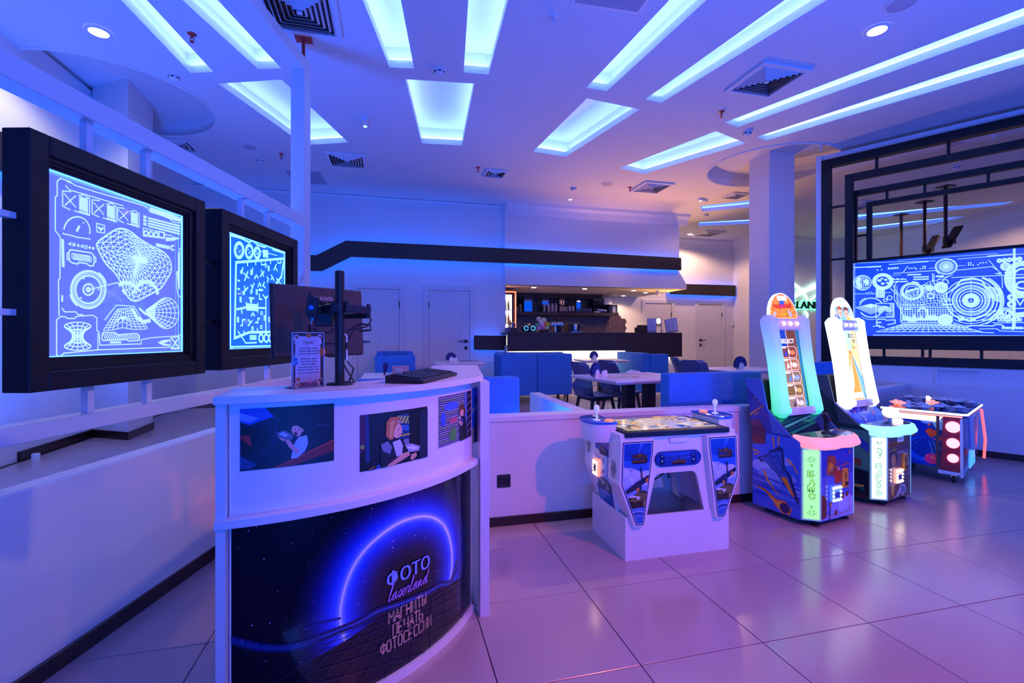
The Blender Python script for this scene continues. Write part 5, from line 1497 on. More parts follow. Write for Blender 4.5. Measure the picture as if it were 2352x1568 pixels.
def arcade(name, label, loc, rz, v):
    t = thing(name, label, 'arcade machine', loc, rz)
    hw = 0.275
    fp = [(-0.185, 0), (0.185, 0), (hw, 0.085), (hw, 0.46), (-hw, 0.46), (-hw, 0.085)]
    b = MB(); b.prism(fp, 0.045, 0.575); obj('cabinet', b, mat('cabinet_' + v['k'], v['body'], 0.35), t)
    for (x, y) in ((-0.17, 0.05), (0.17, 0.05), (-0.2, 0.40), (0.2, 0.40)):
        b = MB(); b.lathe([(0.026, 0), (0.026, 0.012), (0.012, 0.018), (0.012, 0.046)], 16, Matrix.Translation((x, y, 0))); obj('foot', b, M_BLKP, t, smooth=True)
    prof = [(0.086, 0.045), (0.46, 0.045), (0.475, 0.62), (0.545, 1.03), (0.40, 1.03), (0.345, 0.80), (0.16, 0.635), (0.086, 0.60)]
    YZ = Matrix(((0, 0, 1, 0), (1, 0, 0, 0), (0, 1, 0, 0), (0, 0, 0, 1)))
    for s in (-1, 1):
        b = MB(); b.prism(prof, s * hw - (0.0 if s < 0 else 0.0), s * (hw + 0.012), YZ); obj('side_board', b, mat('cabinet_' + v['k'], v['body'], 0.35), t)
    b = MB(); b.prism([(0.40, 0.575), (0.47, 0.575), (0.535, 1.02), (0.43, 1.02)], -hw, hw, YZ); obj('rear_body', b, M_BLKP, t)
    # console slope
    b = MB(); b.prism([(0.10, 0.575), (0.42, 0.575), (0.36, 0.80), (0.15, 0.628)], -hw + 0.002, hw - 0.002, YZ); obj('console', b, M_BLKP, t)
    q = Print(0.0001); v['slope'](q)
    A = Vector((0, 0.15, 0.628)); Bv = Vector((0, 0.36, 0.80)); Ld = (Bv - A).length; dv_ = (Bv - A).normalized(); nv = Vector((0, -dv_.z, dv_.y))
    q.clip(-0.26, 0.26, 0, Ld - 0.002)
    q.build('console_print', lambda a, c, o: Vector((a, 0, 0)) + A + dv_ * c + nv * (0.001 + o), M_PRINTG, t)
    # glowing lip around the control deck
    out = [(-0.283, 0.16), (-0.285, 0.06), (-0.262, 0.0), (-0.20, -0.048), (-0.10, -0.066), (0.0, -0.050), (0.10, -0.066), (0.20, -0.048), (0.262, 0.0), (0.285, 0.06), (0.283, 0.16)]
    def inset(pts, d): return [(x * (1 - d / 0.285), y + (d * 0.9 if y < 0.1 else 0)) for x, y in pts]
    rings = [[(x, y, 0.560) for x, y in inset(out, 0.022)], [(x, y, 0.572) for x, y in inset(out, 0.004)], [(x, y, 0.590) for x, y in out], [(x, y, 0.632) for x, y in inset(out, 0.016)], [(x, y, 0.645) for x, y in inset(out, 0.030)]]
    b = MB(); b.loft(rings); obj('deck_lip', b, v['lip'], t, smooth=True)
    q = Print(0.0001); q.poly(inset(out, 0.036), v['deckc'])
    v['deck'](q)
    q.build('deck_print', lambda a, c, o: (a, c, 0.6455 + o), M_PRINTG, t)
    v['controls'](t)
    # lit corner panels
    for s in (-1, 1):
        c = Vector((s * (0.185 + hw) / 2, 0.0425, 0)); ang = s * math.atan2(0.085, 0.09)
        T = Matrix.Translation(c) @ Matrix.Rotation(ang, 4, 'Z')
        wd = math.hypot(0.085, 0.09) / 2
        b = MB(T); b.box(-wd, wd, -0.008, 0.0, 0.05, 0.565, 0.002); obj('corner_cover', b, v['edge'], t)
        b = MB(T); b.box(-wd + 0.012, wd - 0.012, -0.011, -0.007, 0.062, 0.553, 0.002); obj('corner_light', b, v['panel'], t)
        if s < 0:
            q = Print(0.0001); v['word'](q)
            R3 = Matrix.Rotation(ang, 3, 'Z')
            q.build('corner_print', lambda a, z, o: c + R3 @ Vector((a, -0.0113 - o, z)), M_LITP, t)
        b = MB(T)
        for x in (-wd + 0.006, wd - 0.006):
            for z in (0.06, 0.30, 0.555): b.cyl((x, -0.0095, z), (x, -0.008, z), 0.0035, seg=8)
        obj('screw', b, M_CHROME, t)['kind'] = 'stuff'
    # front art, coin door, slot, reader
    q = Print(0.0001); v['front'](q); q.clip(-0.184, 0.184, 0.048, 0.565); q.build('front_print', xz(-0.0006), M_PRINTG, t)
    q = Print(0.0001)
    q.line([(-0.135, 0.10), (-0.135, 0.40), (-0.125, 0.415), (0.125, 0.43), (0.138, 0.42), (0.140, 0.08), (-0.12, 0.07)], 0.004, v['doorline'])
    q.build('coin_door_seam', xz(-0.006), M_PRINT, t)
    b = MB(); b.box(0.045, 0.105, -0.018, 0.002, 0.26, 0.40, 0.005); obj('coin_plate', b, mat('orange_plastic', (0.75, 0.30, 0.03), 0.35), t)
    b = MB(); b.box(0.068, 0.074, -0.021, -0.015, 0.33, 0.375); b.prism([(0.06, 0.31), (0.095, 0.30), (0.07, 0.275)], 0.017, 0.025, M); obj('coin_slot', b, M_BLKP, t)
    b = MB(); b.box(-0.09, 0.015, -0.022, 0.002, 0.175, 0.29, 0.010); obj('card_reader', b, v['reader'], t)
    b = MB()
    for i in range(4):
        for (x, z) in ((-0.078 + 0.027 * i, 0.278), (-0.078 + 0.027 * i, 0.187), (-0.08, 0.19 + 0.028 * i), (0.005, 0.19 + 0.028 * i)): b.sphere((x, -0.0225, z), 0.0085, 8, 6)
    obj('reader_light', b, v['rlamp'], t)['kind'] = 'stuff'
    b = MB(); b.box(-0.062, -0.012, -0.025, -0.021, 0.205, 0.245); obj('reader_display', b, v['rdisp'], t)
    # left side art
    q = Print(0.0001); v['side'](q)
    new = []
    pp = ccw([Vector((-y, z)) for y, z in prof])
    # side print is clipped to the lower and upper (convex) parts of the board
    for poly_ in ([(-0.474, 0.046), (-0.0865, 0.046), (-0.0865, 0.60), (-0.16, 0.634), (-0.474, 0.634)], [(-0.475, 0.634), (-0.16, 0.634), (-0.345, 0.80), (-0.40, 1.03), (-0.545, 1.03)]):
        pol = ccw([Vector(p) for p in poly_])
        for tri, c_, l in q.t:
            p = list(tri)
            for i in range(len(pol)):
                A_, B_ = pol[i - 1], pol[i]; nn = Vector((-(B_ - A_).y, (B_ - A_).x)); o2 = []
                for k in range(len(p)):
                    e_, f_ = p[k - 1], p[k]; de, df = (e_ - A_).dot(nn), (f_ - A_).dot(nn)
                    if (de >= 0) != (df >= 0): o2.append(e_ + (f_ - e_) * (de / (de - df)))
                    if df >= 0: o2.append(f_)
                p = o2
                if len(p) < 3: break
            for k in range(1, len(p) - 1): new.append(([p[0], p[k], p[k + 1]], c_, l))
    q.t = new
    q.build('side_print', lambda a, z, o: (-hw - 0.0125 - o, -a, z), M_PRINTG, t)
    # leaning display with light columns; built upright, then tilted back
    U = Matrix.Translation((0, 0.27, 0.745)) @ Matrix.Rotation(-R(9), 4, 'X')
    U3 = U.to_3x3()
    Hd = 0.80
    for s in (-1, 1):
        rings = []
        for i in range(25):
            f = i / 24; z = Hd * f
            wmid = 0.080 + 0.022 * (abs(2 * f - 1) ** 2.0) + (0.012 if f < 0.5 else 0) * abs(2 * f - 1) ** 2
            xo = 0.218 + 0.026 * abs(2 * f - 1) ** 1.8 + (0.012 * (1 - 2 * f) if f < 0.5 else 0)
            cap_ = 1.0
            e_ = min(f, 1 - f) * Hd
            if e_ < 0.045: cap_ = math.sqrt(max(0.02, 1 - ((0.045 - e_) / 0.045) ** 2))
            wd_, dp = wmid * (0.45 + 0.55 * cap_), 0.115 * (0.35 + 0.65 * cap_)
            cx = s * (xo - wmid / 2)
            rings.append([(cx + wd_ / 2 * math.copysign(abs(math.cos(a_)) ** 0.55, math.cos(a_)), 0.02 + dp / 2 * math.copysign(abs(math.sin(a_)) ** 0.55, math.sin(a_)), z) for a_ in [2 * PI * k / 20 for k in range(20)]])
        b = MB(U); b.loft(rings); obj('light_column', b, v['column'], t, smooth=True)
        for z, r in ((0.055, 0.030), (Hd - 0.05, 0.026)):
            b = MB(U); b.lathe([(r, 0), (r, 0.006), (r - 0.006, 0.010), (r - 0.008, 0.004), (0.002, 0.004)], 20, Matrix.Translation((s * (0.238 - 0.055), -0.034, z)) @ Matrix.Rotation(PI / 2, 4, 'X'))
            obj('column_cap', b, v['column'], t, smooth=True)
    b = MB(U); b.box(-0.15, 0.15, -0.012, 0.05, 0.68, 0.775, 0.012); obj('top_bar', b, M_PLAST, t, smooth=True)
    b = MB(U); b.box(-0.16, 0.16, -0.02, 0.05, 0.012, 0.072, 0.010); obj('bottom_bar', b, M_PLAST, t, smooth=True)
    b = MB(U); b.box(-0.15, 0.15, 0.02, 0.075, 0.01, 0.77); obj('display_back', b, M_BLKP, t)
    for x in (-0.078, 0.0, 0.078):
        b = MB(U); b.lathe([(0.026, 0), (0.030, 0.006), (0.024, 0.012), (0.002, 0.016)], 6, Matrix.Translation((x, -0.011, 0.728)) @ Matrix.Rotation(PI / 2, 4, 'X')); o = obj('header_lamp', b, v['lampm'], t)
        b = MB(U); b.sphere((x, -0.027, 0.728), 0.014, 12, 8); obj('lamp_bulb', b, v['bulb'], o, recalc=True)
    q = Print(0.0001); v['screen'](q); q.clip(-0.128, 0.128, 0.072, 0.682)
    q.build('screen', lambda a, c, o: U @ Vector((a, 0.018 - o, c)), v['screenm'], t)
    # half-oval marquee
    ov = [(0.168 * math.cos(a_), 0.77 + 0.215 * math.sin(a_)) for a_ in [PI * k / 24 for k in range(25)]]
    b = MB(U); b.prism(offset(ccw([Vector(p) for p in ov]), 0.005), -0.045, -0.02, M); obj('marquee_rim', b, glow('marquee_rim_light', (0.85, 0.82, 1.0), 1.1), t)
    q = Print(0.0001); q.poly(offset(ccw([Vector(p) for p in ov]), -0.006), v['mbg']); v['marquee'](q)
    q.build('marquee_print', lambda a, c, o: U @ Vector((a, 0.0193 - o, c)), M_LITP, t)
    return t

def word_col(q, letters, zt, zb, w, dark, light):
    n = len(letters); h = (zt - zb) / n
    for i, chh in enumerate(letters):
        z1 = zt - i * h; z0 = z1 - h * 0.80
        sh = 0.004 * (1 if i % 2 else -1)
        q.text(chh, -w / 2 + sh - 0.002, z0 - 0.002, w / 2 + sh + 0.002, z1 + 0.002, dark, bold=0.06)
        q.text(chh, -w / 2 + sh + 0.0015, z0 + 0.0015, w / 2 + sh - 0.0015, z1 - 0.0015, light, bold=0.0)
GD, GLi = '#0e5a12', '#9cf060'
def v1_word(q):
    word_col(q, 'БАМС', 0.405, 0.195, 0.042, GD, GLi)
    for (z, s) in ((0.47, 1), (0.125, 1)):
        for (x, dz, r) in ((-0.018, 0.012, 0.010), (0.0, 0.022, 0.014), (0.018, 0.012, 0.010), (-0.012, -0.002, 0.009), (0.012, -0.002, 0.009)):
            q.arc(x, z + dz * (1 if z > 0.3 else -1), r, r, (0 if z > 0.3 else PI), (PI if z > 0.3 else 2 * PI), 0.0028, GD, 10)
        for x in (-0.006, 0.0, 0.006): q.line([(x, z - 0.012 * (1 if z > 0.3 else -1)), (x * 0.7, z - 0.034 * (1 if z > 0.3 else -1))], 0.0025, GD)
def v1_front(q):
    q.rect(-0.19, 0.04, 0.19, 0.57, '#5a66c8'); q.rect(-0.19, 0.36, 0.19, 0.57, '#3c4cb0')
    for (x, z, a, bq, c) in ((-0.02, 0.12, 0.09, 0.05, '#98a2e4'), (0.10, 0.14, 0.09, 0.07, '#b4bcf0'), (0.0, 0.06, 0.2, 0.03, '#8894dc'), (0.13, 0.08, 0.09, 0.03, '#a4aeea')): q.ell(x, z, a, bq, c)
    for (x, z, a, c) in ((-0.09, 0.47, 0.035, '#8c4a40'), (-0.055, 0.45, 0.045, '#a8543c'), (-0.085, 0.41, 0.04, '#b86030'), (-0.05, 0.40, 0.04, '#94483c')): q.ell(x, z, a, a * 1.2, c)
    q.poly([(-0.075 + (0.045 if k % 2 else 0.02) * math.cos(k * PI / 8), 0.425 + (0.045 if k % 2 else 0.02) * math.sin(k * PI / 8)) for k in range(16)], '#f0a030')
    q.poly([(-0.035, 0.38), (0.0, 0.40), (0.035, 0.39), (0.045, 0.34), (0.03, 0.29), (0.02, 0.31), (0.005, 0.28), (-0.005, 0.31), (-0.02, 0.285), (-0.035, 0.32)], '#c03820'); q.ell(0.005, 0.40, 0.022, 0.022, '#c83c24'); q.ell(0.012, 0.402, 0.012, 0.010, '#f4ecec'); q.ell(0.014, 0.40, 0.005, 0.005, '#181018')
    q.line([(0.01, 0.42), (0.03, 0.47)], 0.006, '#c03820'); q.line([(0.06, 0.41), (0.09, 0.44)], 0.007, '#d84c20'); q.line([(0.085, 0.41), (0.115, 0.45)], 0.006, '#d84c20')
    q.line([(0.13, 0.50), (0.165, 0.56)], 0.008, '#e8882c')
    for (x, z) in ((0.06, 0.20), (0.11, 0.21), (-0.02, 0.09)): q.poly([(x - 0.018, z - 0.016), (x + 0.01, z - 0.022), (x + 0.018, z + 0.012), (x - 0.004, z + 0.020)], '#8c2420')
    q.poly([(-0.184, 0.06), (-0.13, 0.07), (-0.13, 0.21), (-0.184, 0.24)], '#6c2028'); q.poly([(-0.10, 0.05), (-0.085, 0.05), (-0.075, 0.16), (-0.095, 0.17)], '#24407c'); q.poly([(-0.09, 0.17), (-0.055, 0.175), (-0.08, 0.13)], '#e09030')
def v1_side(q):
    q.rect(-0.56, 0.04, -0.08, 1.04, '#3868d8'); q.rect(-0.56, 0.62, -0.08, 1.04, '#1c3494')
    for (x, z, a, c) in ((-0.2, 0.44, 0.06, '#8ea4e8'), (-0.38, 0.36, 0.10, '#a8b8ee'), (-0.16, 0.32, 0.05, '#7c98e4'), (-0.3, 0.30, 0.12, '#7c98e4'), (-0.44, 0.24, 0.10, '#2450b8'), (-0.12, 0.24, 0.07, '#8ea4e8')): q.ell(x, z, a, a * 0.5, c)
    for i in range(5): q.poly([(-0.5, 0.28 - 0.035 * i), (-0.08, 0.25 - 0.03 * i), (-0.08, 0.262 - 0.03 * i), (-0.5, 0.30 - 0.035 * i)], ('#2450b8', '#5480dc')[i % 2])
    dk, md = '#14245c', '#3058b4'
    q.poly([(-0.435, 0.42), (-0.40, 0.39), (-0.36, 0.40), (-0.32, 0.37), (-0.26, 0.33), (-0.235, 0.30), (-0.10, 0.155), (-0.09, 0.165), (-0.155, 0.345), (-0.20, 0.385), (-0.215, 0.53), (-0.25, 0.545), (-0.285, 0.51), (-0.32, 0.50), (-0.335, 0.47), (-0.36, 0.45)], dk)
    q.poly([(-0.415, 0.425), (-0.38, 0.40), (-0.33, 0.385), (-0.25, 0.33), (-0.12, 0.18), (-0.17, 0.335), (-0.215, 0.385), (-0.23, 0.51), (-0.265, 0.50), (-0.31, 0.485), (-0.35, 0.44)], md)
    q.poly([(-0.235, 0.315), (-0.19, 0.325), (-0.125, 0.20), (-0.14, 0.195)], '#e8922c'); q.line([(-0.32, 0.44), (-0.25, 0.35), (-0.21, 0.36), (-0.26, 0.47)], 0.005, dk, True); q.line([(-0.29, 0.40), (-0.26, 0.41)], 0.004, dk)
    for a_, b_ in (((-0.47, 0.475), (-0.40, 0.455)), ((-0.46, 0.44), (-0.42, 0.445)), ((-0.30, 0.60), (-0.285, 0.52)), ((-0.25, 0.61), (-0.25, 0.545))): q.line([a_, b_], 0.016, '#f0a030', w1=0.006)
    q.line([(-0.37, 0.33), (-0.34, 0.26), (-0.28, 0.20), (-0.24, 0.175)], 0.020, '#e8a030', w1=0.003); q.line([(-0.18, 0.46), (-0.13, 0.42), (-0.10, 0.37)], 0.014, '#e8a030', w1=0.006)
    q.poly([(-0.48, 0.20), (-0.36, 0.19), (-0.27, 0.14), (-0.20, 0.145), (-0.145, 0.10), (-0.16, 0.055), (-0.22, 0.05), (-0.28, 0.09), (-0.30, 0.14), (-0.38, 0.18)], '#e87820'); q.poly([(-0.46, 0.197), (-0.36, 0.18), (-0.27, 0.125), (-0.20, 0.13), (-0.155, 0.10), (-0.17, 0.062), (-0.22, 0.058), (-0.27, 0.10), (-0.36, 0.17)], '#f4b030')
    q.ell(-0.20, 0.095, 0.042, 0.038, '#16205c', 9)
    q.line([(-0.50, 0.74), (-0.42, 0.80), (-0.36, 0.84)], 0.016, '#f09028', w1=0.004)
    for a_, b_ in (((-0.46, 0.88), (-0.43, 0.91)), ((-0.42, 0.86), (-0.39, 0.89)), ((-0.45, 0.75), (-0.41, 0.78))): q.line([a_, b_], 0.010, '#f09028', w1=0.002)
    q.poly([(-0.56, 0.66), (-0.42, 0.70), (-0.36, 0.65), (-0.36, 0.55), (-0.5, 0.53)], '#58142c'); q.poly([(-0.52, 0.60), (-0.38, 0.58), (-0.36, 0.54), (-0.46, 0.52)], '#7c2018'); q.poly([(-0.52, 0.69), (-0.42, 0.72), (-0.38, 0.68), (-0.46, 0.66)], '#782048')
def v1_slope(q):
    q.rect(-0.27, 0, 0.27, 0.3, '#0c1c3c')
    for i in range(8): q.poly([(-0.27, 0.02 + 0.03 * i), (0.2, 0.12 + 0.03 * i), (0.2, 0.135 + 0.03 * i), (-0.27, 0.04 + 0.03 * i)], ('#1c9c60', '#0c5c48', '#58d890', '#147048')[i % 4])  # green stripes paint in the green light reflected on the console art
    q.poly([(0.08, 0), (0.27, 0), (0.27, 0.25), (0.16, 0.25)], '#283468')
def v1_deck(q):
    q.poly([(-0.2, 0.02), (-0.08, -0.02), (-0.02, 0.04), (-0.05, 0.14), (-0.2, 0.14)], '#5c3428'); q.poly([(-0.10, 0.0), (-0.03, 0.01), (-0.02, 0.06), (-0.08, 0.07)], '#58c898'); q.poly([(0.06, -0.01), (0.2, 0.03), (0.22, 0.13), (0.06, 0.14)], '#3c50b0'); q.poly([(0.2, 0.10), (0.235, 0.08), (0.235, 0.15), (0.2, 0.15)], '#d08030')
def v1_controls(t):
    b = MB(); b.lathe([(0.035, 0), (0.034, 0.01), (0.02, 0.018), (0.012, 0.03)], 18, Matrix.Translation((0.0, 0.075, 0.646))); obj('stick_base', b, M_BLKP, t, smooth=True)
    b = MB(); rg = []
    for i, (z, rx, ry, dx) in enumerate(((0.0, 0.014, 0.016, 0), (0.03, 0.015, 0.019, 0.0), (0.06, 0.017, 0.022, 0.003), (0.085, 0.018, 0.026, -0.002), (0.105, 0.02, 0.026, -0.012), (0.122, 0.018, 0.020, -0.016), (0.130, 0.008, 0.010, -0.016))):
        rg.append([(dx + rx * math.cos(a_), 0.075 + ry * math.sin(a_), 0.672 + z) for a_ in [2 * PI * k / 12 for k in range(12)]])
    b.loft(rg); obj('flight_stick', b, M_BLKP, t, smooth=True)
    b = MB()
    for (x, y) in ((-0.20, 0.06), (-0.06, -0.01), (0.10, 0.0), (0.20, 0.08), (0.06, 0.12)): b.cyl((x, y, 0.646), (x, y, 0.649), 0.005, seg=8)
    obj('deck_screw', b, M_CHROME, t)['kind'] = 'stuff'
def v1_screen(q):
    q.rect(-0.14, 0.06, 0.14, 0.69, '#94602c'); q.rect(-0.14, 0.50, -0.02, 0.69, '#20408c'); q.rect(-0.02, 0.55, 0.14, 0.69, '#6c4028'); q.rect(0.106, 0.06, 0.14, 0.69, '#0c7c8c')
    q.poly([(-0.14, 0.06), (0.10, 0.06), (0.10, 0.30), (-0.14, 0.40)], '#a87c3c')
    q.text('SELECT', -0.082, 0.575, 0.072, 0.612, '#ffffff', bold=0.03)
    cols = [('#7c3c24', '#e08040'), ('#a87040', '#f0d8b8'), ('#8c7048', '#88a8e8'), ('#84602c', '#c8a850'), ('#94785c', '#d0d0e0')]
    for i in range(5):
        z = 0.505 - 0.100 * i; dx = 0.004 * i - 0.012; k = 0.044
        hexp = [(-0.112 + dx, z), (-0.092 + dx, z + k), (0.078 + dx, z + k), (0.098 + dx, z), (0.078 + dx, z - k), (-0.092 + dx, z - k)]
        q.poly(hexp, cols[i][0]); q.ell(0.045 + dx, z - 0.004, 0.032, 0.020, cols[i][1], 10); q.poly([(-0.055 + dx, z - 0.03), (-0.035 + dx, z + 0.02), (-0.01 + dx, z - 0.025)], ('#2848a8', '#e8e0e0', '#5c84e0', '#7c6020', '#4c3c48')[i]); q.ell(0.005 + dx, z + 0.005, 0.012, 0.022, '#f0d0b0', 8)
        q.line(hexp, 0.004, '#f4e4d0', True); q.poly([(-0.085 + dx, z + k), (-0.02 + dx, z + k), (-0.03 + dx, z + k - 0.014), (-0.09 + dx, z + k - 0.014)], '#f0e8e4')
    q.line([(-0.02, 0.69), (0.0, 0.06)], 0.005, '#f4dcc8')
def badge(q, z):
    q.poly([(-0.055, z), (0.055, z), (0.06, z + 0.02), (0.05, z + 0.04), (-0.05, z + 0.04), (-0.06, z + 0.02)], '#dfe4fa')
    for i in range(7): q.line([(-0.04 + 0.013 * i, z + 0.012), (-0.036 + 0.013 * i, z + 0.028)], 0.005, '#7c90d8')
def v1_marq(q):
    for i in range(9):
        a0_, a1_ = PI * i / 9, PI * (i + 0.5) / 9
        q.poly([(0, 0.79), (0.16 * math.cos(a0_), 0.79 + 0.17 * math.sin(a0_)), (0.16 * math.cos(a1_), 0.79 + 0.17 * math.sin(a1_))], '#f4883c')
    q.rect(-0.15, 0.772, 0.15, 0.785, '#f4c040'); q.poly([(-0.05, 0.86), (-0.02, 0.96), (0.03, 0.96), (0.02, 0.88)], '#3058c8')
    q.text('ВОЗДУШНЫЙ', -0.118, 0.850, 0.105, 0.898, '#401010', bold=0.09, tilt=0.012); q.text('ВОЗДУШНЫЙ', -0.115, 0.852, 0.102, 0.896, '#d8301c', bold=0.04, tilt=0.012)
    q.text('БОЙ', -0.045, 0.795, 0.045, 0.846, '#5c2c08', bold=0.07, shear=0.006); q.text('БОЙ', -0.042, 0.798, 0.042, 0.843, '#f8b428', bold=0.02, shear=0.006)
    q.poly([(-0.15, 0.785), (-0.10, 0.835), (-0.085, 0.825), (-0.12, 0.785)], '#9cacd8'); q.poly([(0.05, 0.86), (0.065, 0.80), (0.10, 0.785), (0.095, 0.82)], '#8ca0d0'); q.poly([(0.085, 0.80), (0.12, 0.778), (0.11, 0.80)], '#f06020')
    badge(q, 0.925)
GRN = glow('green_corner_light', (0.30, 1.0, 0.16), 1.15)
GRNW = glow('green_white_corner_light', (0.70, 1.0, 0.74), 1.5)
EDG = glow('green_edge_cover', (0.16, 0.55, 0.30), 0.30, (0.5, 0.62, 0.6))
V1 = dict(k='blue', body=(0.06, 0.14, 0.50), lip=glow('coral_lip_light', (1.0, 0.25, 0.24), 1.15), deckc='#301c28', deck=v1_deck, controls=v1_controls, edge=EDG, panel=GRN, word=v1_word, front=v1_front, doorline='#e09070', side=v1_side, slope=v1_slope,
          reader=glow('reader_blue', (0.05, 0.22, 1.0), 0.8), rlamp=glow('reader_white_lamp', (0.6, 0.8, 1.0), 6), rdisp=mat('reader_display2', (0.05, 0.10, 0.35), 0.2),
          column=ramp_glow('column_light_blue_green', [(0.0, (0.02, 0.75, 0.28)), (0.25, (0.14, 0.90, 0.50)), (0.5, (0.20, 0.80, 0.85)), (0.72, (0.18, 0.42, 0.95)), (1.0, (0.16, 0.18, 0.72))], 0.95, 0.74, 1.53),
          lampm=glow('header_lamp_pink', (1.0, 0.55, 0.5), 0.6), bulb=glow('header_bulb_warm', (1.0, 0.85, 0.6), 5), screen=v1_screen, screenm=M_SCREEN, mbg='#f0701c', marquee=v1_marq)

def v2_word(q):
    word_col(q, 'ПАРКУР', 0.345, 0.075, 0.040, '#1c9038', '#d8ffdc')
    q.line([(-0.015, 0.52), (-0.008, 0.50), (0.01, 0.505), (0.02, 0.53)], 0.004, '#1c9038'); q.line([(-0.022, 0.46), (0.0, 0.47), (0.018, 0.45), (0.012, 0.42), (-0.004, 0.41)], 0.005, '#1c9038'); q.line([(-0.02, 0.43), (-0.005, 0.445), (0.01, 0.40), (-0.012, 0.385)], 0.004, '#1c9038'); q.ell(-0.012, 0.515, 0.006, 0.006, '#1c9038')
def v2_front(q):
    q.rect(-0.19, 0.04, 0.19, 0.57, '#7c5a5c'); q.poly([(-0.19, 0.04), (0.19, 0.04), (0.19, 0.22), (-0.05, 0.18)], '#6c4438'); q.poly([(-0.17, 0.46), (0.10, 0.49), (0.09, 0.53), (-0.17, 0.50)], '#985c38'); q.line([(-0.13, 0.485), (-0.07, 0.49)], 0.006, '#5c3420'); q.poly([(-0.135, 0.485), (-0.12, 0.50), (-0.12, 0.47)], '#5c3420')
    q.rect(-0.03, 0.50, 0.075, 0.55, '#f4ece8'); q.line([(-0.015, 0.525), (0.06, 0.528)], 0.008, '#b85c68')
    q.poly([(-0.15, 0.30), (-0.14, 0.42), (-0.10, 0.46), (-0.06, 0.45), (-0.03, 0.38), (-0.05, 0.33)], '#3c2824'); q.ell(-0.09, 0.36, 0.035, 0.05, '#d08850'); q.poly([(-0.13, 0.43), (-0.09, 0.47), (-0.05, 0.45), (-0.06, 0.43)], '#8c8838')
    q.poly([(-0.16, 0.16), (-0.15, 0.28), (-0.11, 0.31), (-0.05, 0.29), (-0.04, 0.16)], '#c8a88c'); q.poly([(-0.14, 0.10), (-0.13, 0.17), (-0.07, 0.16), (-0.09, 0.06)], '#d8a030'); q.poly([(-0.05, 0.05), (0.02, 0.16), (0.10, 0.14), (0.12, 0.09), (0.04, 0.05), (0.03, 0.09)], '#c8c0c8'); q.poly([(0.02, 0.14), (0.09, 0.13), (0.10, 0.09), (0.04, 0.08)], '#7c8498'); q.line([(-0.07, 0.05), (-0.02, 0.10)], 0.008, '#e8e0e0')
    q.line([(0.0, 0.42), (0.13, 0.40), (0.16, 0.30)], 0.012, '#c4b4b0')
def v2_side(q):
    q.rect(-0.56, 0.04, -0.08, 1.04, '#1c3838'); q.poly([(-0.4, 0.3), (-0.08, 0.28), (-0.08, 0.60), (-0.30, 0.6)], '#48846c'); q.poly([(-0.5, 0.36), (-0.14, 0.30), (-0.14, 0.36), (-0.45, 0.42)], '#7c4838'); q.poly([(-0.56, 0.04), (-0.08, 0.04), (-0.08, 0.26), (-0.56, 0.34)], '#181c24')
    q.poly([(-0.45, 0.27), (-0.12, 0.10), (-0.11, 0.13), (-0.42, 0.30)], '#105850'); q.line([(-0.34, 0.15), (-0.24, 0.13), (-0.12, 0.15)], 0.016, '#b8a03c'); q.arc(-0.3, 0.10, 0.04, 0.03, 0, 2 * PI, 0.010, '#7c8cb8', 16); q.ell(-0.46, 0.72, 0.05, 0.05, '#0c1428')
    q.line([(-0.48, 0.74), (-0.44, 0.735)], 0.006, '#e8ecf4'); q.line([(-0.48, 0.715), (-0.435, 0.71)], 0.006, '#e8ecf4')
    q.poly([(-0.56, 0.56), (-0.40, 0.58), (-0.36, 0.66), (-0.5, 0.70)], '#a02018'); q.poly([(-0.56, 0.58), (-0.44, 0.60), (-0.42, 0.65), (-0.56, 0.66)], '#d88c2c'); q.poly([(-0.08, 0.50), (-0.2, 0.57), (-0.14, 0.46), (-0.08, 0.42)], '#38489c')
def v2_slope(q):
    q.rect(-0.27, 0, 0.27, 0.3, '#3c4cc0')
    rs_ = random.Random(3)
    for i in range(26):
        x, y = rs_.uniform(-0.25, 0.22), rs_.uniform(0.01, 0.24)
        q.poly([(x, y), (x + rs_.uniform(0.01, 0.06), y + 0.01), (x + 0.05, y + 0.03), (x - 0.01, y + 0.025)], rs_.choice(('#d83c6c', '#6c78f0', '#8c98ff', '#2c348c', '#c04890', '#a8a8f8')))
def v2_deck(q):
    q.poly([(-0.22, 0.02), (-0.12, -0.01), (-0.10, 0.06), (-0.2, 0.10)], '#7c90e8'); q.poly([(-0.08, -0.01), (0.06, 0.0), (0.04, 0.03), (-0.05, 0.04)], '#e07858'); q.poly([(0.05, 0.06), (0.2, 0.05), (0.2, 0.12), (0.0, 0.13)], '#202c78')
def v2_controls(t):
    b = MB(); b.cyl((0.0, 0.06, 0.646), (0.0, 0.06, 0.70), 0.008, seg=10); obj('joystick_shaft', b, M_CHROME, t)
    b = MB(); b.sphere((0.0, 0.06, 0.735), 0.058, 22, 14, (1.0, 1.0, 0.80)); obj('joystick_ball', b, glow('joystick_orange_light', (1.0, 0.55, 0.32), 2.2), t, smooth=True)
    b = MB(); b.lathe([(0.036, 0), (0.036, 0.02), (0.03, 0.028), (0.003, 0.03)], 20, Matrix.Translation((0.12, 0.06, 0.646))); obj('push_button', b, glow('button_white_light', (1.0, 0.95, 0.85), 1.6), t, smooth=True)
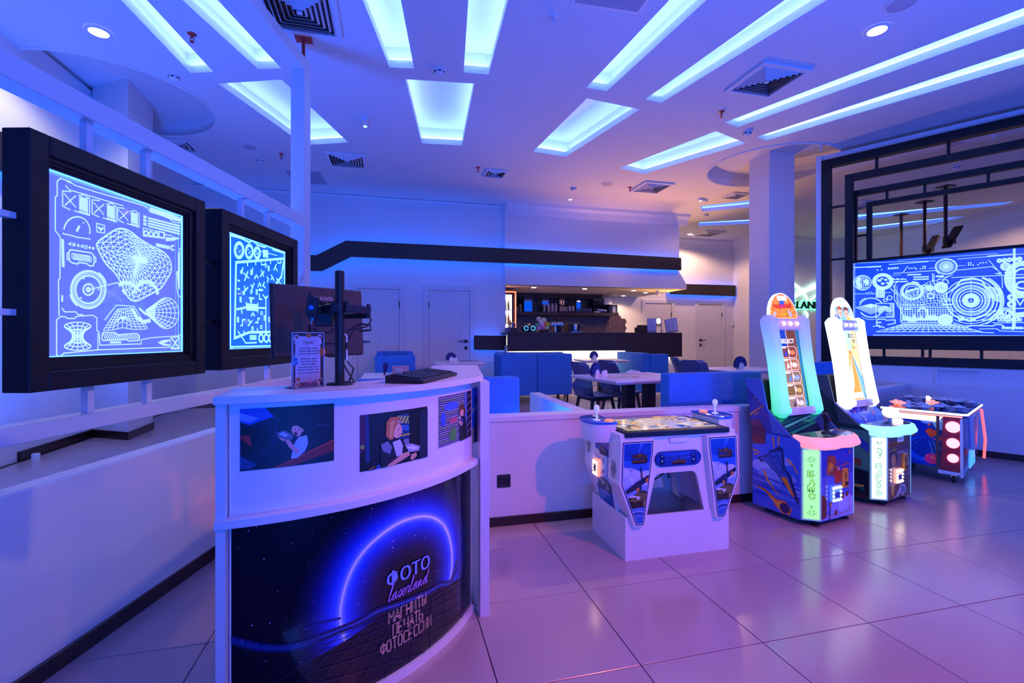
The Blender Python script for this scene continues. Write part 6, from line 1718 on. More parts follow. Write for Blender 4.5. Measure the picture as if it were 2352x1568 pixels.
def v2_screen(q):
    q.rect(-0.14, 0.06, 0.14, 0.69, '#e8a858'); q.poly([(-0.06, 0.69), (0.06, 0.69), (0.03, 0.50), (-0.02, 0.50)], '#a8d8f4'); q.poly([(-0.14, 0.69), (-0.05, 0.69), (-0.03, 0.46), (-0.14, 0.40)], '#f4c878'); q.poly([(0.06, 0.69), (0.14, 0.69), (0.14, 0.40), (0.02, 0.48)], '#e8b060')
    q.poly([(-0.015, 0.47), (0.012, 0.47), (0.10, 0.06), (-0.11, 0.06)], '#f08c38'); q.poly([(-0.05, 0.30), (0.0, 0.46), (-0.02, 0.20), (-0.11, 0.06), (-0.13, 0.12)], '#f8e0c0'); q.poly([(0.015, 0.48), (0.14, 0.24), (0.14, 0.06), (0.11, 0.06)], '#3c88d8'); q.poly([(0.03, 0.47), (0.14, 0.30), (0.14, 0.26)], '#a8ccf0'); q.poly([(0.04, 0.38), (0.13, 0.14), (0.135, 0.10), (0.05, 0.34)], '#78b4ec')
    q.rect(-0.012, 0.475, 0.006, 0.51, '#e8502c'); q.ell(0.07, 0.53, 0.03, 0.012, '#d8783c'); q.ell(0.05, 0.55, 0.02, 0.01, '#7cac58')
    q.rect(0.01, 0.62, 0.035, 0.655, '#201810'); q.text('4', 0.017, 0.627, 0.029, 0.648, '#f8d030'); q.rect(0.045, 0.622, 0.10, 0.652, '#2c2c30'); q.text('00080', 0.05, 0.629, 0.096, 0.645, '#ffffff'); q.rect(0.065, 0.575, 0.10, 0.605, '#2c2c30'); q.text('0', 0.078, 0.582, 0.088, 0.598, '#ffffff')
    q.rect(-0.10, 0.085, 0.09, 0.135, '#fff4e0')
def v2_marq(q):
    q.poly([(-0.15, 0.775), (0.15, 0.775), (0.12, 0.90), (-0.12, 0.90)], '#8cc0f0')
    q.poly([(-0.15, 0.775), (-0.13, 0.84), (-0.09, 0.83), (-0.06, 0.775)], '#3c68c8'); q.poly([(0.06, 0.775), (0.09, 0.84), (0.15, 0.80), (0.15, 0.775)], '#e8d8c8'); q.poly([(0.03, 0.775), (0.06, 0.82), (0.11, 0.80), (0.10, 0.775)], '#e8c040')
    for (x, z, hair) in ((-0.055, 0.845, '#b05c28'), (0.045, 0.84, '#7c4420')):
        q.ell(x, z, 0.036, 0.042, '#f4bc88'); q.poly([(x - 0.042, z), (x - 0.036, z + 0.05), (x, z + 0.066), (x + 0.038, z + 0.048), (x + 0.044, z - 0.01), (x + 0.028, z + 0.028), (x - 0.02, z + 0.034)], hair)
        for d in (-0.012, 0.014): q.ell(x + d, z - 0.002, 0.005, 0.007, '#2c1c18')
        q.line([(x - 0.01, z - 0.022), (x + 0.002, z - 0.026), (x + 0.014, z - 0.021)], 0.003, '#b0402c')
    q.line([(0.08, 0.80), (0.12, 0.86)], 0.016, '#f4bc88'); q.line([(-0.11, 0.80), (-0.125, 0.86)], 0.014, '#f4bc88')
    badge(q, 0.93)
V2 = dict(k='dark', body=(0.05, 0.08, 0.09), lip=glow('cyan_lip_light', (0.22, 0.62, 1.0), 1.6), deckc='#1c2864', deck=v2_deck, controls=v2_controls, edge=EDG, panel=GRNW, word=v2_word, front=v2_front, doorline='#c8b4ac', side=v2_side, slope=v2_slope,
          reader=glow('reader_orange', (1.0, 0.45, 0.2), 1.1), rlamp=glow('reader_warm_lamp', (1.0, 0.85, 0.6), 9), rdisp=mat('reader_display3', (0.10, 0.08, 0.3), 0.2),
          column=ramp_glow('column_light_white', [(0.0, (0.62, 0.66, 1.0)), (0.35, (0.95, 0.95, 1.0)), (0.75, (0.95, 1.0, 0.98)), (1.0, (0.55, 1.0, 0.62))], 1.5, 0.74, 1.53),
          lampm=glow('header_lamp_lilac', (0.65, 0.6, 1.0), 0.6), bulb=glow('header_bulb_cool', (0.9, 0.9, 1.0), 5), screen=v2_screen, screenm=M_SCREEN2, mbg='#e8f4ff', marquee=v2_marq)
arcade('arcade_machine', 'upright arcade machine with blue-green light columns and coral deck, word БАМС on its corner', (3.14, 2.78, 0), R(10.5), V1)
arcade('arcade_machine', 'upright arcade machine with white light columns and cyan deck, word ПАРКУР on its corner', (4.03, 3.01, 0), R(14), V2)

# ================================================================== SAUCER WHACK TABLE
rzt = R(-64)
ht = thing('whack_table', 'space themed hammer game table with flying saucer targets on top, at the right', 'game table', at_z(2221, 951, 0.66) * 1.0, rzt)
ht.location.z = 0
TT = Matrix.Translation(ht.location) @ Matrix.Rotation(rzt, 4, 'Z'); TTi = TT.inverted()
Wd, Dp, zt_ = 0.64, 1.04, 0.66
top = [(-Wd, 0.03), (-0.03, 0.0), (0.0, 0.03), (0.0, Dp), (-Wd, Dp)]
b = MB(); b.prism([(-Wd + 0.03, 0.06), (-0.16, 0.05), (-0.05, 0.10), (-0.05, Dp - 0.08), (-Wd + 0.03, Dp - 0.08)], 0.13, zt_ - 0.04); obj('body', b, mat('navy_cabinet', (0.01, 0.03, 0.22), 0.25, coat=0.4), ht)
b = MB(); b.prism(top, zt_ - 0.04, zt_, bev=0.004); obj('top_board', b, mat('navy_cabinet', (0.01, 0.03, 0.22), 0.25), ht)
q = Print(0.0001); q.poly(offset(ccw([Vector(p) for p in top]), -0.02), '#0a1c6c')
rs = random.Random(8)
for i in range(60): 
    x, y = rs.uniform(-Wd + 0.04, -0.04), rs.uniform(0.05, Dp - 0.04); q.ell(x, y, d := rs.choice((0.003, 0.005, 0.008)), d, rs.choice(('#5878e0', '#a8b8f4', '#e07838')), 6)
for i in range(10): x, y = rs.uniform(-Wd + 0.1, -0.1), rs.uniform(0.1, Dp - 0.1); q.ell(x, y, 0.07, 0.05, rs.choice(('#10103c', '#142c8c', '#0c1450')), 14)
q.build('top_print', lambda u, v, o: (u, v, zt_ + 0.0005 + o), M_PRINTG, ht)
for a_, d_ in ((top[0], top[1]), (top[1], top[2]), (top[2], top[3])):
    b = MB(); b.cyl((a_[0], a_[1], zt_ - 0.012), (d_[0], d_[1], zt_ - 0.012), 0.010, seg=8); obj('edge_light', b, glow('table_edge_light', (0.75, 0.80, 1.0), 2.6), ht)
b = MB(); b.cyl((top[0][0], top[0][1], zt_ - 0.035), (top[1][0], top[1][1], zt_ - 0.035), 0.006, seg=8); obj('edge_light', b, glow('table_orange_edge', (1.0, 0.2, 0.06), 2.2), ht)
b = MB(); b.prism([(-0.60, zt_ - 0.05), (-0.17, zt_ - 0.05), (-0.20, zt_ - 0.10), (-0.56, zt_ - 0.10)], -0.052, -0.03, M); obj('front_light', b, glow('front_bar_light', (1.0, 0.62, 0.42), 1.8), ht)
SA = glow('saucer_lit_red', (1.0, 0.22, 0.14), 1.6); SB = glow('saucer_lit_white', (0.85, 0.85, 1.0), 1.5); SG = mat('saucer_grey', (0.62, 0.64, 0.76), 0.3, coat=0.3)
ufo = [(565, 210, SG), (780, 225, SG), (850, 215, SB), (985, 215, SG), (1015, 252, SG), (1075, 235, SG), (1200, 228, SG), (1235, 275, SG), (1310, 262, SG), (1475, 295, SG), (890, 290, SA), (735, 322, SG), (430, 302, SA), (545, 295, SG), (540, 340, SG), (330, 282, SA), (770, 358, SG), (950, 352, SG), (1035, 342, SG), (1270, 368, SG)]
for (x, y, m_) in ufo:
    w_ = TTi @ at_z(2000 + x / 6.273, 880 + (y + 18) / 6.273, zt_)
    if not (-Wd + 0.05 < w_.x < -0.04 and 0.05 < w_.y < Dp - 0.04):
        w_.x = min(max(w_.x, -Wd + 0.07), -0.07); w_.y = min(max(w_.y, 0.07), Dp - 0.07)
    b = MB(); b.lathe([(0.02, 0), (0.02, 0.012), (0.044, 0.018), (0.058, 0.026), (0.044, 0.034), (0.022, 0.038), (0.018, 0.046), (0.008, 0.052)], 18, Matrix.Translation((w_.x, w_.y, zt_)))
    obj('saucer_target', b, m_, ht, smooth=True)
# front picture, coin slot, red lamp tower on the corner
def hfront(q):
    q.rect(-Wd + 0.03, 0.13, -0.15, zt_ - 0.045, '#0c28a0'); q.ell(-0.30, 0.28, 0.16, 0.12, '#1440c8'); q.ell(-0.28, 0.30, 0.13, 0.10, '#0c2894'); q.ell(-0.29, 0.56, 0.045, 0.03, '#5c90f0'); q.ell(-0.25, 0.20, 0.055, 0.05, '#c02878'); q.line([(-0.26, 0.215), (-0.23, 0.21)], 0.006, '#e8a030')
    q.poly([(-0.30, 0.46), (-0.27, 0.49), (-0.22, 0.47), (-0.21, 0.43), (-0.26, 0.40)], '#c8442c'); q.poly([(-0.22, 0.40), (-0.18, 0.43), (-0.16, 0.40), (-0.20, 0.37)], '#a8382c'); q.line([(-0.24, 0.39), (-0.17, 0.39)], 0.012, '#b02cc0'); q.ell(-0.27, 0.525, 0.012, 0.010, '#d85030')
    for i in range(5): q.line([(-0.27 + 0.03 * i, 0.37), (-0.24 + 0.035 * i, 0.24)], 0.006, '#3c74e8')
    q.poly([(-0.26, 0.57), (-0.16, 0.58), (-0.16, 0.48), (-0.22, 0.49)], '#78a8f0')
    for i in range(26): q.ell(rs.uniform(-0.68, -0.17), rs.uniform(0.15, 0.58), 0.004, 0.004, '#7ca4ff', 6)
q = Print(0.0001); hfront(q); q.clip(-Wd + 0.03, -0.155, 0.13, zt_ - 0.045); q.build('front_print', lambda u, v, o: (u, 0.0585 - o - (u + 0.71) * 0.016, v), printmat('lit_front_print', 0.2, glowing=0.25), ht)
b = MB(); b.box(-0.45, -0.375, 0.03, 0.055, 0.40, 0.52, 0.004); obj('coin_plate', b, mat('orange_plastic', (0.75, 0.30, 0.03), 0.35), ht)
b = MB(); b.cyl((-0.395, 0.025, 0.45), (-0.395, 0.035, 0.45), 0.014, seg=14); b.box(-0.425, -0.418, 0.027, 0.035, 0.46, 0.50); obj('coin_slot', b, M_CHROME, ht)
T1 = Matrix.Translation((-0.105, 0.035, 0)) @ Matrix.Rotation(R(12), 4, 'Z')
b = MB(T1); b.prism([(-0.085, 0.115), (0.07, 0.105), (0.082, 0.62), (-0.06, 0.62)], -0.03, 0.0, M, bev=0.003); obj('lamp_tower', b, mat('red_lacquer', (0.45, 0.02, 0.02), 0.3), ht)
for z, r in ((0.525, 0.052), (0.375, 0.046), (0.235, 0.040)):
    b = MB(T1); b.lathe([(r, 0), (r, 0.010), (r - 0.012, 0.016), (0.016, 0.017), (0.014, 0.020), (0.003, 0.021)], 26, Matrix.Translation((0.006, -0.0, z)) @ Matrix.Rotation(PI / 2, 4, 'X')); obj('round_lamp', b, glow('pink_round_lamp', (1.0, 0.40, 0.66), 1.9), ht, smooth=True)
b = MB(T1); b.box(-0.11, -0.088, -0.012, 0.02, 0.12, 0.62); obj('corner_strip', b, mat('brown_strip', (0.16, 0.05, 0.02), 0.3), ht)
# end side: picture board with a white bracket, lit foot
b = MB(); b.prism([(0.05, 0.06), (Dp * 0.55, 0.12), (Dp - 0.05, 0.14), (Dp - 0.02, zt_ - 0.05), (0.02, zt_ - 0.05)], -0.05, -0.03, YZ2 := Matrix(((0, 0, 1, 0), (1, 0, 0, 0), (0, 1, 0, 0), (0, 0, 0, 1)))); obj('end_board', b, M_PLAST, ht)
q = Print(0.0001); q.rect(0.07, 0.14, Dp - 0.07, zt_ - 0.06, '#2c48a8'); q.ell(0.2, 0.25, 0.10, 0.10, '#c85078'); q.ell(0.28, 0.4, 0.10, 0.06, '#d88c9c'); q.ell(0.8, 0.3, 0.12, 0.10, '#e09050'); q.ell(0.9, 0.5, 0.08, 0.07, '#3c68d8'); q.poly([(0.1, 0.45), (0.2, 0.55), (0.3, 0.5), (0.2, 0.4)], '#8c2438')
q.build('end_print', lambda u, v, o: (-0.0295 + o, u, v), M_PRINTG, ht)
b = MB(); b.prism([(0.36, zt_ - 0.05), (0.80, zt_ - 0.05), (0.70, 0.26), (0.47, 0.26)], -0.03, 0.0, YZ2, bev=0.006); obj('bracket', b, M_PLAST, ht)
q = Print(0.0001); q.poly([(0.42, zt_ - 0.08), (0.74, zt_ - 0.08), (0.66, 0.30), (0.51, 0.30)], '#24408c'); q.poly([(0.5, 0.36), (0.64, 0.36), (0.62, 0.50), (0.54, 0.52)], '#182c5c'); q.poly([(0.54, 0.50), (0.62, 0.50), (0.6, 0.58), (0.55, 0.57)], '#d8907c')
q.build('bracket_print', lambda u, v, o: (0.0006 + o, u, v), M_PRINTG, ht)
b = MB(); b.prism([(0.45, 0.25), (0.72, 0.25), (0.76, 0.09), (0.41, 0.09)], -0.06, -0.02, YZ2, bev=0.004); obj('lit_foot', b, glow('blue_foot_light', (0.05, 0.30, 1.0), 1.5), ht)
b = MB(); b.prism([(-0.20, 0.02), (-0.05, 0.05), (-0.05, 0.14), (-0.20, 0.12)], 0.08, 0.13); obj('foot_plate', b, M_PLAST, ht)
for (x, y) in ((-0.10, 0.10), (-0.10, Dp - 0.2), (-Wd + 0.12, 0.12), (-Wd + 0.12, Dp - 0.2)):
    b = MB(); b.cyl((x - 0.012, y, 0.032), (x + 0.012, y, 0.032), 0.032, seg=16); obj('caster', b, M_BLKP, ht)
    b = MB(); b.box(x - 0.018, x + 0.018, y - 0.012, y + 0.012, 0.05, 0.075); b.cyl((x, y, 0.07), (x, y, 0.13), 0.01, seg=8); obj('caster_fork', b, M_CHROME, ht)
b = MB(); b.tube([(0.02, Dp - 0.03, 0.10), (0.03, Dp - 0.03, 0.3), (0.0, Dp - 0.03, zt_ - 0.05)], 0.012, 8); obj('light_tube', b, glow('red_tube_light', (1.0, 0.10, 0.05), 1.8), ht, smooth=True)

# ================================================================== RIGHT PARTITION: NESTED BLACK FRAMES
pt = thing('frame_partition', 'tall partition of nested black frames standing on the right parapet', 'partition', PR.p, PR.a)
b = MB(); b.box(-1.76, -1.69, 0.02, 0.42, 0.785, 3.90, 0.003); b.box(-1.69, 3.2, 0.06, 0.42, 3.815, 3.90, 0.003); obj('white_casing', b, M_WHITE, pt)
def bars(name, x0, x1, z0, z1, th, y0, y1, left=True, bottom=True, top=True):
    if left:
        b = MB(); b.box(x0, x0 + th, y0, y1, z0, z1, 0.003); obj(name, b, M_BLACK, pt)
    if top:
        b = MB(); b.box(x0 + th, x1, y0, y1, z1 - th, z1, 0.003); obj(name, b, M_BLACK, pt)
    if bottom:
        b = MB(); b.box(x0 + th, x1, y0, y1, z0, z0 + th, 0.003); obj(name, b, M_BLACK, pt)
bars('outer_frame_bar', -1.69, 3.2, 1.005, 3.815, 0.105, 0.0, 0.12)
bars('second_frame_bar', -1.42, 3.2, 1.21, 3.555, 0.09, 0.02, 0.10, bottom=False)
b = MB(); b.box(-1.42, 3.2, 0.02, 0.10, 1.205, 1.375, 0.003); obj('second_frame_bar', b, M_BLACK, pt)
bars('third_frame_bar', -1.40, 3.2, 2.38, 3.37, 0.075, 0.22, 0.30, bottom=False)
bars('fourth_frame_bar', -1.22, 3.2, 2.38, 3.19, 0.06, 0.24, 0.30, bottom=False)
b = MB(); b.box(-1.345, 3.2, 0.0, 0.06, 2.352, 2.385, 0.003); obj('second_frame_bar', b, M_BLACK, pt)
for x in (-1.076, -0.382, 0.4, 1.1):
    b = MB(); b.box(x - 0.016, x + 0.016, 0.04, 0.07, 3.55, 3.72); obj('spacer', b, M_BLACK, pt)
for x in (-1.0, -0.62, -0.05, 0.5, 1.2):
    b = MB(); b.box(x - 0.014, x + 0.014, 0.25, 0.28, 3.18, 3.30); obj('spacer', b, M_BLACK, pt)
for z in (3.15, 2.43):
    b = MB(); b.box(-1.60, -1.41, 0.04, 0.07, z - 0.014, z + 0.014); obj('spacer', b, M_BLACK, pt)
for z in (2.75,):
    b = MB(); b.box(-1.33, -1.21, 0.25, 0.28, z - 0.012, z + 0.012); obj('spacer', b, M_BLACK, pt)
for x in (-1.0, -0.62, -0.55, -0.1, 0.6):
    b = MB(); b.box(x - 0.014, x + 0.014, 0.04, 0.07, 1.10, 1.21); obj('spacer', b, M_BLACK, pt)
wp_ = at_z(1885, 333, HC)
b = MB(); b.cyl((wp_.x, wp_.y, 3.89), (wp_.x, wp_.y, HC), 0.012, seg=8); b.cyl((wp_.x, wp_.y, HC - 0.012), (wp_.x, wp_.y, HC), 0.05, seg=16); obj('hanger', b, M_WHITE, pt, world=True)

lp3 = thing('lit_panel', 'wide blue lit panel engraved with gauges and rings, inside the black frames at the right', 'panel', PR.p, PR.a)
M_PANE3 = glassmat('edge_lit_acrylic_blue', (0.35, 0.5, 0.95), (0.0, 0.075, 0.80), 0.50, 0.8, diffuse=(0.01, 0.08, 0.8))
b = MB(); b.box(-1.332, 1.25, 0.045, 0.053, 1.372, 2.354); obj('pane', b, M_PANE3, lp3)
k3 = (1940, 560, 5.709)
e = Eng(PR, 0.042, k3)
e.L([(110, 245), (115, 1190)], 0.006); e.L([(370, 1195), (2352, 1205)], 0.008)
e.L([(125, 310), (480, 295)], 0.012); e.L([(125, 250), (1195, 222)], 0.005); e.L([(580, 270), (1100, 230)], 0.009)
e.L([(1480, 198), (2352, 130)], 0.006); e.L([(1870, 160), (2200, 135)], 0.011)
for i in range(6): e.D(312 + 31 * i, 303 - 2 * i, 11)
for i in range(5): e.D(578 + 29 * i, 322 - 2 * i, 13)
for (x, y) in ((430, 342), (485, 338), (850, 320), (882, 318), (918, 315), (940, 330), (995, 326), (1028, 296), (1056, 294), (1028, 320), (1056, 318), (1625, 250), (1655, 248), (1625, 275), (1655, 272), (1688, 277), (1750, 272), (1780, 250), (1818, 246), (1858, 244)): e.D(x, y, 10)
e.L([(640, 385), (760, 380), (830, 290)], 0.008); e.L([(780, 378), (1195, 348), (1240, 392)], 0.008); e.L([(1475, 345), (1935, 296), (2005, 345)], 0.008); e.L([(1100, 318), (1195, 316)], 0.005); e.L([(1470, 288), (1580, 282)], 0.005); e.L([(1885, 208), (2060, 400), (2070, 580)], 0.006)
for r, w in ((142, 0.010), (125, 0.006), (95, 0.008), (72, 0.010), (45, 0.010), (24, 0.008)): e.C(1332, 296, r, r * 0.72, w, 40)
for i in range(8):
    t = PI * i / 8; e.L([(1332 + 95 * math.cos(t), 296 + 68 * math.sin(t)), (1332 - 95 * math.cos(t), 296 - 68 * math.sin(t))], 0.004)
for r in (115, 80, 45, 12): e.C(235, 508, r, 96, 0.009 if r == 115 else 0.006, 32)
for d in (-60, -30, 0, 30, 60): e.L([(235 - math.sqrt(max(0, 1 - (d / 96) ** 2)) * 113, 508 + d), (235 + math.sqrt(max(0, 1 - (d / 96) ** 2)) * 113, 508 + d)], 0.005)
e.F([(140, 480), (180, 430), (215, 450), (205, 500), (230, 560), (200, 590), (160, 570)]); e.F([(245, 470), (300, 460), (330, 510), (290, 545), (260, 520)])
for r, w in ((130, 0.016), (105, 0.026), (88, 0.006)): e.C(500, 492, r, r * 0.78, w, 36)
for (x, y, a) in ((455, 480, 30), (500, 520, 26), (540, 470, 24), (490, 455, 20), (560, 510, 22)): e.D(x, y, a, a * 0.6)
for i in range(9): e.L([(640 + 20 * i, 470), (640 + 20 * i, 445 + (i * 37) % 22)], 0.012)
e.L([(635, 468), (805, 462)], 0.008); e.L([(635, 498), (830, 490)], 0.014); e.L([(620, 412), (740, 408)], 0.004)
for i in range(3): e.L([(820 + 80 * (i > 0), 405 + 30 * i), (1005 + 100 * (i > 0), 400 + 30 * i)], 0.016)
e.L([(1155, 385), (1155, 500)], 0.010); e.L([(1175, 400), (1175, 500)], 0.006); e.L([(1195, 425), (1300, 420)], 0.02); e.L([(1205, 480), (1260, 440), (1330, 435), (1420, 402)], 0.008); e.L([(1220, 470), (1290, 465), (1390, 412)], 0.006)
e.L([(118, 655), (265, 655)], 0.006); e.L([(265, 655), (285, 640), (300, 665), (315, 630), (335, 660), (350, 628), (365, 660), (385, 645), (400, 658)], 0.006); e.L([(525, 640), (610, 635)], 0.006)
for i in range(5): e.L([(430 + 22 * i, 560), (430 + 22 * i, 705)], 0.014)
for i in range(6): e.L([(430, 580 + 24 * i), (525, 580 + 24 * i)], 0.006)
e.L([(415, 560), (415, 705)], 0.010); e.C(590, 705, 32, 26, 0.010); e.C(532, 738, 24, 19, 0.010)
e.C(350, 830, 155, 120, 0.012, t0=-2.9, t1=-0.4); e.C(350, 830, 175, 135, 0.008, t0=-2.7, t1=-2.0); e.C(350, 830, 160, 130, 0.014, t0=0.8, t1=2.6); e.C(350, 850, 185, 140, 0.006, t0=1.2, t1=2.3)
for i in range(11):
    t = i / 10
    e.L([(140 + 205 * t, 832 + 88 * t), (345 + 225 * t, 785 + 45 * t)], 0.004); e.L([(140 + 200 * t, 832 - 45 * t), (345 + 225 * t, 920 - 88 * t)], 0.004)
e.F([(250, 810), (345, 785), (430, 800), (345, 840)])
e.L([(410, 780), (640, 780), (640, 955), (410, 965)], 0.008, True)
for i in range(8): e.C(525, 880, 12 + 10 * i, 10 + 8 * i, 0.006, 20, t0=2.4, t1=6.6)
for i in range(3): e.L([(600 + 22 * i, 775), (600 + 22 * i, 870 + 20 * i)], 0.010)
for i in range(6):
    for j in range(4): e.D(550 + 20 * i, 910 + 18 * j, 6)
e.L([(415, 990), (525, 985), (545, 1000), (660, 995), (660, 1040), (560, 1060)], 0.012); e.L([(420, 1000), (420, 1060), (525, 1100)], 0.012); e.L([(370, 1080), (440, 1075), (470, 1100)], 0.010); e.L([(430, 1030), (480, 1030)], 0.018)
# big panels of the dashboard
e.C(885, 620, 150, 112, 0.010, 44); e.C(885, 620, 128, 95, 0.018, 44); e.C(885, 620, 85, 66, 0.008, 36)
for i in range(30):
    t = 2 * PI * i / 30; e.L([(885 + 112 * math.cos(t), 620 + 84 * math.sin(t)), (885 + 124 * math.cos(t), 620 + 92 * math.sin(t))], 0.008)
e.F([(795, 610), (970, 570), (975, 590), (805, 640)]); e.C(885, 620, 160, 122, 0.016, t0=-1.6, t1=-1.0)
for r, w in ((82, 0.012), (62, 0.02), (40, 0.010), (18, 0.014)): e.C(1265, 570, r, r * 0.8, w, 32)
for i in range(16):
    t = 2 * PI * i / 16; e.L([(1265 + 66 * math.cos(t), 570 + 53 * math.sin(t)), (1265 + 78 * math.cos(t), 570 + 62 * math.sin(t))], 0.016)
for r, w in ((45, 0.012), (28, 0.012), (12, 0.012)): e.C(1115, 580, r, r * 0.8, w, 24)
e.C(1130, 680, 42, 36, 0.014, 22); e.C(1320, 500, 40, 32, 0.010, 20); e.C(1040, 560, 26, 22, 0.012, 18)
def car(u, v):
    x = 690 + 660 * u; y = 640 + 180 * v - 150 * (1 - v) * math.exp(-((u - 0.72) / 0.33) ** 2) + 10 * math.sin(6 * u)
    return (x, y)
for i in range(19): e.L([car(i / 18 + 0.02 * math.sin(i), j / 8) for j in range(9)], 0.004)
for j in range(10): e.L([car(i / 24, j / 9) for i in range(25)], 0.004)
for i in range(14): e.L([car(i / 14, 0), car(min(1, i / 14 + 0.22), 1)], 0.004)
e.L([(690, 640), (640, 560), (700, 480)], 0.008); e.L([(660, 540), (650, 720), (740, 880), (790, 980)], 0.008); e.L([(690, 545), (685, 720), (760, 870)], 0.006); e.L([(600, 580), (680, 660)], 0.010)
e.L([(735, 830), (1400, 830), (1412, 850), (1412, 1010), (1390, 1030), (750, 1035), (735, 1015)], 0.010, True)
for i in range(20): e.L([(760 + 33 * i, 838), (760 + 33 * i, 1025)], 0.006)
for j in range(6): e.L([(740, 862 + 28 * j), (1408, 862 + 28 * j)], 0.006)
rs = random.Random(2)
for i in range(48): x = 765 + 9.5 * i; e.L([(x, 1003), (x, 1000 - rs.uniform(10, 75))], 0.012)
e.L([(1085, 850), (1085, 1000)], 0.020); e.C(1020, 885, 50, 44, 0.016, t0=PI, t1=2 * PI); e.F([(780, 845), (880, 845), (880, 860), (780, 860)]); e.F([(830, 1006), (940, 1006), (940, 1024), (830, 1024)])
for r, w in ((92, 0.014), (72, 0.024), (40, 0.014)): e.C(1318, 995, r, r * 0.72, w, 32)
for i in range(8):
    t = 2 * PI * i / 8; e.L([(1318, 995), (1318 + 70 * math.cos(t), 995 + 50 * math.sin(t))], 0.012)
for r, w in ((345, 0.010), (300, 0.012), (282, 0.006), (240, 0.016), (215, 0.006), (190, 0.014), (150, 0.010), (115, 0.006), (52, 0.014), (45, 0.006)): e.C(1657, 740, r, r * 0.80, w, 60, t0=(0 if r < 300 else -2.6), t1=(2 * PI if r < 300 else 1.4))
for i in range(28):
    t = 2 * PI * i / 28; e.L([(1657 + 62 * math.cos(t), 740 + 50 * math.sin(t)), (1657 + 108 * math.cos(t), 740 + 87 * math.sin(t))], 0.022)
e.C(1657, 740, 400, 320, 0.022, 40, t0=-1.2, t1=0.9); e.C(1657, 740, 430, 345, 0.010, 40, t0=-1.0, t1=1.1); e.C(1657, 740, 380, 305, 0.008, 40, t0=0.6, t1=2.2); e.C(1657, 740, 325, 265, 0.014, 40, t0=1.7, t1=2.9)
e.L([(1360, 640), (1460, 560), (1530, 470), (1680, 445), (1800, 480), (1850, 560), (2040, 590), (2060, 640), (1990, 690)], 0.014); e.L([(1510, 500), (1540, 485), (1690, 462)], 0.008)
for i in range(12): e.L([(1830 + 18 * i, 560 + 4 * i), (1900 + 12 * i, 700 + 6 * i)], 0.005)
for j in range(6): e.L([(1820, 575 + 26 * j), (2050, 610 + 26 * j)], 0.005)
e.L([(1310, 660), (1345, 640), (1335, 690), (1390, 755)], 0.012); e.L([(1250, 760), (1300, 700), (1320, 760), (1400, 720)], 0.010); e.F([(1280, 785), (1410, 785), (1410, 805), (1280, 805)])
e.F([(740, 795), (1050, 795), (1050, 806), (740, 806)])
e.L([(1420, 745), (2050, 745)], 0.004); e.L([(1657, 450), (1657, 1060)], 0.004); e.L([(1420, 880), (1990, 880)], 0.005)
e.L([(1430, 945), (1540, 950), (1600, 1000), (1700, 990), (1760, 950), (1880, 930), (1990, 870)], 0.014); e.F([(1480, 965), (1560, 960), (1570, 1000), (1500, 1015)]); e.C(1640, 992, 40, 22, 0.012); e.C(1690, 992, 24, 18, 0.012)
e.L([(1425, 1030), (1560, 1075), (1760, 1070), (1900, 1020), (2030, 960)], 0.010); e.L([(1800, 1000), (1960, 995), (2090, 870)], 0.014)
for i in range(5): e.C(2030 + 66 * i, 220 - 6 * i, 21, 19, 0.020, 18)
for r, w in ((58, 0.016), (38, 0.010), (16, 0.012)): e.C(2110, 295, r, r * 0.8, w, 24)
e.L([(2225, 60), (2225, 1100)], 0.020); e.L([(2215, 360), (2205, 1130)], 0.012); e.L([(1400, 440), (2352, 400)], 0.008); e.L([(2090, 455), (2352, 440)], 0.016)
e.C(2330, 455, 190, 200, 0.060, 40, t0=1.2, t1=4.9); e.C(2330, 455, 120, 130, 0.020, 40, t0=1.0, t1=5.2); e.C(2330, 570, 90, 75, 0.02, 30); e.F([(1960, 390), (2060, 370), (2040, 400)]); e.F([(2090, 370), (2160, 360), (2200, 385), (2110, 392)])
for (x, y, r) in ((2190, 700, 48), (2190, 700, 26), (2190, 790, 50), (2190, 790, 28), (2110, 905, 80), (2110, 905, 52), (2040, 930, 45), (2140, 985, 40), (2260, 985, 30), (2150, 910, 40)): e.C(x, y, r, r * 0.8, 0.014, 24)
for i in range(7): e.C(2030 + 45 * i, 995, 20, 16, 0.012, 14)
e.F([(2150, 845), (2352, 835), (2352, 850), (2150, 858)]); e.F([(2240, 900), (2352, 890), (2352, 960), (2240, 965)]); e.L([(2240, 700), (2352, 690)], 0.03); e.L([(2250, 720), (2300, 800), (2352, 720)], 0.014)
e.L([(1940, 1035), (2352, 1030)], 0.008); e.L([(1580, 1100), (1660, 1070), (1940, 1075), (1990, 1055), (2060, 1060), (2110, 1100), (2352, 1105)], 0.012); e.L([(1760, 1115), (1990, 1110), (2040, 1140), (2352, 1150)], 0.008); e.L([(1700, 1130), (1800, 1160), (1960, 1165)], 0.008)
for i in range(9): e.L([(2060 + 32 * i, 1085), (2080 + 32 * i, 1100), (2060 + 32 * i, 1118)], 0.012)
# perspective floor grid
for i in range(17):
    u = i / 16; e.L([(760 + 660 * u, 1052), (410 + 1390 * u, 1152)], 0.007)
for v in (0, 0.12, 0.27, 0.45, 0.68, 1.0): e.L([(760 - 350 * v, 1052 + 100 * v), (1420 + 380 * v, 1052 + 100 * v)], 0.007)
rs = random.Random(6)
for i in range(110): e.L([(120 + 8 * 0, 260 + 8.4 * i), (120 + (16 if i % 5 else 30), 260 + 8.4 * i)], 0.003)
for i in range(110): x = 700 + 12 * i; e.L([(x, 210 - 0.07 * (x - 700)), (x, 222 - 0.07 * (x - 700))], 0.003)
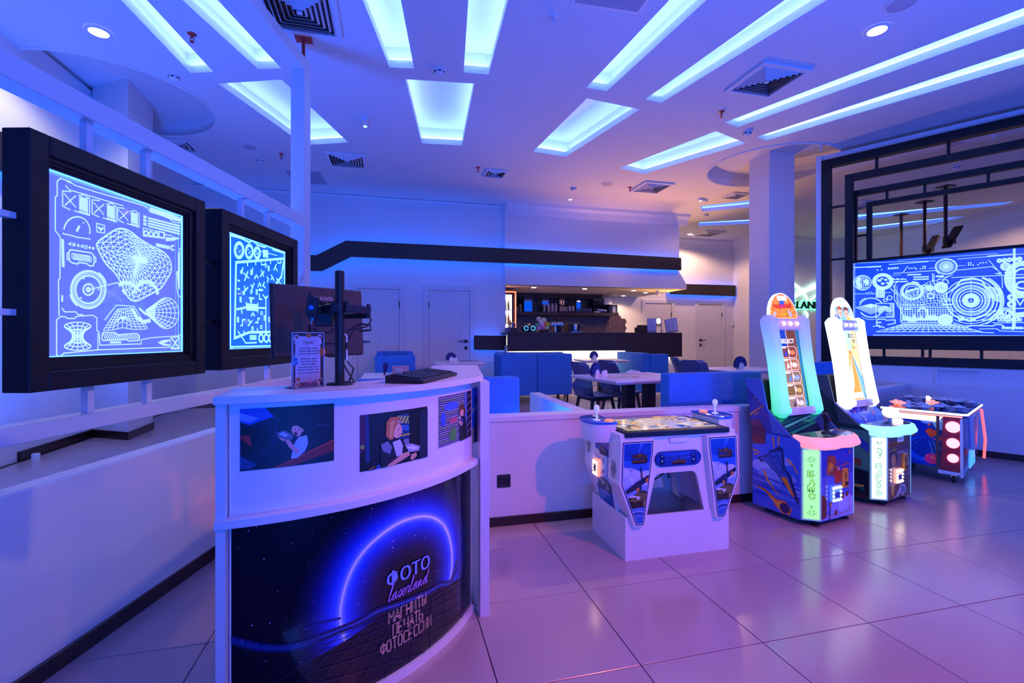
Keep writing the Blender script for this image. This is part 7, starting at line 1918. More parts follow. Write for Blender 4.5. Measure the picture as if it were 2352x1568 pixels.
# the strip beyond the photo edge repeats rings and gauges
for (x, y, r) in ((2700, 500, 160), (2700, 500, 110), (2700, 500, 60), (3100, 760, 260), (3100, 760, 200), (3100, 760, 120), (2750, 900, 90)): e.C(x, y, r, r * 0.95, 0.014, 40)
e.build('engraving', xz(0.043), M_ENGR, lp3)

# ================================================================== CAFE FURNITURE
def sofa(label, x0, x1, yb, rz=0.0, depth=0.62, h=0.80, arms=(True, True), seams=1, group=None, backc=True):
    """local: back plane at y=0, seat towards +y, x 0..w"""
    w = x1 - x0
    t = thing('sofa', label, 'sofa', (x0, yb, FZ), rz, group)
    n = seams
    for i in range(n):
        b = MB(); b.box(i * w / n + 0.003, (i + 1) * w / n - 0.003, 0.0, 0.14, 0.14, h, bev=0.022); obj('backrest', b, M_VELV, t, smooth=True)
        b = MB(); b.box(i * w / n + 0.004 + (0.12 if i == 0 and arms[0] else 0), (i + 1) * w / n - 0.004 - (0.12 if i == n - 1 and arms[1] else 0), 0.142, depth, 0.29, 0.44, bev=0.025); obj('seat_cushion', b, M_VELV, t, smooth=True)
    b = MB(); b.box(0.004, w - 0.004, 0.14, depth - 0.02, 0.14, 0.288, bev=0.010); obj('seat_base', b, M_VELV, t, smooth=True)
    for s, x in ((0, 0.0), (1, w - 0.12)):
        if arms[s]:
            b = MB(); b.box(x, x + 0.12, 0.142, depth, 0.14, h * 0.98, bev=0.020); obj('armrest', b, M_VELV, t, smooth=True)
    for x in (0.07, w - 0.07):
        for y in (0.06, depth - 0.07):
            b = MB(); b.cyl((x, y, 0.14), (x, y, 0.0), 0.022, 0.013, seg=10); obj('leg', b, M_WOOD, t)
    return t
sofa('wide blue velvet sofa backing onto the front parapet beside the reception counter', -0.25, 0.985, 3.64, h=0.795, depth=0.60, arms=(False, False))
sofa('long blue velvet sofa backing onto the front parapet behind the tank game table', 2.26, 3.20, 3.57, h=0.80, depth=0.42, arms=(False, False))
sofa('blue velvet two-seat sofa seen from behind with a seam, in front of the bar', 1.73, 2.965, 7.58, seams=2, h=0.83)
t = sofa('blue velvet sofa beyond the seamed sofa, only its top edge showing', 0, 1.30, 0, h=0.83, depth=0.45); t.location = (3.12, 8.56, FZ); t.rotation_euler = (0, 0, PI)
sofa('blue velvet armchair with its back to the camera before the two white doors', -0.27, 0.36, 7.75, h=0.82, depth=0.55)
t = sofa('blue velvet armchair behind the other armchair near the white doors, mostly hidden', 0, 0.62, 0, h=0.86, depth=0.40); t.location = (0.36, 8.80, FZ); t.rotation_euler = (0, 0, PI)
t = sofa('blue velvet corner sofa right of the far table, under the end of the bar counter', 0, 1.0, 0, h=0.83, depth=0.50); t.location = (4.22, 8.45, FZ); t.rotation_euler = (0, 0, -PI / 2)
t = sofa('blue velvet sofa at the right behind the white arcade machine', 0, 0.9, 0, h=0.82, depth=0.5, arms=(False, False)); t.location = (4.55, 4.30, FZ); t.rotation_euler = (0, 0, R(20))

def rect_table(label, ctr, sx, sy, rz, posts, top_z=0.71):
    t = thing('cafe_table', label, 'table', (ctr[0], ctr[1], FZ), rz)
    b = MB()
    b.loft([[(x * (1 - d / sx), y * (1 - d / sy), z) for x, y in ((-sx / 2, -sy / 2), (sx / 2, -sy / 2), (sx / 2, sy / 2), (-sx / 2, sy / 2))] for d, z in ((0.05, top_z - 0.035), (0.0, top_z - 0.012), (0.0, top_z - 0.003), (0.008, top_z))])
    obj('tabletop', b, M_LAM, t)
    for (x, y, wx, wy) in posts:
        b = MB(); b.box(x - wx / 2, x + wx / 2, y - wy / 2, y + wy / 2, 0.012, top_z - 0.034, 0.003); obj('leg', b, M_BLKM, t)
        b = MB(); b.box(x - max(0.24, wx) , x + max(0.24, wx), y - 0.24, y + 0.24, 0.0, 0.012, 0.003)
        obj('base_plate', b, M_BLKM, t)
        if len(posts) > 1: break
    if len(posts) > 1:
        x, y, wx, wy = posts[1]
        b = MB(); b.box(x - wx / 2, x + wx / 2, y - wy / 2, y + wy / 2, 0.012, top_z - 0.034, 0.003); obj('leg', b, M_BLKM, t)
    return t
TZ = FZ + 0.71
rect_table('nearest white café table with two thick black legs, just behind the parapet', (2.40, 4.41), 1.02, 0.84, R(8), ((-0.12, -0.06, 0.10, 0.10), (0.13, -0.06, 0.10, 0.10)))
q2 = [at_z(*p_, TZ) for p_ in [(1345, 828), (1437, 829), (1322, 821)]]
c2 = (q2[0] + q2[1]) / 2 + Vector((0.12, 0.45, 0))
rect_table('white café table with one black leg between the blue sofas and the bar', (c2.x, c2.y), 0.80, 0.80, R(-8), ((0, 0, 0.10, 0.10),))
q3 = [at_z(*p_, TZ) for p_ in [(1000, 835), (1112, 834)]]
c3 = (q3[0] + q3[1]) / 2 + Vector((0.02, 0.42, 0))
rect_table('white café table with one black leg in front of the right white door', (c3.x, c3.y), 0.78, 0.78, 0.0, ((0, 0, 0.09, 0.09),))
rect_table('white café table beside the column, partly hidden by the arcade machine', (4.28, 5.15), 0.9, 0.75, R(8), ((0, 0, 0.09, 0.09),))
rect_table('low white table edge behind the counter with a card tray on it', (0.05, 5.2), 0.7, 0.7, 0.0, ((0, 0, 0.09, 0.09),))

def napkin_holder(label, p, rz, r=0.075):
    t = thing('napkin_holder', label, 'napkin holder', (p.x, p.y, TZ), rz)
    for y in (-0.022, 0.022):
        b = MB(); b.prism([(0.042 * math.cos(a), 0.0 + 0.085 * math.sin(a) ** 0.8 if a > 0 else 0) for a in [PI * i / 14 for i in range(15)]], -y - 0.003, -y + 0.003, M); obj('holder_plate', b, M_PLAST, t, smooth=True)
    b = MB(); b.box(-0.042, 0.042, -0.022, 0.022, 0.0, 0.008); obj('holder_base', b, M_PLAST, t)
    for k, (y, a0) in enumerate(((-0.010, 0.0), (0.0, 0.12), (0.010, 0.24))):
        pts = []
        for i in range(44):
            a = -0.35 + a0 * 0.5 + (PI + 0.7) * i / 43
            rr = r * (1.0 if i % 2 else 0.86)
            pts.append((rr * math.cos(a), max(0.012, 0.065 + rr * math.sin(a))))
        b = MB(); b.prism(pts, -y - 0.004, -y + 0.004, M); obj('napkin_fan', b, M_NAPK, t)
    return t
def on_top(px, py, z=TZ):
    return at_z(px, py, z)
napkin_holder('white napkin holder with navy fanned napkins on the nearest café table', on_top(1368, 868), R(35), 0.085)
napkin_holder('white napkin holder with navy fanned napkins on the table before the bar', Vector((c2.x - 0.14, c2.y - 0.02, 0)), R(10), 0.09)
napkin_holder('white napkin holder with navy fanned napkins on the table by the right white door', Vector((c3.x - 0.10, c3.y + 0.05, 0)), R(15), 0.09)
napkin_holder('white napkin holder with navy fanned napkins by the column, above the long sofa', on_top(1700, 848) , R(5), 0.10)
def cup(label, p, r, h, cat='shaker', name='salt_shaker'):
    b = MB(Matrix.Translation((p.x, p.y, TZ))); b.lathe([(r, 0), (r * 0.9, h * 0.7), (r * 0.6, h * 0.92), (r * 0.2, h)], 14)
    tag(obj(name, b, M_PLAST, smooth=True), label, cat)
cup('small white salt shaker beside the navy napkins on the nearest café table', on_top(1386, 868), 0.022, 0.075)
cup('small white pepper shaker behind the salt shaker on the nearest café table', on_top(1391, 865), 0.02, 0.07)
pt3 = Vector((c3.x - 0.08, c3.y - 0.05, 0))
tr = thing('cruet_set', 'white cruet set on a saucer in front of the navy napkins by the right door', 'cruet set', (pt3.x, pt3.y - 0.05, TZ))
b = MB(); b.lathe([(0.08, 0), (0.085, 0.008), (0.02, 0.006)], 20); obj('saucer', b, M_PLAST, tr, smooth=True)
for x in (-0.04, 0.0, 0.04):
    b = MB(Matrix.Translation((x, 0, 0.007))); b.lathe([(0.022, 0), (0.02, 0.05), (0.012, 0.065), (0.004, 0.07)], 12); obj('pot', b, M_PLAST, tr, smooth=True)
def sheet(label, p, w, h, rz, cols, name='menu_sheet', cat='menu'):
    t = thing(name, label, cat, (p.x, p.y, TZ), rz)
    b = MB(); b.box(-w / 2, w / 2, -h / 2, h / 2, 0.0, 0.002); obj('paper', b, M_LAM, t)
    q = Print(0.0002); q.rect(-w / 2, -h / 2, w / 2, h / 2, cols[0]); rs = random.Random(len(label))
    for i in range(9):
        x, y = rs.uniform(-0.4, 0.25) * w, rs.uniform(-0.4, 0.3) * h; q.rect(x, y, x + 0.2 * w, y + 0.12 * h, rs.choice(cols[1:]))
    q.build('print', lambda u, v, o: (u, v, 0.0022 + o), M_PRINT, t)
sheet('glossy menu sheet with orange pictures on the nearest café table', on_top(1435, 866), 0.36, 0.24, R(10), ('#e8dcd4', '#b84830', '#402820', '#d89858', '#f4f0ec'))
sheet('open menu sheet lying further back on the nearest café table', on_top(1455, 860), 0.34, 0.22, R(-12), ('#d8ccc4', '#684830', '#a87848', '#f4f0ec'))
sheet('dark menu sheet on the table in front of the right white door', on_top(1078, 829), 0.30, 0.22, R(8), ('#3c2c34', '#c87848', '#785848', '#20181c'))
sheet('white menu sheet with pictures on the table before the bar', on_top(1395, 825), 0.34, 0.24, R(4), ('#dcd8e0', '#a89890', '#786858', '#f4f4f8'))
# tent card on the nearest table
ptc = on_top(1458, 858)
b = MB(Matrix.Translation((ptc.x + 0.05, ptc.y + 0.1, TZ))); b.prism([(-0.06, 0), (0.06, 0), (0.0, 0.03)], -0.1, 0.1, M); tag(obj('tent_card', b, M_LAM), 'little white folded card standing on the nearest café table', 'card')
# card tray behind the counter
ptr = at_z(900, 866, 1.0)
t = thing('card_tray', 'clear tray with white cards and a dark plant sprig behind the keyboard', 'tray', (0.0, 5.15, TZ))
b = MB(); b.box(-0.05, 0.20, 0.0, 0.006, 0.0, 0.13, 0.002); b.box(-0.05, 0.2, 0.0, 0.10, 0.0, 0.006); obj('clear_back', b, M_ACRY, t)
b = MB(); b.box(0.0, 0.17, 0.012, 0.05, 0.006, 0.095, 0.002); obj('cards', b, M_PLAST, t)
b = MB()
for i in range(7):
    a = 0.5 * (i - 3) / 3; b.prism([(-0.006, 0), (0.006, 0), (0.012 + 0.05 * a, 0.09), (0.05 * a, 0.14)], -0.003, 0.003, Matrix.Translation((-0.08, 0.03 + 0.004 * i, 0.0)) @ M)
obj('sprig', b, M_NAPK, t)

def chair(label, loc, rz, src=[None]):
    if src[0] is None:
        t = thing('cafe_chair', label, 'chair', loc, rz)
        b = MB()     # seat shell facing +x
        b.loft([[(x, y, z) for (y, z) in ((-wd, zz), (-wd * 0.5, zz - 0.012), (wd * 0.5, zz - 0.012), (wd, zz), (wd, zz + 0.016), (wd * 0.5, zz + 0.005), (-wd * 0.5, zz + 0.005), (-wd, zz + 0.016))] for x, wd, zz in ((0.22, 0.19, 0.428), (0.18, 0.205, 0.445), (0.0, 0.21, 0.44), (-0.16, 0.19, 0.44), (-0.2, 0.15, 0.45))]); obj('seat', b, M_CHAIR, t)
        b = MB()
        sec = ((-0.185, 0.16, 0.445), (-0.225, 0.185, 0.50), (-0.235, 0.20, 0.56), (-0.205, 0.145, 0.63), (-0.225, 0.185, 0.70), (-0.27, 0.17, 0.80), (-0.285, 0.12, 0.835))
        b.loft([[(x + dx + (0.05 if abs(y) > 0.9 else 0.0), y * wd, z) for (y, dx) in ((-1, 0.0), (-0.55, 0.0), (0.55, 0.0), (1, 0.0), (1, -0.014), (0.55, -0.014), (-0.55, -0.014), (-1, -0.014))] for x, wd, z in sec]); obj('backrest', b, M_CHAIR, t)
        for sx, sy in ((1, 1), (1, -1), (-1, 1), (-1, -1)):
            b = MB(); b.cyl((sx * 0.13 - 0.01, sy * 0.13, 0.43), (sx * 0.20 - 0.01, sy * 0.19, 0.0), 0.020, 0.012, seg=8); obj('leg', b, M_BLKP, t)
        b = MB(); b.box(-0.15, 0.14, -0.15, 0.15, 0.405, 0.428, 0.004); obj('under_frame', b, M_BLKP, t)
        src[0] = t
        return t
    return dup(src[0], loc, rz, label)
chair('blue moulded chair with black legs left of the nearest café table leg, seen side on', (2.26, 5.05, FZ), R(12))
chair('blue moulded chair with black legs behind the black legs of the nearest café table', (2.74, 5.35, FZ), R(12))
chair('blue moulded chair by the column, left one of the two backs above the long sofa', (3.72, 5.20, FZ), R(35))
chair('blue moulded chair by the column, right one of the two backs, beside the napkins', (4.02, 5.75, FZ), R(-20))

# ================================================================== BAR
YC = 8.62
bx0, bx1 = at_y(1166, 780, YC).x, at_y(1567, 780, YC).x
bz1, bz0, bz2 = at_y(1300, 763, YC).z, at_y(1300, 805.5, YC).z, at_y(1560, 819, YC).z
xm = at_y(1437, 780, YC).x
bar_ = thing('bar_counter', 'long dark brown bar counter with warm light strip under its front', 'bar counter', (bx0, YC, FZ))
b = MB(); b.box(bx0, bx1, YC, YC + 0.6, bz1 - 0.05, bz1, 0.004); obj('countertop', b, M_BRN, bar_, world=True)
b = MB(); b.box(bx0, xm, YC, YC + 0.04, bz0, bz1 - 0.05, 0.003); obj('front_panel', b, M_BRN, bar_, world=True)
b = MB(); b.box(xm, bx1, YC, YC + 0.04, bz2, bz1 - 0.05, 0.003); b.box(bx1 - 0.04, bx1, YC + 0.04, YC + 0.6, bz2, bz1 - 0.05, 0.003); obj('front_panel', b, M_BRN, bar_, world=True)
b = MB(); b.box(bx0 + 0.02, bx1 - 0.1, YC + 0.14, YC + 0.5, FZ, bz0 + 0.1); obj('white_body', b, M_WHITE, bar_, world=True)
b = MB(); b.cyl((bx0 + 0.05, YC + 0.09, bz0 + 0.012), (xm, YC + 0.09, bz0 + 0.012), 0.012, seg=6); b.cyl((xm, YC + 0.09, bz2 + 0.012), (bx1 - 0.1, YC + 0.09, bz2 + 0.012), 0.012, seg=6); obj('led_strip', b, M_LEDWARM, bar_, world=True)
b = MB(); b.cyl((bx0 + 0.05, YC + 0.10, FZ + 0.15), (bx1 - 0.15, YC + 0.10, FZ + 0.15), 0.018, seg=8); obj('foot_rail', b, M_CHROME, bar_, world=True)
def bp(px, py, y):
    return at_y(px, py, y)
# back shelf unit
YSH = 10.85
su = thing('bar_shelf', 'dark wall shelf unit with mirrors above the hexagon tiles', 'shelf', bp(1186, 720, YSH))
def sbox(name, px0, px1, py0, py1, y0, y1, m, par=su, bev=0.0):
    p, q_ = bp(px0, py1, y0), bp(px1, py0, y0)
    b = MB(); b.box(p.x, q_.x, y0, y1, p.z, q_.z, bev); return obj(name, b, m, par, world=True)
sbox('top_box', 1186, 1383, 662, 682, 10.7, 11.18, M_BRN)
sbox('back_panel', 1186, 1362, 682, 719, 11.12, 11.18, M_DARK)
sbox('shelf_board', 1184, 1421, 718, 722, 10.72, 11.18, M_BRN)
MIR = mat('mirror_glass', (0.85, 0.85, 0.9), 0.03, metal=1.0, var=0.0)
for a, c in ((1204, 1223), (1245, 1261), (1285, 1298), (1324, 1335)): sbox('mirror', a, c, 682, 718, 11.10, 11.12, MIR)
for a, c in ((1224, 1233), (1233.5, 1244), (1262, 1283), (1299, 1322), (1336, 1347), (1347.5, 1360)): sbox('door', a, c, 678, 718, 11.06, 11.12, mat('dark_stained_wood', (0.07, 0.05, 0.05), 0.35, var=0.3))
# hexagon tiles on the wall behind
p0, p1 = bp(1186, 762, YF - 0.02), bp(1452, 722, YF - 0.02)
hs_ = 9.0 / CF * (p0 - VC).dot(VD)
bw = bpy.data.objects['wall_bar_back']
M_HEX = mat('brown_hexagon_tile', (0.075, 0.045, 0.048), 0.22, var=0.2, spec=0.6)
hexme = None
def hexcentre(i, j): return (p0.x + i * hs_ * 1.5, p0.z - 0.06 + (j + (0.5 if i % 2 else 0)) * hs_ * math.sqrt(3))
for i in range(0, 21):
    for j in range(0, 5):
        cx_, cz_ = hexcentre(i, j)
        if cz_ > p1.z + 0.02 + (0.0 if i < 17 else -0.04 * (i - 17)) or (i > 19 and j > 2): continue
        if hexme is None:
            b = MB(); b.prism([((hs_ - 0.004) * math.cos(k * PI / 3), (hs_ - 0.004) * math.sin(k * PI / 3)) for k in range(6)], 0.0, 0.010, M)
            o = obj('hexagon_tile', b, M_HEX, bw); hexme = o.data
        else:
            o = bpy.data.objects.new('hexagon_tile', hexme); COL.objects.link(o); o.parent = bw
        o.location = (cx_, YF, cz_)
ORD = ('first', 'second', 'third', 'fourth', 'fifth', 'sixth', 'seventh')
# bottles and glasses on the shelf
zs = bp(1300, 718, YSH).z + 0.001
def bottle(label, px, r, h, m, lab, group=None, neck=0.35, shape=0):
    p = bp(px, 718, YSH)
    t = thing('bottle', label, 'bottle', (p.x, YSH, zs), 0, group)
    b = MB(); b.lathe([(r * 0.95, 0), (r, 0.01), (r, h * (1 - neck)), (r * 0.45, h * (1 - neck * 0.55)), (r * 0.38, h * 0.97), (r * 0.42, h)], 14); obj('glass', b, m, t, smooth=True)
    b = MB(); b.lathe([(r * 1.02, h * 0.12), (r * 1.02, h * (1 - neck) * 0.92)], 14, cap=False); obj('label', b, lab, t, smooth=True)
    return t
M_BOT = mat('dark_bottle_glass', (0.03, 0.02, 0.015), 0.1, coat=0.5); M_LABW = mat('pale_label', (0.75, 0.60, 0.55), 0.6); M_LABD = mat('cream_label', (0.65, 0.5, 0.4), 0.6)
for i, px in enumerate((1250, 1260, 1268.5, 1277)):
    bottle(('pale labelled syrup bottle first from the left on the bar shelf', 'pale labelled syrup bottle second from the left on the bar shelf', 'pale labelled syrup bottle third from the left on the bar shelf', 'pale labelled syrup bottle fourth from the left on the bar shelf')[i], px, 0.034, 0.23, M_PLAST, M_LABW, 'syrup bottles on the bar shelf', 0.2)
for i, px in enumerate((1287, 1291.5, 1296, 1301)):
    bottle(('dark squat bottle right of the syrup bottles on the bar shelf', 'dark bottle with pink label, second of the dark ones on the shelf', 'dark bottle with steel spout, third of the dark ones on the shelf', 'slim dark bottle, fourth of the dark ones on the shelf')[i], px, 0.026, 0.27 - 0.01 * i, M_BOT, M_LABD, 'dark bottles on the bar shelf')
for i, px in enumerate((1308.5, 1316)):
    bottle(('tall dark bottle with white and orange label on the bar shelf', 'tall dark bottle with round white label, rightmost on the bar shelf')[i], px, 0.03, 0.31, M_BOT, mat('white_label', (0.8, 0.7, 0.65), 0.6), 'dark bottles on the bar shelf', 0.42)
M_GLS = glassmat('drinking_glass', (0.75, 0.78, 0.9), None, 0, 0.75, diffuse=(0.4, 0.42, 0.6))
for i, px in enumerate((1327, 1332, 1338, 1343, 1348, 1353, 1357)):
    p = bp(px, 718, YSH - 0.05)
    b = MB(Matrix.Translation((p.x, YSH - 0.05, zs))); b.lathe([(0.022, 0), (0.025, 0.11), (0.023, 0.11), (0.020, 0.004)], 14, cap=False)
    tag(obj('drinking_glass', b, M_GLS, smooth=True), ORD[i] + ' clear drinking glass from the left on the bar shelf', 'glass', 'drinking glasses on the bar shelf')
for i, px in enumerate((1189, 1196, 1187.5, 1196, 1195.5)):
    p = bp(px, 718, YSH); zz = zs + (0.0, 0.0, 0.065, 0.065, 0.13)[i]
    t = thing('jar', ('bottom left small lidded jar', 'bottom right small lidded jar', 'upper left small lidded jar', 'middle right small lidded jar', 'topmost small lidded jar')[i] + ' in the stack at the left end of the bar shelf', 'jar', (p.x, YSH, zz), 0, 'jars at the left end of the bar shelf')
    b = MB(); b.lathe([(0.026, 0), (0.028, 0.005), (0.028, 0.045), (0.024, 0.05)], 14); obj('glass', b, M_LABD, t, smooth=True)
    b = MB(); b.lathe([(0.028, 0.048), (0.028, 0.062), (0.004, 0.063)], 14); obj('lid', b, mat('brass_lid', (0.5, 0.35, 0.12), 0.35, metal=0.6), t, smooth=True)
for i, px in enumerate((1364.5, 1369.5, 1374, 1378.5)):
    p = bp(px, 698, YSH); q_ = bp(px, 674, YSH)
    t = thing('binder', ORD[i] + ' black ring binder from the left above the storage bin', 'binder', (p.x, YSH, bp(px, 699, YSH).z), 0, 'binders on the bar shelf')
    b = MB(); b.box(-0.022, 0.022, 0, 0.25, 0, 0.26, 0.003); obj('cover', b, M_BLKP, t)
    b = MB(); b.box(-0.014, 0.014, -0.002, 0.0, 0.10, 0.24); obj('spine_label', b, M_PLAST, t)
p, q_ = bp(1363, 721, 10.8), bp(1418, 700, 10.8)
t = thing('storage_bin', 'black storage bin with blue and white cloths at the right of the shelf', 'bin', (p.x, 10.8, zs))
b = MB(); W_ = q_.x - p.x; H_ = q_.z - zs
for x0, x1, z0_, z1_ in ((0, W_, 0, 0.01), (0, 0.01, 0, H_), (W_ - 0.01, W_, 0, H_), (0, W_, H_ - 0.01, H_)): b.box(x0, x1, 0, 0.3, z0_, z1_)
b.box(0, W_, 0.29, 0.3, 0, H_); obj('shell', b, M_BLKP, t)
b = MB(); b.box(W_ - 0.12, W_ - 0.012, 0.02, 0.25, 0.012, H_ - 0.02, 0.01); obj('white_box', b, M_PLAST, t)
for i, (z_, m_) in enumerate(((0.03, M_PLAST), (0.06, mat('blue_cloth', (0.02, 0.10, 0.5), 0.9)), (0.10, M_PLAST))):
    b = MB(); b.box(0.02 + 0.08 * (i > 0), 0.2 + 0.16 * (i > 0), 0.02, 0.26, z_ - 0.018, z_ + 0.014, 0.01, Matrix.Rotation(0.05 * i, 4, 'Y')); obj('folded_cloth', b, m_, t)
p = bp(1388, 699, 10.85); q_ = bp(1405, 684, 10.85)
t = thing('plastic_box', 'white lidded plastic box standing on the storage bin', 'box', (p.x, 10.85, p.z))
b = MB(); b.box(0, q_.x - p.x, 0, 0.2, 0, q_.z - p.z - 0.015, 0.006); obj('box_body', b, M_PLAST, t)
b = MB(); b.box(-0.008, q_.x - p.x + 0.008, -0.008, 0.208, q_.z - p.z - 0.015, q_.z - p.z, 0.004); obj('lid', b, M_PLAST, t)
# fridge at the left end
p, q_ = bp(1160, 770, 9.6), bp(1184, 668, 9.6)
t = thing('drinks_fridge', 'lit glass drinks fridge with a red light frame at the left end of the bar', 'fridge', (p.x, 9.6, FZ))
w_ = q_.x - p.x + 0.25; x0_ = -0.25; h_ = q_.z - FZ
b = MB(); b.box(x0_, w_ - 0.25 + 0.02, 0.02, 0.55, 0, h_ + 0.02); obj('cabinet', b, M_BLKP, t)
b = MB(); b.box(x0_ + 0.04, w_ - 0.33, -0.002, 0.02, 0.1, h_ - 0.08); obj('lit_interior', b, glow('fridge_interior_light', (1.0, 0.92, 0.72), 1.7), t)
b = MB(); b.cyl((x0_, -0.01, h_ - 0.02), (w_ - 0.25, -0.01, h_ - 0.02), 0.012, seg=8); b.cyl((w_ - 0.25, -0.01, h_ - 0.02), (w_ - 0.25, -0.01, 0.1), 0.012, seg=8); obj('light_frame', b, glow('fridge_red_light', (1.0, 0.10, 0.03), 5), t)
for k in range(4):
    for i in range(5):
        z_ = h_ - 0.40 - 0.28 * k; x_ = x0_ + 0.07 + 0.062 * i
        b = MB(Matrix.Translation((x_, -0.02, z_))); b.lathe([(0.022, 0), (0.022, 0.12), (0.009, 0.17), (0.009, 0.2)], 10)
        obj('bottle', b, mat('fridge_bottle_%d' % ((i + k) % 3), ((0.5, 0.45, 0.4), (0.15, 0.2, 0.08), (0.35, 0.08, 0.04))[(i + k) % 3], 0.2), t, smooth=True)
    b = MB(); b.box(x0_ + 0.04, w_ - 0.3, -0.045, 0.0, h_ - 0.412 - 0.28 * k, h_ - 0.402 - 0.28 * k); obj('shelf', b, M_CHROME, t)
# things on the bar counter
YO = YC + 0.28
zb_ = bz1 + 0.001
def place(px, y=None):
    return at_y(px, 760, y or YO).x
t = thing('straw_jar', 'glass jar of orange straws at the left end of the bar counter', 'jar', (place(1168), YO - 0.06, zb_))
b = MB(); b.lathe([(0.035, 0), (0.038, 0.10), (0.034, 0.10), (0.030, 0.005)], 14, cap=False); obj('jar_glass', b, M_GLS, t, smooth=True)
b = MB()
for i in range(9): b.cyl((0.018 * math.cos(i), 0.018 * math.sin(i), 0.004), (0.032 * math.cos(i * 1.7), 0.03 * math.sin(i * 1.7), 0.23), 0.004, seg=6)
obj('straws', b, mat('orange_straw', (0.75, 0.28, 0.08), 0.5), t)['kind'] = 'stuff'
t = thing('glass_jar', 'squat glass jar with orange sweets beside the straws on the bar', 'jar', (place(1178), YO, zb_ + 0.09))
b = MB(); b.lathe([(0.045, 0), (0.055, 0.02), (0.055, 0.07), (0.04, 0.085)], 16); obj('jar_glass', b, M_GLS, t, smooth=True)
b = MB(); b.lathe([(0.044, 0.085), (0.044, 0.10), (0.01, 0.105)], 16); obj('lid', b, mat('orange_plastic', (0.75, 0.30, 0.03), 0.35), t, smooth=True)
b = MB(); b.box(place(1164), place(1189), YO - 0.05, YO + 0.15, zb_, zb_ + 0.088, 0.006); tag(obj('wooden_box', b, M_BRN), 'dark brown wooden box under the jars at the bar counter left end', 'box')
t = thing('loudspeaker', 'black portable loudspeaker with two blue rings on the bar counter', 'speaker', (place(1211), YO - 0.1, zb_))
b = MB(); b.sphere((0, 0, 0.075), 0.075, 20, 14, (2.1, 1.0, 1.0)); obj('body', b, M_BLKP, t, smooth=True)
b = MB(); b.tube([(-0.11, 0, 0.12), (-0.06, 0, 0.16), (0.06, 0, 0.16), (0.11, 0, 0.12)], 0.010, 8); obj('handle', b, M_BLKP, t, smooth=True)
for x in (-0.068, 0.068):
    b = MB(Matrix.Translation((x, -0.066, 0.075)) @ Matrix.Rotation(PI / 2, 4, 'X')); b.lathe([(0.046, 0), (0.046, 0.006), (0.036, 0.006), (0.036, 0)], 24, cap=False); obj('light_ring', b, glow('speaker_blue_ring', (0.05, 0.45, 1.0), 2.0), t)
t = thing('lollipop_basket', 'wire basket full of big pastel lollipops on the bar counter', 'sweets', (place(1247), YO, zb_))
b = MB(); b.lathe([(0.09, 0), (0.13, 0.05), (0.126, 0.05), (0.086, 0.004)], 20, cap=False); obj('basket', b, M_CHROME, t)
rs = random.Random(12)
for i, (x, z, r, c) in enumerate(((-0.09, 0.26, 0.05, '#f0c8a8'), (0.02, 0.24, 0.055, '#c8d8a0'), (-0.12, 0.14, 0.04, '#68b878'), (-0.03, 0.15, 0.05, '#f0a8c8'), (0.05, 0.17, 0.045, '#f08838'), (0.12, 0.16, 0.04, '#b8c838'), (0.0, 0.08, 0.05, '#e87090'), (0.09, 0.09, 0.045, '#a8d890'), (-0.08, 0.07, 0.045, '#d8a8e0'), (-0.05, 0.20, 0.04, '#f4e0d0'), (0.06, 0.05, 0.04, '#f0b868'))):
    b = MB(Matrix.Translation((x, -0.02 + 0.02 * (i % 3), z)) @ Matrix.Rotation(PI / 2, 4, 'X')); b.lathe([(0.003, -0.008), (r * 0.8, -0.008), (r, 0), (r * 0.8, 0.008), (0.003, 0.010)], 18)
    obj('lollipop', b, mat('lolly_' + c[1:], c, 0.3), t, smooth=True)
t = thing('coffee_grinder', 'dark coffee grinder on the bar counter left of the espresso machine', 'grinder', (place(1280), YO, zb_))
b = MB(); b.box(-0.06, 0.06, -0.08, 0.10, 0, 0.12, 0.01); b.lathe([(0.05, 0.12), (0.075, 0.17), (0.07, 0.20), (0.02, 0.205)], 16); obj('body', b, M_BLKP, t, smooth=True)
t = thing('tap', 'short chrome tap column standing on the bar counter', 'tap', (place(1271), YO - 0.12, zb_))
b = MB(); b.cyl((0, 0, 0), (0, 0, 0.15), 0.022, seg=14); b.box(-0.10, 0.17, -0.03, 0.03, 0.13, 0.165, 0.006); obj('column', b, M_CHROME, t)
for x in (-0.06, 0.0, 0.07, 0.13):
    b = MB(); b.cyl((x, 0, 0.165), (x, 0, 0.20), 0.022, 0.018, seg=12); obj('cup', b, M_PLAST, t)
t = thing('coffee_machine', 'black and chrome coffee machine on the bar counter', 'coffee machine', (place(1316), YO, zb_))
b = MB(); b.box(-0.12, 0.12, -0.10, 0.2, 0, 0.19, 0.012); obj('body', b, M_BLKP, t)
b = MB(); b.lathe([(0.035, 0.0), (0.04, 0.02), (0.04, 0.11), (0.03, 0.13)], 18, Matrix.Translation((0.0, -0.12, 0.03))); obj('boiler', b, M_CHROME, t, smooth=True)
b = MB(); b.box(-0.10, 0.10, -0.18, -0.06, 0.0, 0.02, 0.003); obj('drip_tray', b, M_CHROME, t)
t = thing('cash_register', 'black cash register screen at the right end of the bar counter', 'register', (place(1477), YO + 0.05, zb_))
b = MB(); b.box(-0.11, 0.10, -0.06, 0.10, 0.0, 0.05, 0.006); b.box(-0.09, 0.13, -0.02, 0.03, 0.04, 0.16, 0.008, Matrix.Rotation(R(-10), 4, 'X')); obj('terminal', b, M_BLKP, t)
b = MB(); b.box(-0.14, -0.10, -0.04, 0.06, 0.02, 0.11, 0.006); obj('card_terminal', b, M_BLKP, t)
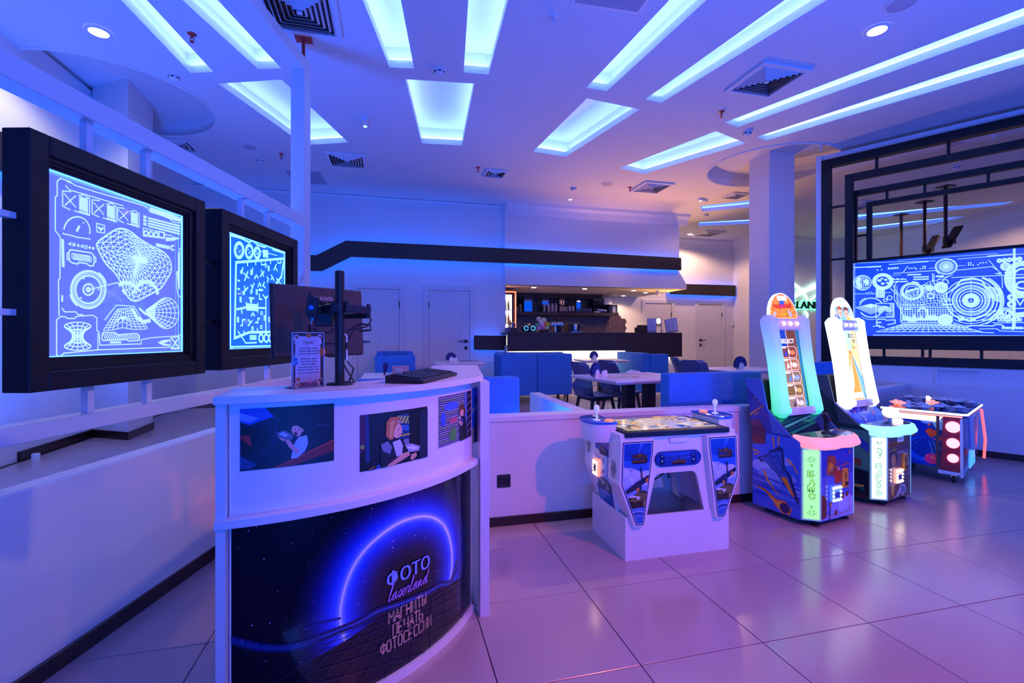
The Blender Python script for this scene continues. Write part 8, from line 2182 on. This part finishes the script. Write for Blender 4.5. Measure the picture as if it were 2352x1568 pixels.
def menu_stand(label, px0, px1, ang, tilt, z0=0.0, hh=0.28):
    x0_, x1_ = place(px0, YO - 0.15), place(px1, YO - 0.15)
    t = thing('menu_folder', label, 'menu', ((x0_ + x1_) / 2, YO - 0.15, zb_ + z0), ang)
    w_ = (x1_ - x0_) / max(0.3, math.cos(ang))
    T = Matrix.Rotation(tilt, 4, 'Y')
    b = MB(T); b.box(-w_ / 2, w_ / 2, 0, 0.012, 0, hh, 0.003); obj('cover', b, mat('blue_menu_cover', (0.10, 0.16, 0.45), 0.35), t)
    q = Print(0.0003); q.rect(-w_ / 2 + 0.012, 0.015, w_ / 2 - 0.012, hh - 0.015, '#c8d4f8')
    for i in range(7):
        for j in range(2): q.rect(-w_ / 2 + 0.03 + j * w_ * 0.36, hh - 0.05 - 0.024 * i, -w_ / 2 + 0.03 + j * w_ * 0.36 + w_ * 0.26, hh - 0.044 - 0.024 * i, '#5868a8')
    for i in range(4): q.ell(-w_ / 2 + 0.035 + i * w_ * 0.22, 0.04, 0.016, 0.014, ('#7c5c48', '#384878', '#a87858', '#c8c8d8')[i])
    T3 = T.copy()
    q.build('page', lambda u, v, o: T3 @ Vector((u, -0.0006 - o, v)), M_PRINT, t)
menu_stand('pale blue menu card standing upright on the bar counter by the register', 1487, 1508, 0.0, 0.0, hh=0.29)
menu_stand('open menu folder page turned sideways in the middle of the bar menus', 1513, 1530, R(50), R(-8), 0.01, 0.28)
menu_stand('blue menu folder tilted to the right at the end of the bar counter', 1530, 1560, R(6), R(-10), 0.0, 0.29)

# ================================================================== LAMPS AND FITTINGS ON THE CEILING
def spot_fix(label, p, r=0.05, m=M_SPOT, z=HC):
    t = thing('ceiling_spotlight', label, 'spotlight', (p.x, p.y, z))
    b = MB(); b.lathe([(r * 1.35, -0.001), (r * 1.35, -0.008), (r, -0.014), (r, -0.004)], 24, cap=False); obj('trim_ring', b, M_WHITE, t, smooth=True)
    b = MB(); b.lathe([(r, -0.006), (r * 0.5, -0.016), (0.002, -0.020)], 20); obj('lamp', b, m, t, smooth=True)
spot_fix('bright warm ceiling spotlight near the right photo corner beside the round speaker', Vector((SPOTS[0][0], SPOTS[0][1], 0)), 0.07)
spot_fix('bright warm ceiling spotlight at the upper left beside the long light well', Vector((SPOTS[1][0], SPOTS[1][1], 0)), 0.07)
spot_fix('small warm ceiling spotlight above the bar soffit', at_z(1310, 457, HC), 0.035, glow('small_spot', (1.0, 0.7, 0.5), 8))
spot_fix('warm ceiling spotlight of the back room beside a vent, right of the bar soffit', at_z(1585, 537, HC), 0.06)
for i, (px, py) in enumerate(((1226, 659), (1343, 662), (1455, 666), (1483, 671), (1432, 678))):
    p = at_z(px, py, hz)
    if p.y > YF - 0.15: p = p * 1.0; s_ = (YF - 0.2) / p.y; p = Vector((p.x * s_, p.y * s_, 0))
    spot_fix(('leftmost round spotlight under the bar hood', 'second round spotlight from the left under the bar hood', 'third round spotlight from the left under the bar hood', 'round spotlight under the bar hood nearest its right end', 'round spotlight set far back under the bar hood')[i], p, 0.05, z=hz)
    lamp('bar_spot_light', 'SPOT', (p.x, p.y, hz - 0.03), 38, (1.0, 0.62, 0.42), 0.05, target=(p.x, p.y, 0), spot=R(150), blend=0.4)
lamp('bar_counter_light', 'AREA', ((bx0 + bx1) / 2, YC + 0.09, bz0 - 0.01), 14, (1.0, 0.8, 0.55), bx1 - bx0 - 0.4, 0.05, ((bx0 + bx1) / 2, YC + 0.09, 0))
def vent(label, p, size, rz=0.0):
    t = thing('air_vent', label, 'vent', (p.x, p.y, HC), rz)
    s = size / 2
    def ring(a, c, za, zc_):
        b = MB(); b.loft([[(-a, -a, za), (a, -a, za), (a, a, za), (-a, a, za)], [(-c, -c, zc_), (c, -c, zc_), (c, c, zc_), (-c, c, zc_)]], cap=False)
        return b
    b = MB(); b.box(-s * 0.86, s * 0.86, -s * 0.86, s * 0.86, -0.004, -0.001); obj('dark_back', b, mat('vent_dark', (0.05, 0.02, 0.02), 0.8), t)
    b = MB()
    for x0_, x1_, y0_, y1_ in ((-s, s, -s, -s * 0.84), (-s, s, s * 0.84, s), (-s, -s * 0.84, -s * 0.84, s * 0.84), (s * 0.84, s, -s * 0.84, s * 0.84)): b.box(x0_, x1_, y0_, y1_, -0.030, -0.001, 0.004)
    obj('frame', b, M_WHITE, t)
    n = 6 if size > 0.45 else 3
    for i in range(n):
        a = s * 0.80 * (1 - i / n); obj('louvre', ring(a, a + s * 0.055, -0.030 + 0.0, -0.008), M_WHITE, t, recalc=False)
    b = MB(); b.box(-s * 0.07, s * 0.07, -s * 0.07, s * 0.07, -0.03, -0.012); obj('centre_plate', b, M_WHITE, t)
    return t
vent('large square ceiling vent at the top left beside the rack beam', at_z(688, 22, HC), 0.60)
vent('large square ceiling vent between the slanting light wells at the upper right', Vector((3.68, 4.05, 0)), 0.57)
vent('square ceiling vent in the middle distance, left of the trapezoid light well', at_z(797, 367, HC), 0.56)
vent('small square ceiling vent over the bar soffit', at_z(1137, 397, HC), 0.34)
vent('square ceiling vent in the pink light over the right end of the bar soffit', at_z(1497, 429, HC), 0.56)
vent('small square ceiling vent just left of the column', at_z(1690, 448, HC), 0.34)
vent('square ceiling vent of the back room next to its warm spotlight', at_z(1628, 535, HC), 0.56)
vent('small square ceiling vent behind the upper rail of the white rack', at_z(410, 331, HC), 0.40)
vent('square ceiling vent of the back room seen between the black frames', at_z(1978, 470, HC), 0.56)
def sprinkler(label, p, m=M_RED):
    t = thing('sprinkler', label, 'sprinkler', (p.x, p.y, HC))
    b = MB(); b.lathe([(0.036, 0), (0.034, -0.006), (0.012, -0.010), (0.012, -0.03)], 18); obj('escutcheon', b, m, t, smooth=True)
    b = MB(); b.tube([(0.0, 0, -0.028), (0.016, 0, -0.045), (0.0, 0, -0.066)], 0.004, 6); b.tube([(0.0, 0, -0.028), (-0.016, 0, -0.045), (0.0, 0, -0.066)], 0.004, 6); b.lathe([(0.018, -0.066), (0.018, -0.070), (0.002, -0.070)], 14); obj('head', b, m, t)
for px, py, lb, m_ in ((441, 78, 'red ceiling sprinkler between the two long wells at the upper left', M_RED), (646, 353, 'red ceiling sprinkler left of the tall white rack post', M_RED), (1098, 384, 'red ceiling sprinkler beside the small vent over the bar', M_RED), (1657, 256, 'red ceiling sprinkler below the upper right square vent', M_RED), (1271, 36, 'white ceiling sprinkler at the top middle of the photo', M_WHITE), (1447, 430, 'red ceiling sprinkler left of the vent in the pink light', M_RED), (1668, 496, 'white ceiling sprinkler between the two back wells', M_WHITE), (2280, 312, 'blue lit ceiling sprinkler seen through the outer black frame', M_WHITE)):
    sprinkler(lb, at_z(px, py, HC), m_)
def detector(label, p, r=0.055):
    t = thing('smoke_detector', label, 'smoke detector', (p.x, p.y, HC))
    b = MB(); b.lathe([(r, 0), (r, -0.016), (r * 0.9, -0.02)], 22); obj('base', b, M_PLAST, t, smooth=True)
    b = MB(); b.lathe([(r * 0.86, -0.022), (r * 0.84, -0.036), (r * 0.6, -0.05), (0.003, -0.053)], 22); obj('head', b, M_PLAST, t, smooth=True)
    b = MB()
    for k in range(6):
        a = k * PI / 3; b.box(-0.014, 0.014, -0.002, 0.002, -0.034, -0.024, M=Matrix.Rotation(a, 4, 'Z') @ Matrix.Translation((0, -r * 0.865, 0)))
    obj('slot', b, M_DARK, t)
for px, py, lb in ((1009, 160, 'white smoke detector between the straight wells and the trapezoid well'), (400, 173, 'white smoke detector near the left dome recess'), (597, 366, 'white smoke detector left of the rack post, farther away'), (1318, 431, 'white smoke detector over the bar soffit'), (1716, 302, 'white smoke detector near the ends of the two long right wells'), (1622, 492, 'white smoke detector of the back room between its light wells'), (2193, 382, 'white smoke detector seen inside the second black frame')):
    detector(lb, at_z(px, py, HC))
def disc(label, p, r, m=M_WHITE):
    t = thing('ceiling_speaker', label, 'speaker', (p.x, p.y, HC))
    b = MB(); b.lathe([(r, 0), (r, -0.008), (r * 0.86, -0.012)], 26, cap=False); obj('rim', b, m, t, smooth=True)
    b = MB(); b.lathe([(r * 0.86, -0.010), (0.004, -0.014)], 26); obj('grille', b, mat('speaker_grille', (0.55, 0.5, 0.55), 0.6), t)
disc('round ceiling speaker at the top right corner', at_z(2070, 6, HC), 0.11)
disc('round ceiling speaker behind the white rack near the smoke detector', at_z(572, 336, HC), 0.10)
disc('round ceiling speaker in the pink light near the bar', at_z(1395, 422, HC), 0.10)
disc('round ceiling speaker seen through the outer black frame', at_z(2190, 329, HC), 0.11)
def elight(label, p, rz):
    t = thing('emergency_light', label, 'emergency light', (p.x, p.y, HC), rz)
    b = MB(); b.box(-0.035, 0.035, -0.11, 0.11, -0.045, 0.0, 0.008); obj('housing', b, M_PLAST, t)
    b = MB(); b.sphere((0, 0.07 if rz == 0 else -0.07, -0.045), 0.022, 12, 8, (1, 1, 0.5)); obj('green_led', b, glow('green_led', (0.25, 1.0, 0.35), 4), t)
elight('emergency light with green lamp on the ceiling left of the trapezoid well', at_z(838, 276, HC), 0.0)
elight('emergency light with green lamp on the ceiling above the bar right end', at_z(1614, 457, HC), R(-70))
def hatch(label, pts):
    q_ = [at_z(x, y, HC) for x, y in pts]
    c = sum(q_, Vector((0, 0, 0))) / 4
    t = thing('access_hatch', label, 'hatch', (c.x, c.y, HC))
    b = MB(); b.prism(ccw([v.xy for v in q_]), HC - 0.006, HC); obj('frame', b, M_WHITE, t, world=True)
    b = MB(); b.prism(offset(ccw([v.xy for v in q_]), -0.03), HC - 0.010, HC - 0.0055); obj('lid', b, mat('hatch_lid', (0.42, 0.42, 0.5), 0.7), t, world=True)
hatch('flat square access hatch in the ceiling behind the white rack post', [(650, 390), (738, 392), (757, 424), (674, 421)])
hatch('flat access hatch at the top edge of the ceiling', [(1330, -45), (1520, -38), (1468, 32), (1310, 8)])

# ================================================================== SIGN, SCREENS, SMALL FITTINGS
YG = 10.33
sgn = thing('wall_sign', 'dark raised letters with green glow and swoosh logo on the far wall', 'sign', at_y(1850, 700, YG))
u0, u1 = at_y(1764, 700, YG).x, at_y(1884, 700, YG).x
z0_, z1_ = at_y(1850, 709, YG).z, at_y(1850, 692, YG).z
v_, f_ = text_mesh('LASERLAND', 0.02)
ax_, bx_ = min(p[0] for p in v_), max(p[0] for p in v_); ay_, by_ = min(p[1] for p in v_), max(p[1] for p in v_)
for nm, yy_, gr, m_ in (('letters', YG - 0.06, 0.0, M_DARK), ('letter_glow', YG - 0.02, 0.018, glow('sign_green_glow', (0.1, 1.0, 0.42), 4.0))):
    b = MB()
    P_ = [(u0 + (p[0] - ax_) / (bx_ - ax_) * (u1 - u0), z0_ + (p[1] - ay_) / (by_ - ay_) * (z1_ - z0_)) for p in v_]
    if nm == 'letters':
        vs = [b.bm.verts.new((p[0], yy_, p[1])) for p in P_]
        fs = [b.bm.faces.new([vs[i] for i in f]) for f in f_]
        r_ = bmesh.ops.extrude_face_region(b.bm, geom=fs)
        for g in r_['geom']:
            if isinstance(g, bmesh.types.BMVert): g.co.y += 0.035
    else:
        v2_, f2_ = text_mesh('LASERLAND', 0.06)
        a2x, b2x = min(p[0] for p in v2_), max(p[0] for p in v2_); a2y, b2y = min(p[1] for p in v2_), max(p[1] for p in v2_)
        vs = [b.bm.verts.new((u0 - gr + (p[0] - a2x) / (b2x - a2x) * (u1 - u0 + 2 * gr), yy_, z0_ - gr + (p[1] - a2y) / (b2y - a2y) * (z1_ - z0_ + 2 * gr))) for p in v2_]
        for f in f2_: b.bm.faces.new([vs[i] for i in f])
    obj(nm, b, m_, sgn, world=True)
def swoosh(pts, w0, w1):
    q = Print(0.0); q.line([(at_y(x, y, YG).x, at_y(x, y, YG).z) for x, y in pts], w0, (1, 1, 1), w1=w1)
    b = MB()
    for tri, c, l in q.t: b.prism([tuple(p) for p in tri], -(YG - 0.02), -(YG - 0.06), M)
    obj('swoosh', b, glow('sign_swoosh_light', (0.55, 1.0, 0.75), 2.2), sgn, world=True)
swoosh([(1800, 640), (1822, 654), (1842, 668), (1852, 688)], 0.09, 0.03); swoosh([(1905, 645), (1868, 660), (1846, 668), (1822, 680)], 0.11, 0.07); swoosh([(1810, 690), (1826, 680), (1846, 668), (1876, 652)], 0.03, 0.09)
swoosh([(1900, 660), (1870, 680), (1858, 690)], 0.04, 0.03); swoosh([(1846, 715), (1852, 722), (1850, 735)], 0.05, 0.02)
# ceiling-hung screens in the far room
def tv(label, px, py, ptv, tilt, scr=True):
    p = at_z(px, py, HC)
    t = thing('hanging_screen', label, 'screen', (p.x, p.y, HC))
    Z_ = (p - VC).dot(VD); zt = CH + (CHY - ptv[1]) / CF * Z_
    d = HC - zt
    b = MB(); b.box(-0.10, 0.10, -0.10, 0.10, -0.02, 0, 0.003); obj('ceiling_plate', b, M_BLKM, t)
    b = MB(); b.cyl((0, 0, -d + 0.05), (0, 0, -0.02), 0.028, seg=12); obj('pole', b, mat('dark_red_pole', (0.05, 0.012, 0.012), 0.4), t)
    b = MB(); b.cyl((0.0, 0, -d), (0.0, 0, -d + 0.1), 0.04, seg=12); b.box(-0.03, 0.2, -0.03, 0.03, -d - 0.02, -d + 0.04); obj('bracket', b, M_BLKM, t)
    if not scr: return
    T = Matrix.Translation((0.16, 0.0, -d + 0.10)) @ Matrix.Rotation(tilt, 4, 'Y')
    b = MB(T); b.box(-0.02, 0.02, -0.07, 0.07, -0.24, 0.24, 0.01); obj('screen', b, M_BLKP, t)
tv('ceiling-hung flat screen behind the black frames, left one', 2124, 463, (2116, 575), R(35))
tv('ceiling-hung flat screen behind the black frames, right and larger one', 2172, 428, (2164, 556), R(38))
tv('dark ceiling pole mount behind the black frames, leftmost', 2070, 492, (2064, 600), R(35), False)
# socket on the parapet
p = at_y(1157, 1104, 3.35)
t = thing('power_socket', 'black double power socket on the parapet between counter and tank table', 'socket', (p.x, 3.35, p.z))
b = MB(); b.box(-0.050, 0.050, -0.008, 0.0, -0.047, 0.047, 0.004); obj('cover_plate', b, M_BLKP, t)
for x in (-0.022, 0.022):
    b = MB(Matrix.Translation((x, -0.008, 0)) @ Matrix.Rotation(PI / 2, 4, 'X')); b.lathe([(0.019, 0), (0.019, 0.003), (0.016, 0.003), (0.014, -0.004)], 18, cap=False); obj('outlet', b, M_BLKM, t)
# thermostat by the far doors
p = at_x(1693, 743, 9.1) if False else at_y(1693, 743, YF - 0.03)
t = thing('thermostat', 'small white thermostat on the wall right of the far door', 'thermostat', (p.x - 0.12, YF - 0.012, p.z))
b = MB(); b.box(-0.05, 0.05, -0.02, 0.0, -0.05, 0.05, 0.006); obj('case', b, M_PLAST, t)
b = MB(); b.box(-0.02, 0.02, -0.022, -0.019, 0.02, 0.035); obj('display', b, M_DARK, t)
# small white can on the floor behind the left parapet
p = at_z(82, 1058, FZ)
b = MB(Matrix.Translation((p.x, p.y, FZ))); b.lathe([(0.030, 0), (0.030, 0.06), (0.028, 0.065), (0.002, 0.065)], 18)
tag(obj('floor_stub', b, M_PLAST, smooth=True), 'small white cylinder on the floor behind the left parapet', 'cylinder')
# hanging camera under the hood
p = at_z(1511, 668, hz)
t = thing('security_camera', 'small white camera hanging under the right end of the bar hood', 'camera', (p.x, min(p.y, YF - 0.3), hz))
b = MB(); b.cyl((0, 0, -0.03), (0, 0, 0), 0.04, seg=14); obj('mount', b, M_PLAST, t)
b = MB(); b.sphere((0, -0.01, -0.06), 0.045, 14, 10); obj('camera_body', b, M_PLAST, t, smooth=True)
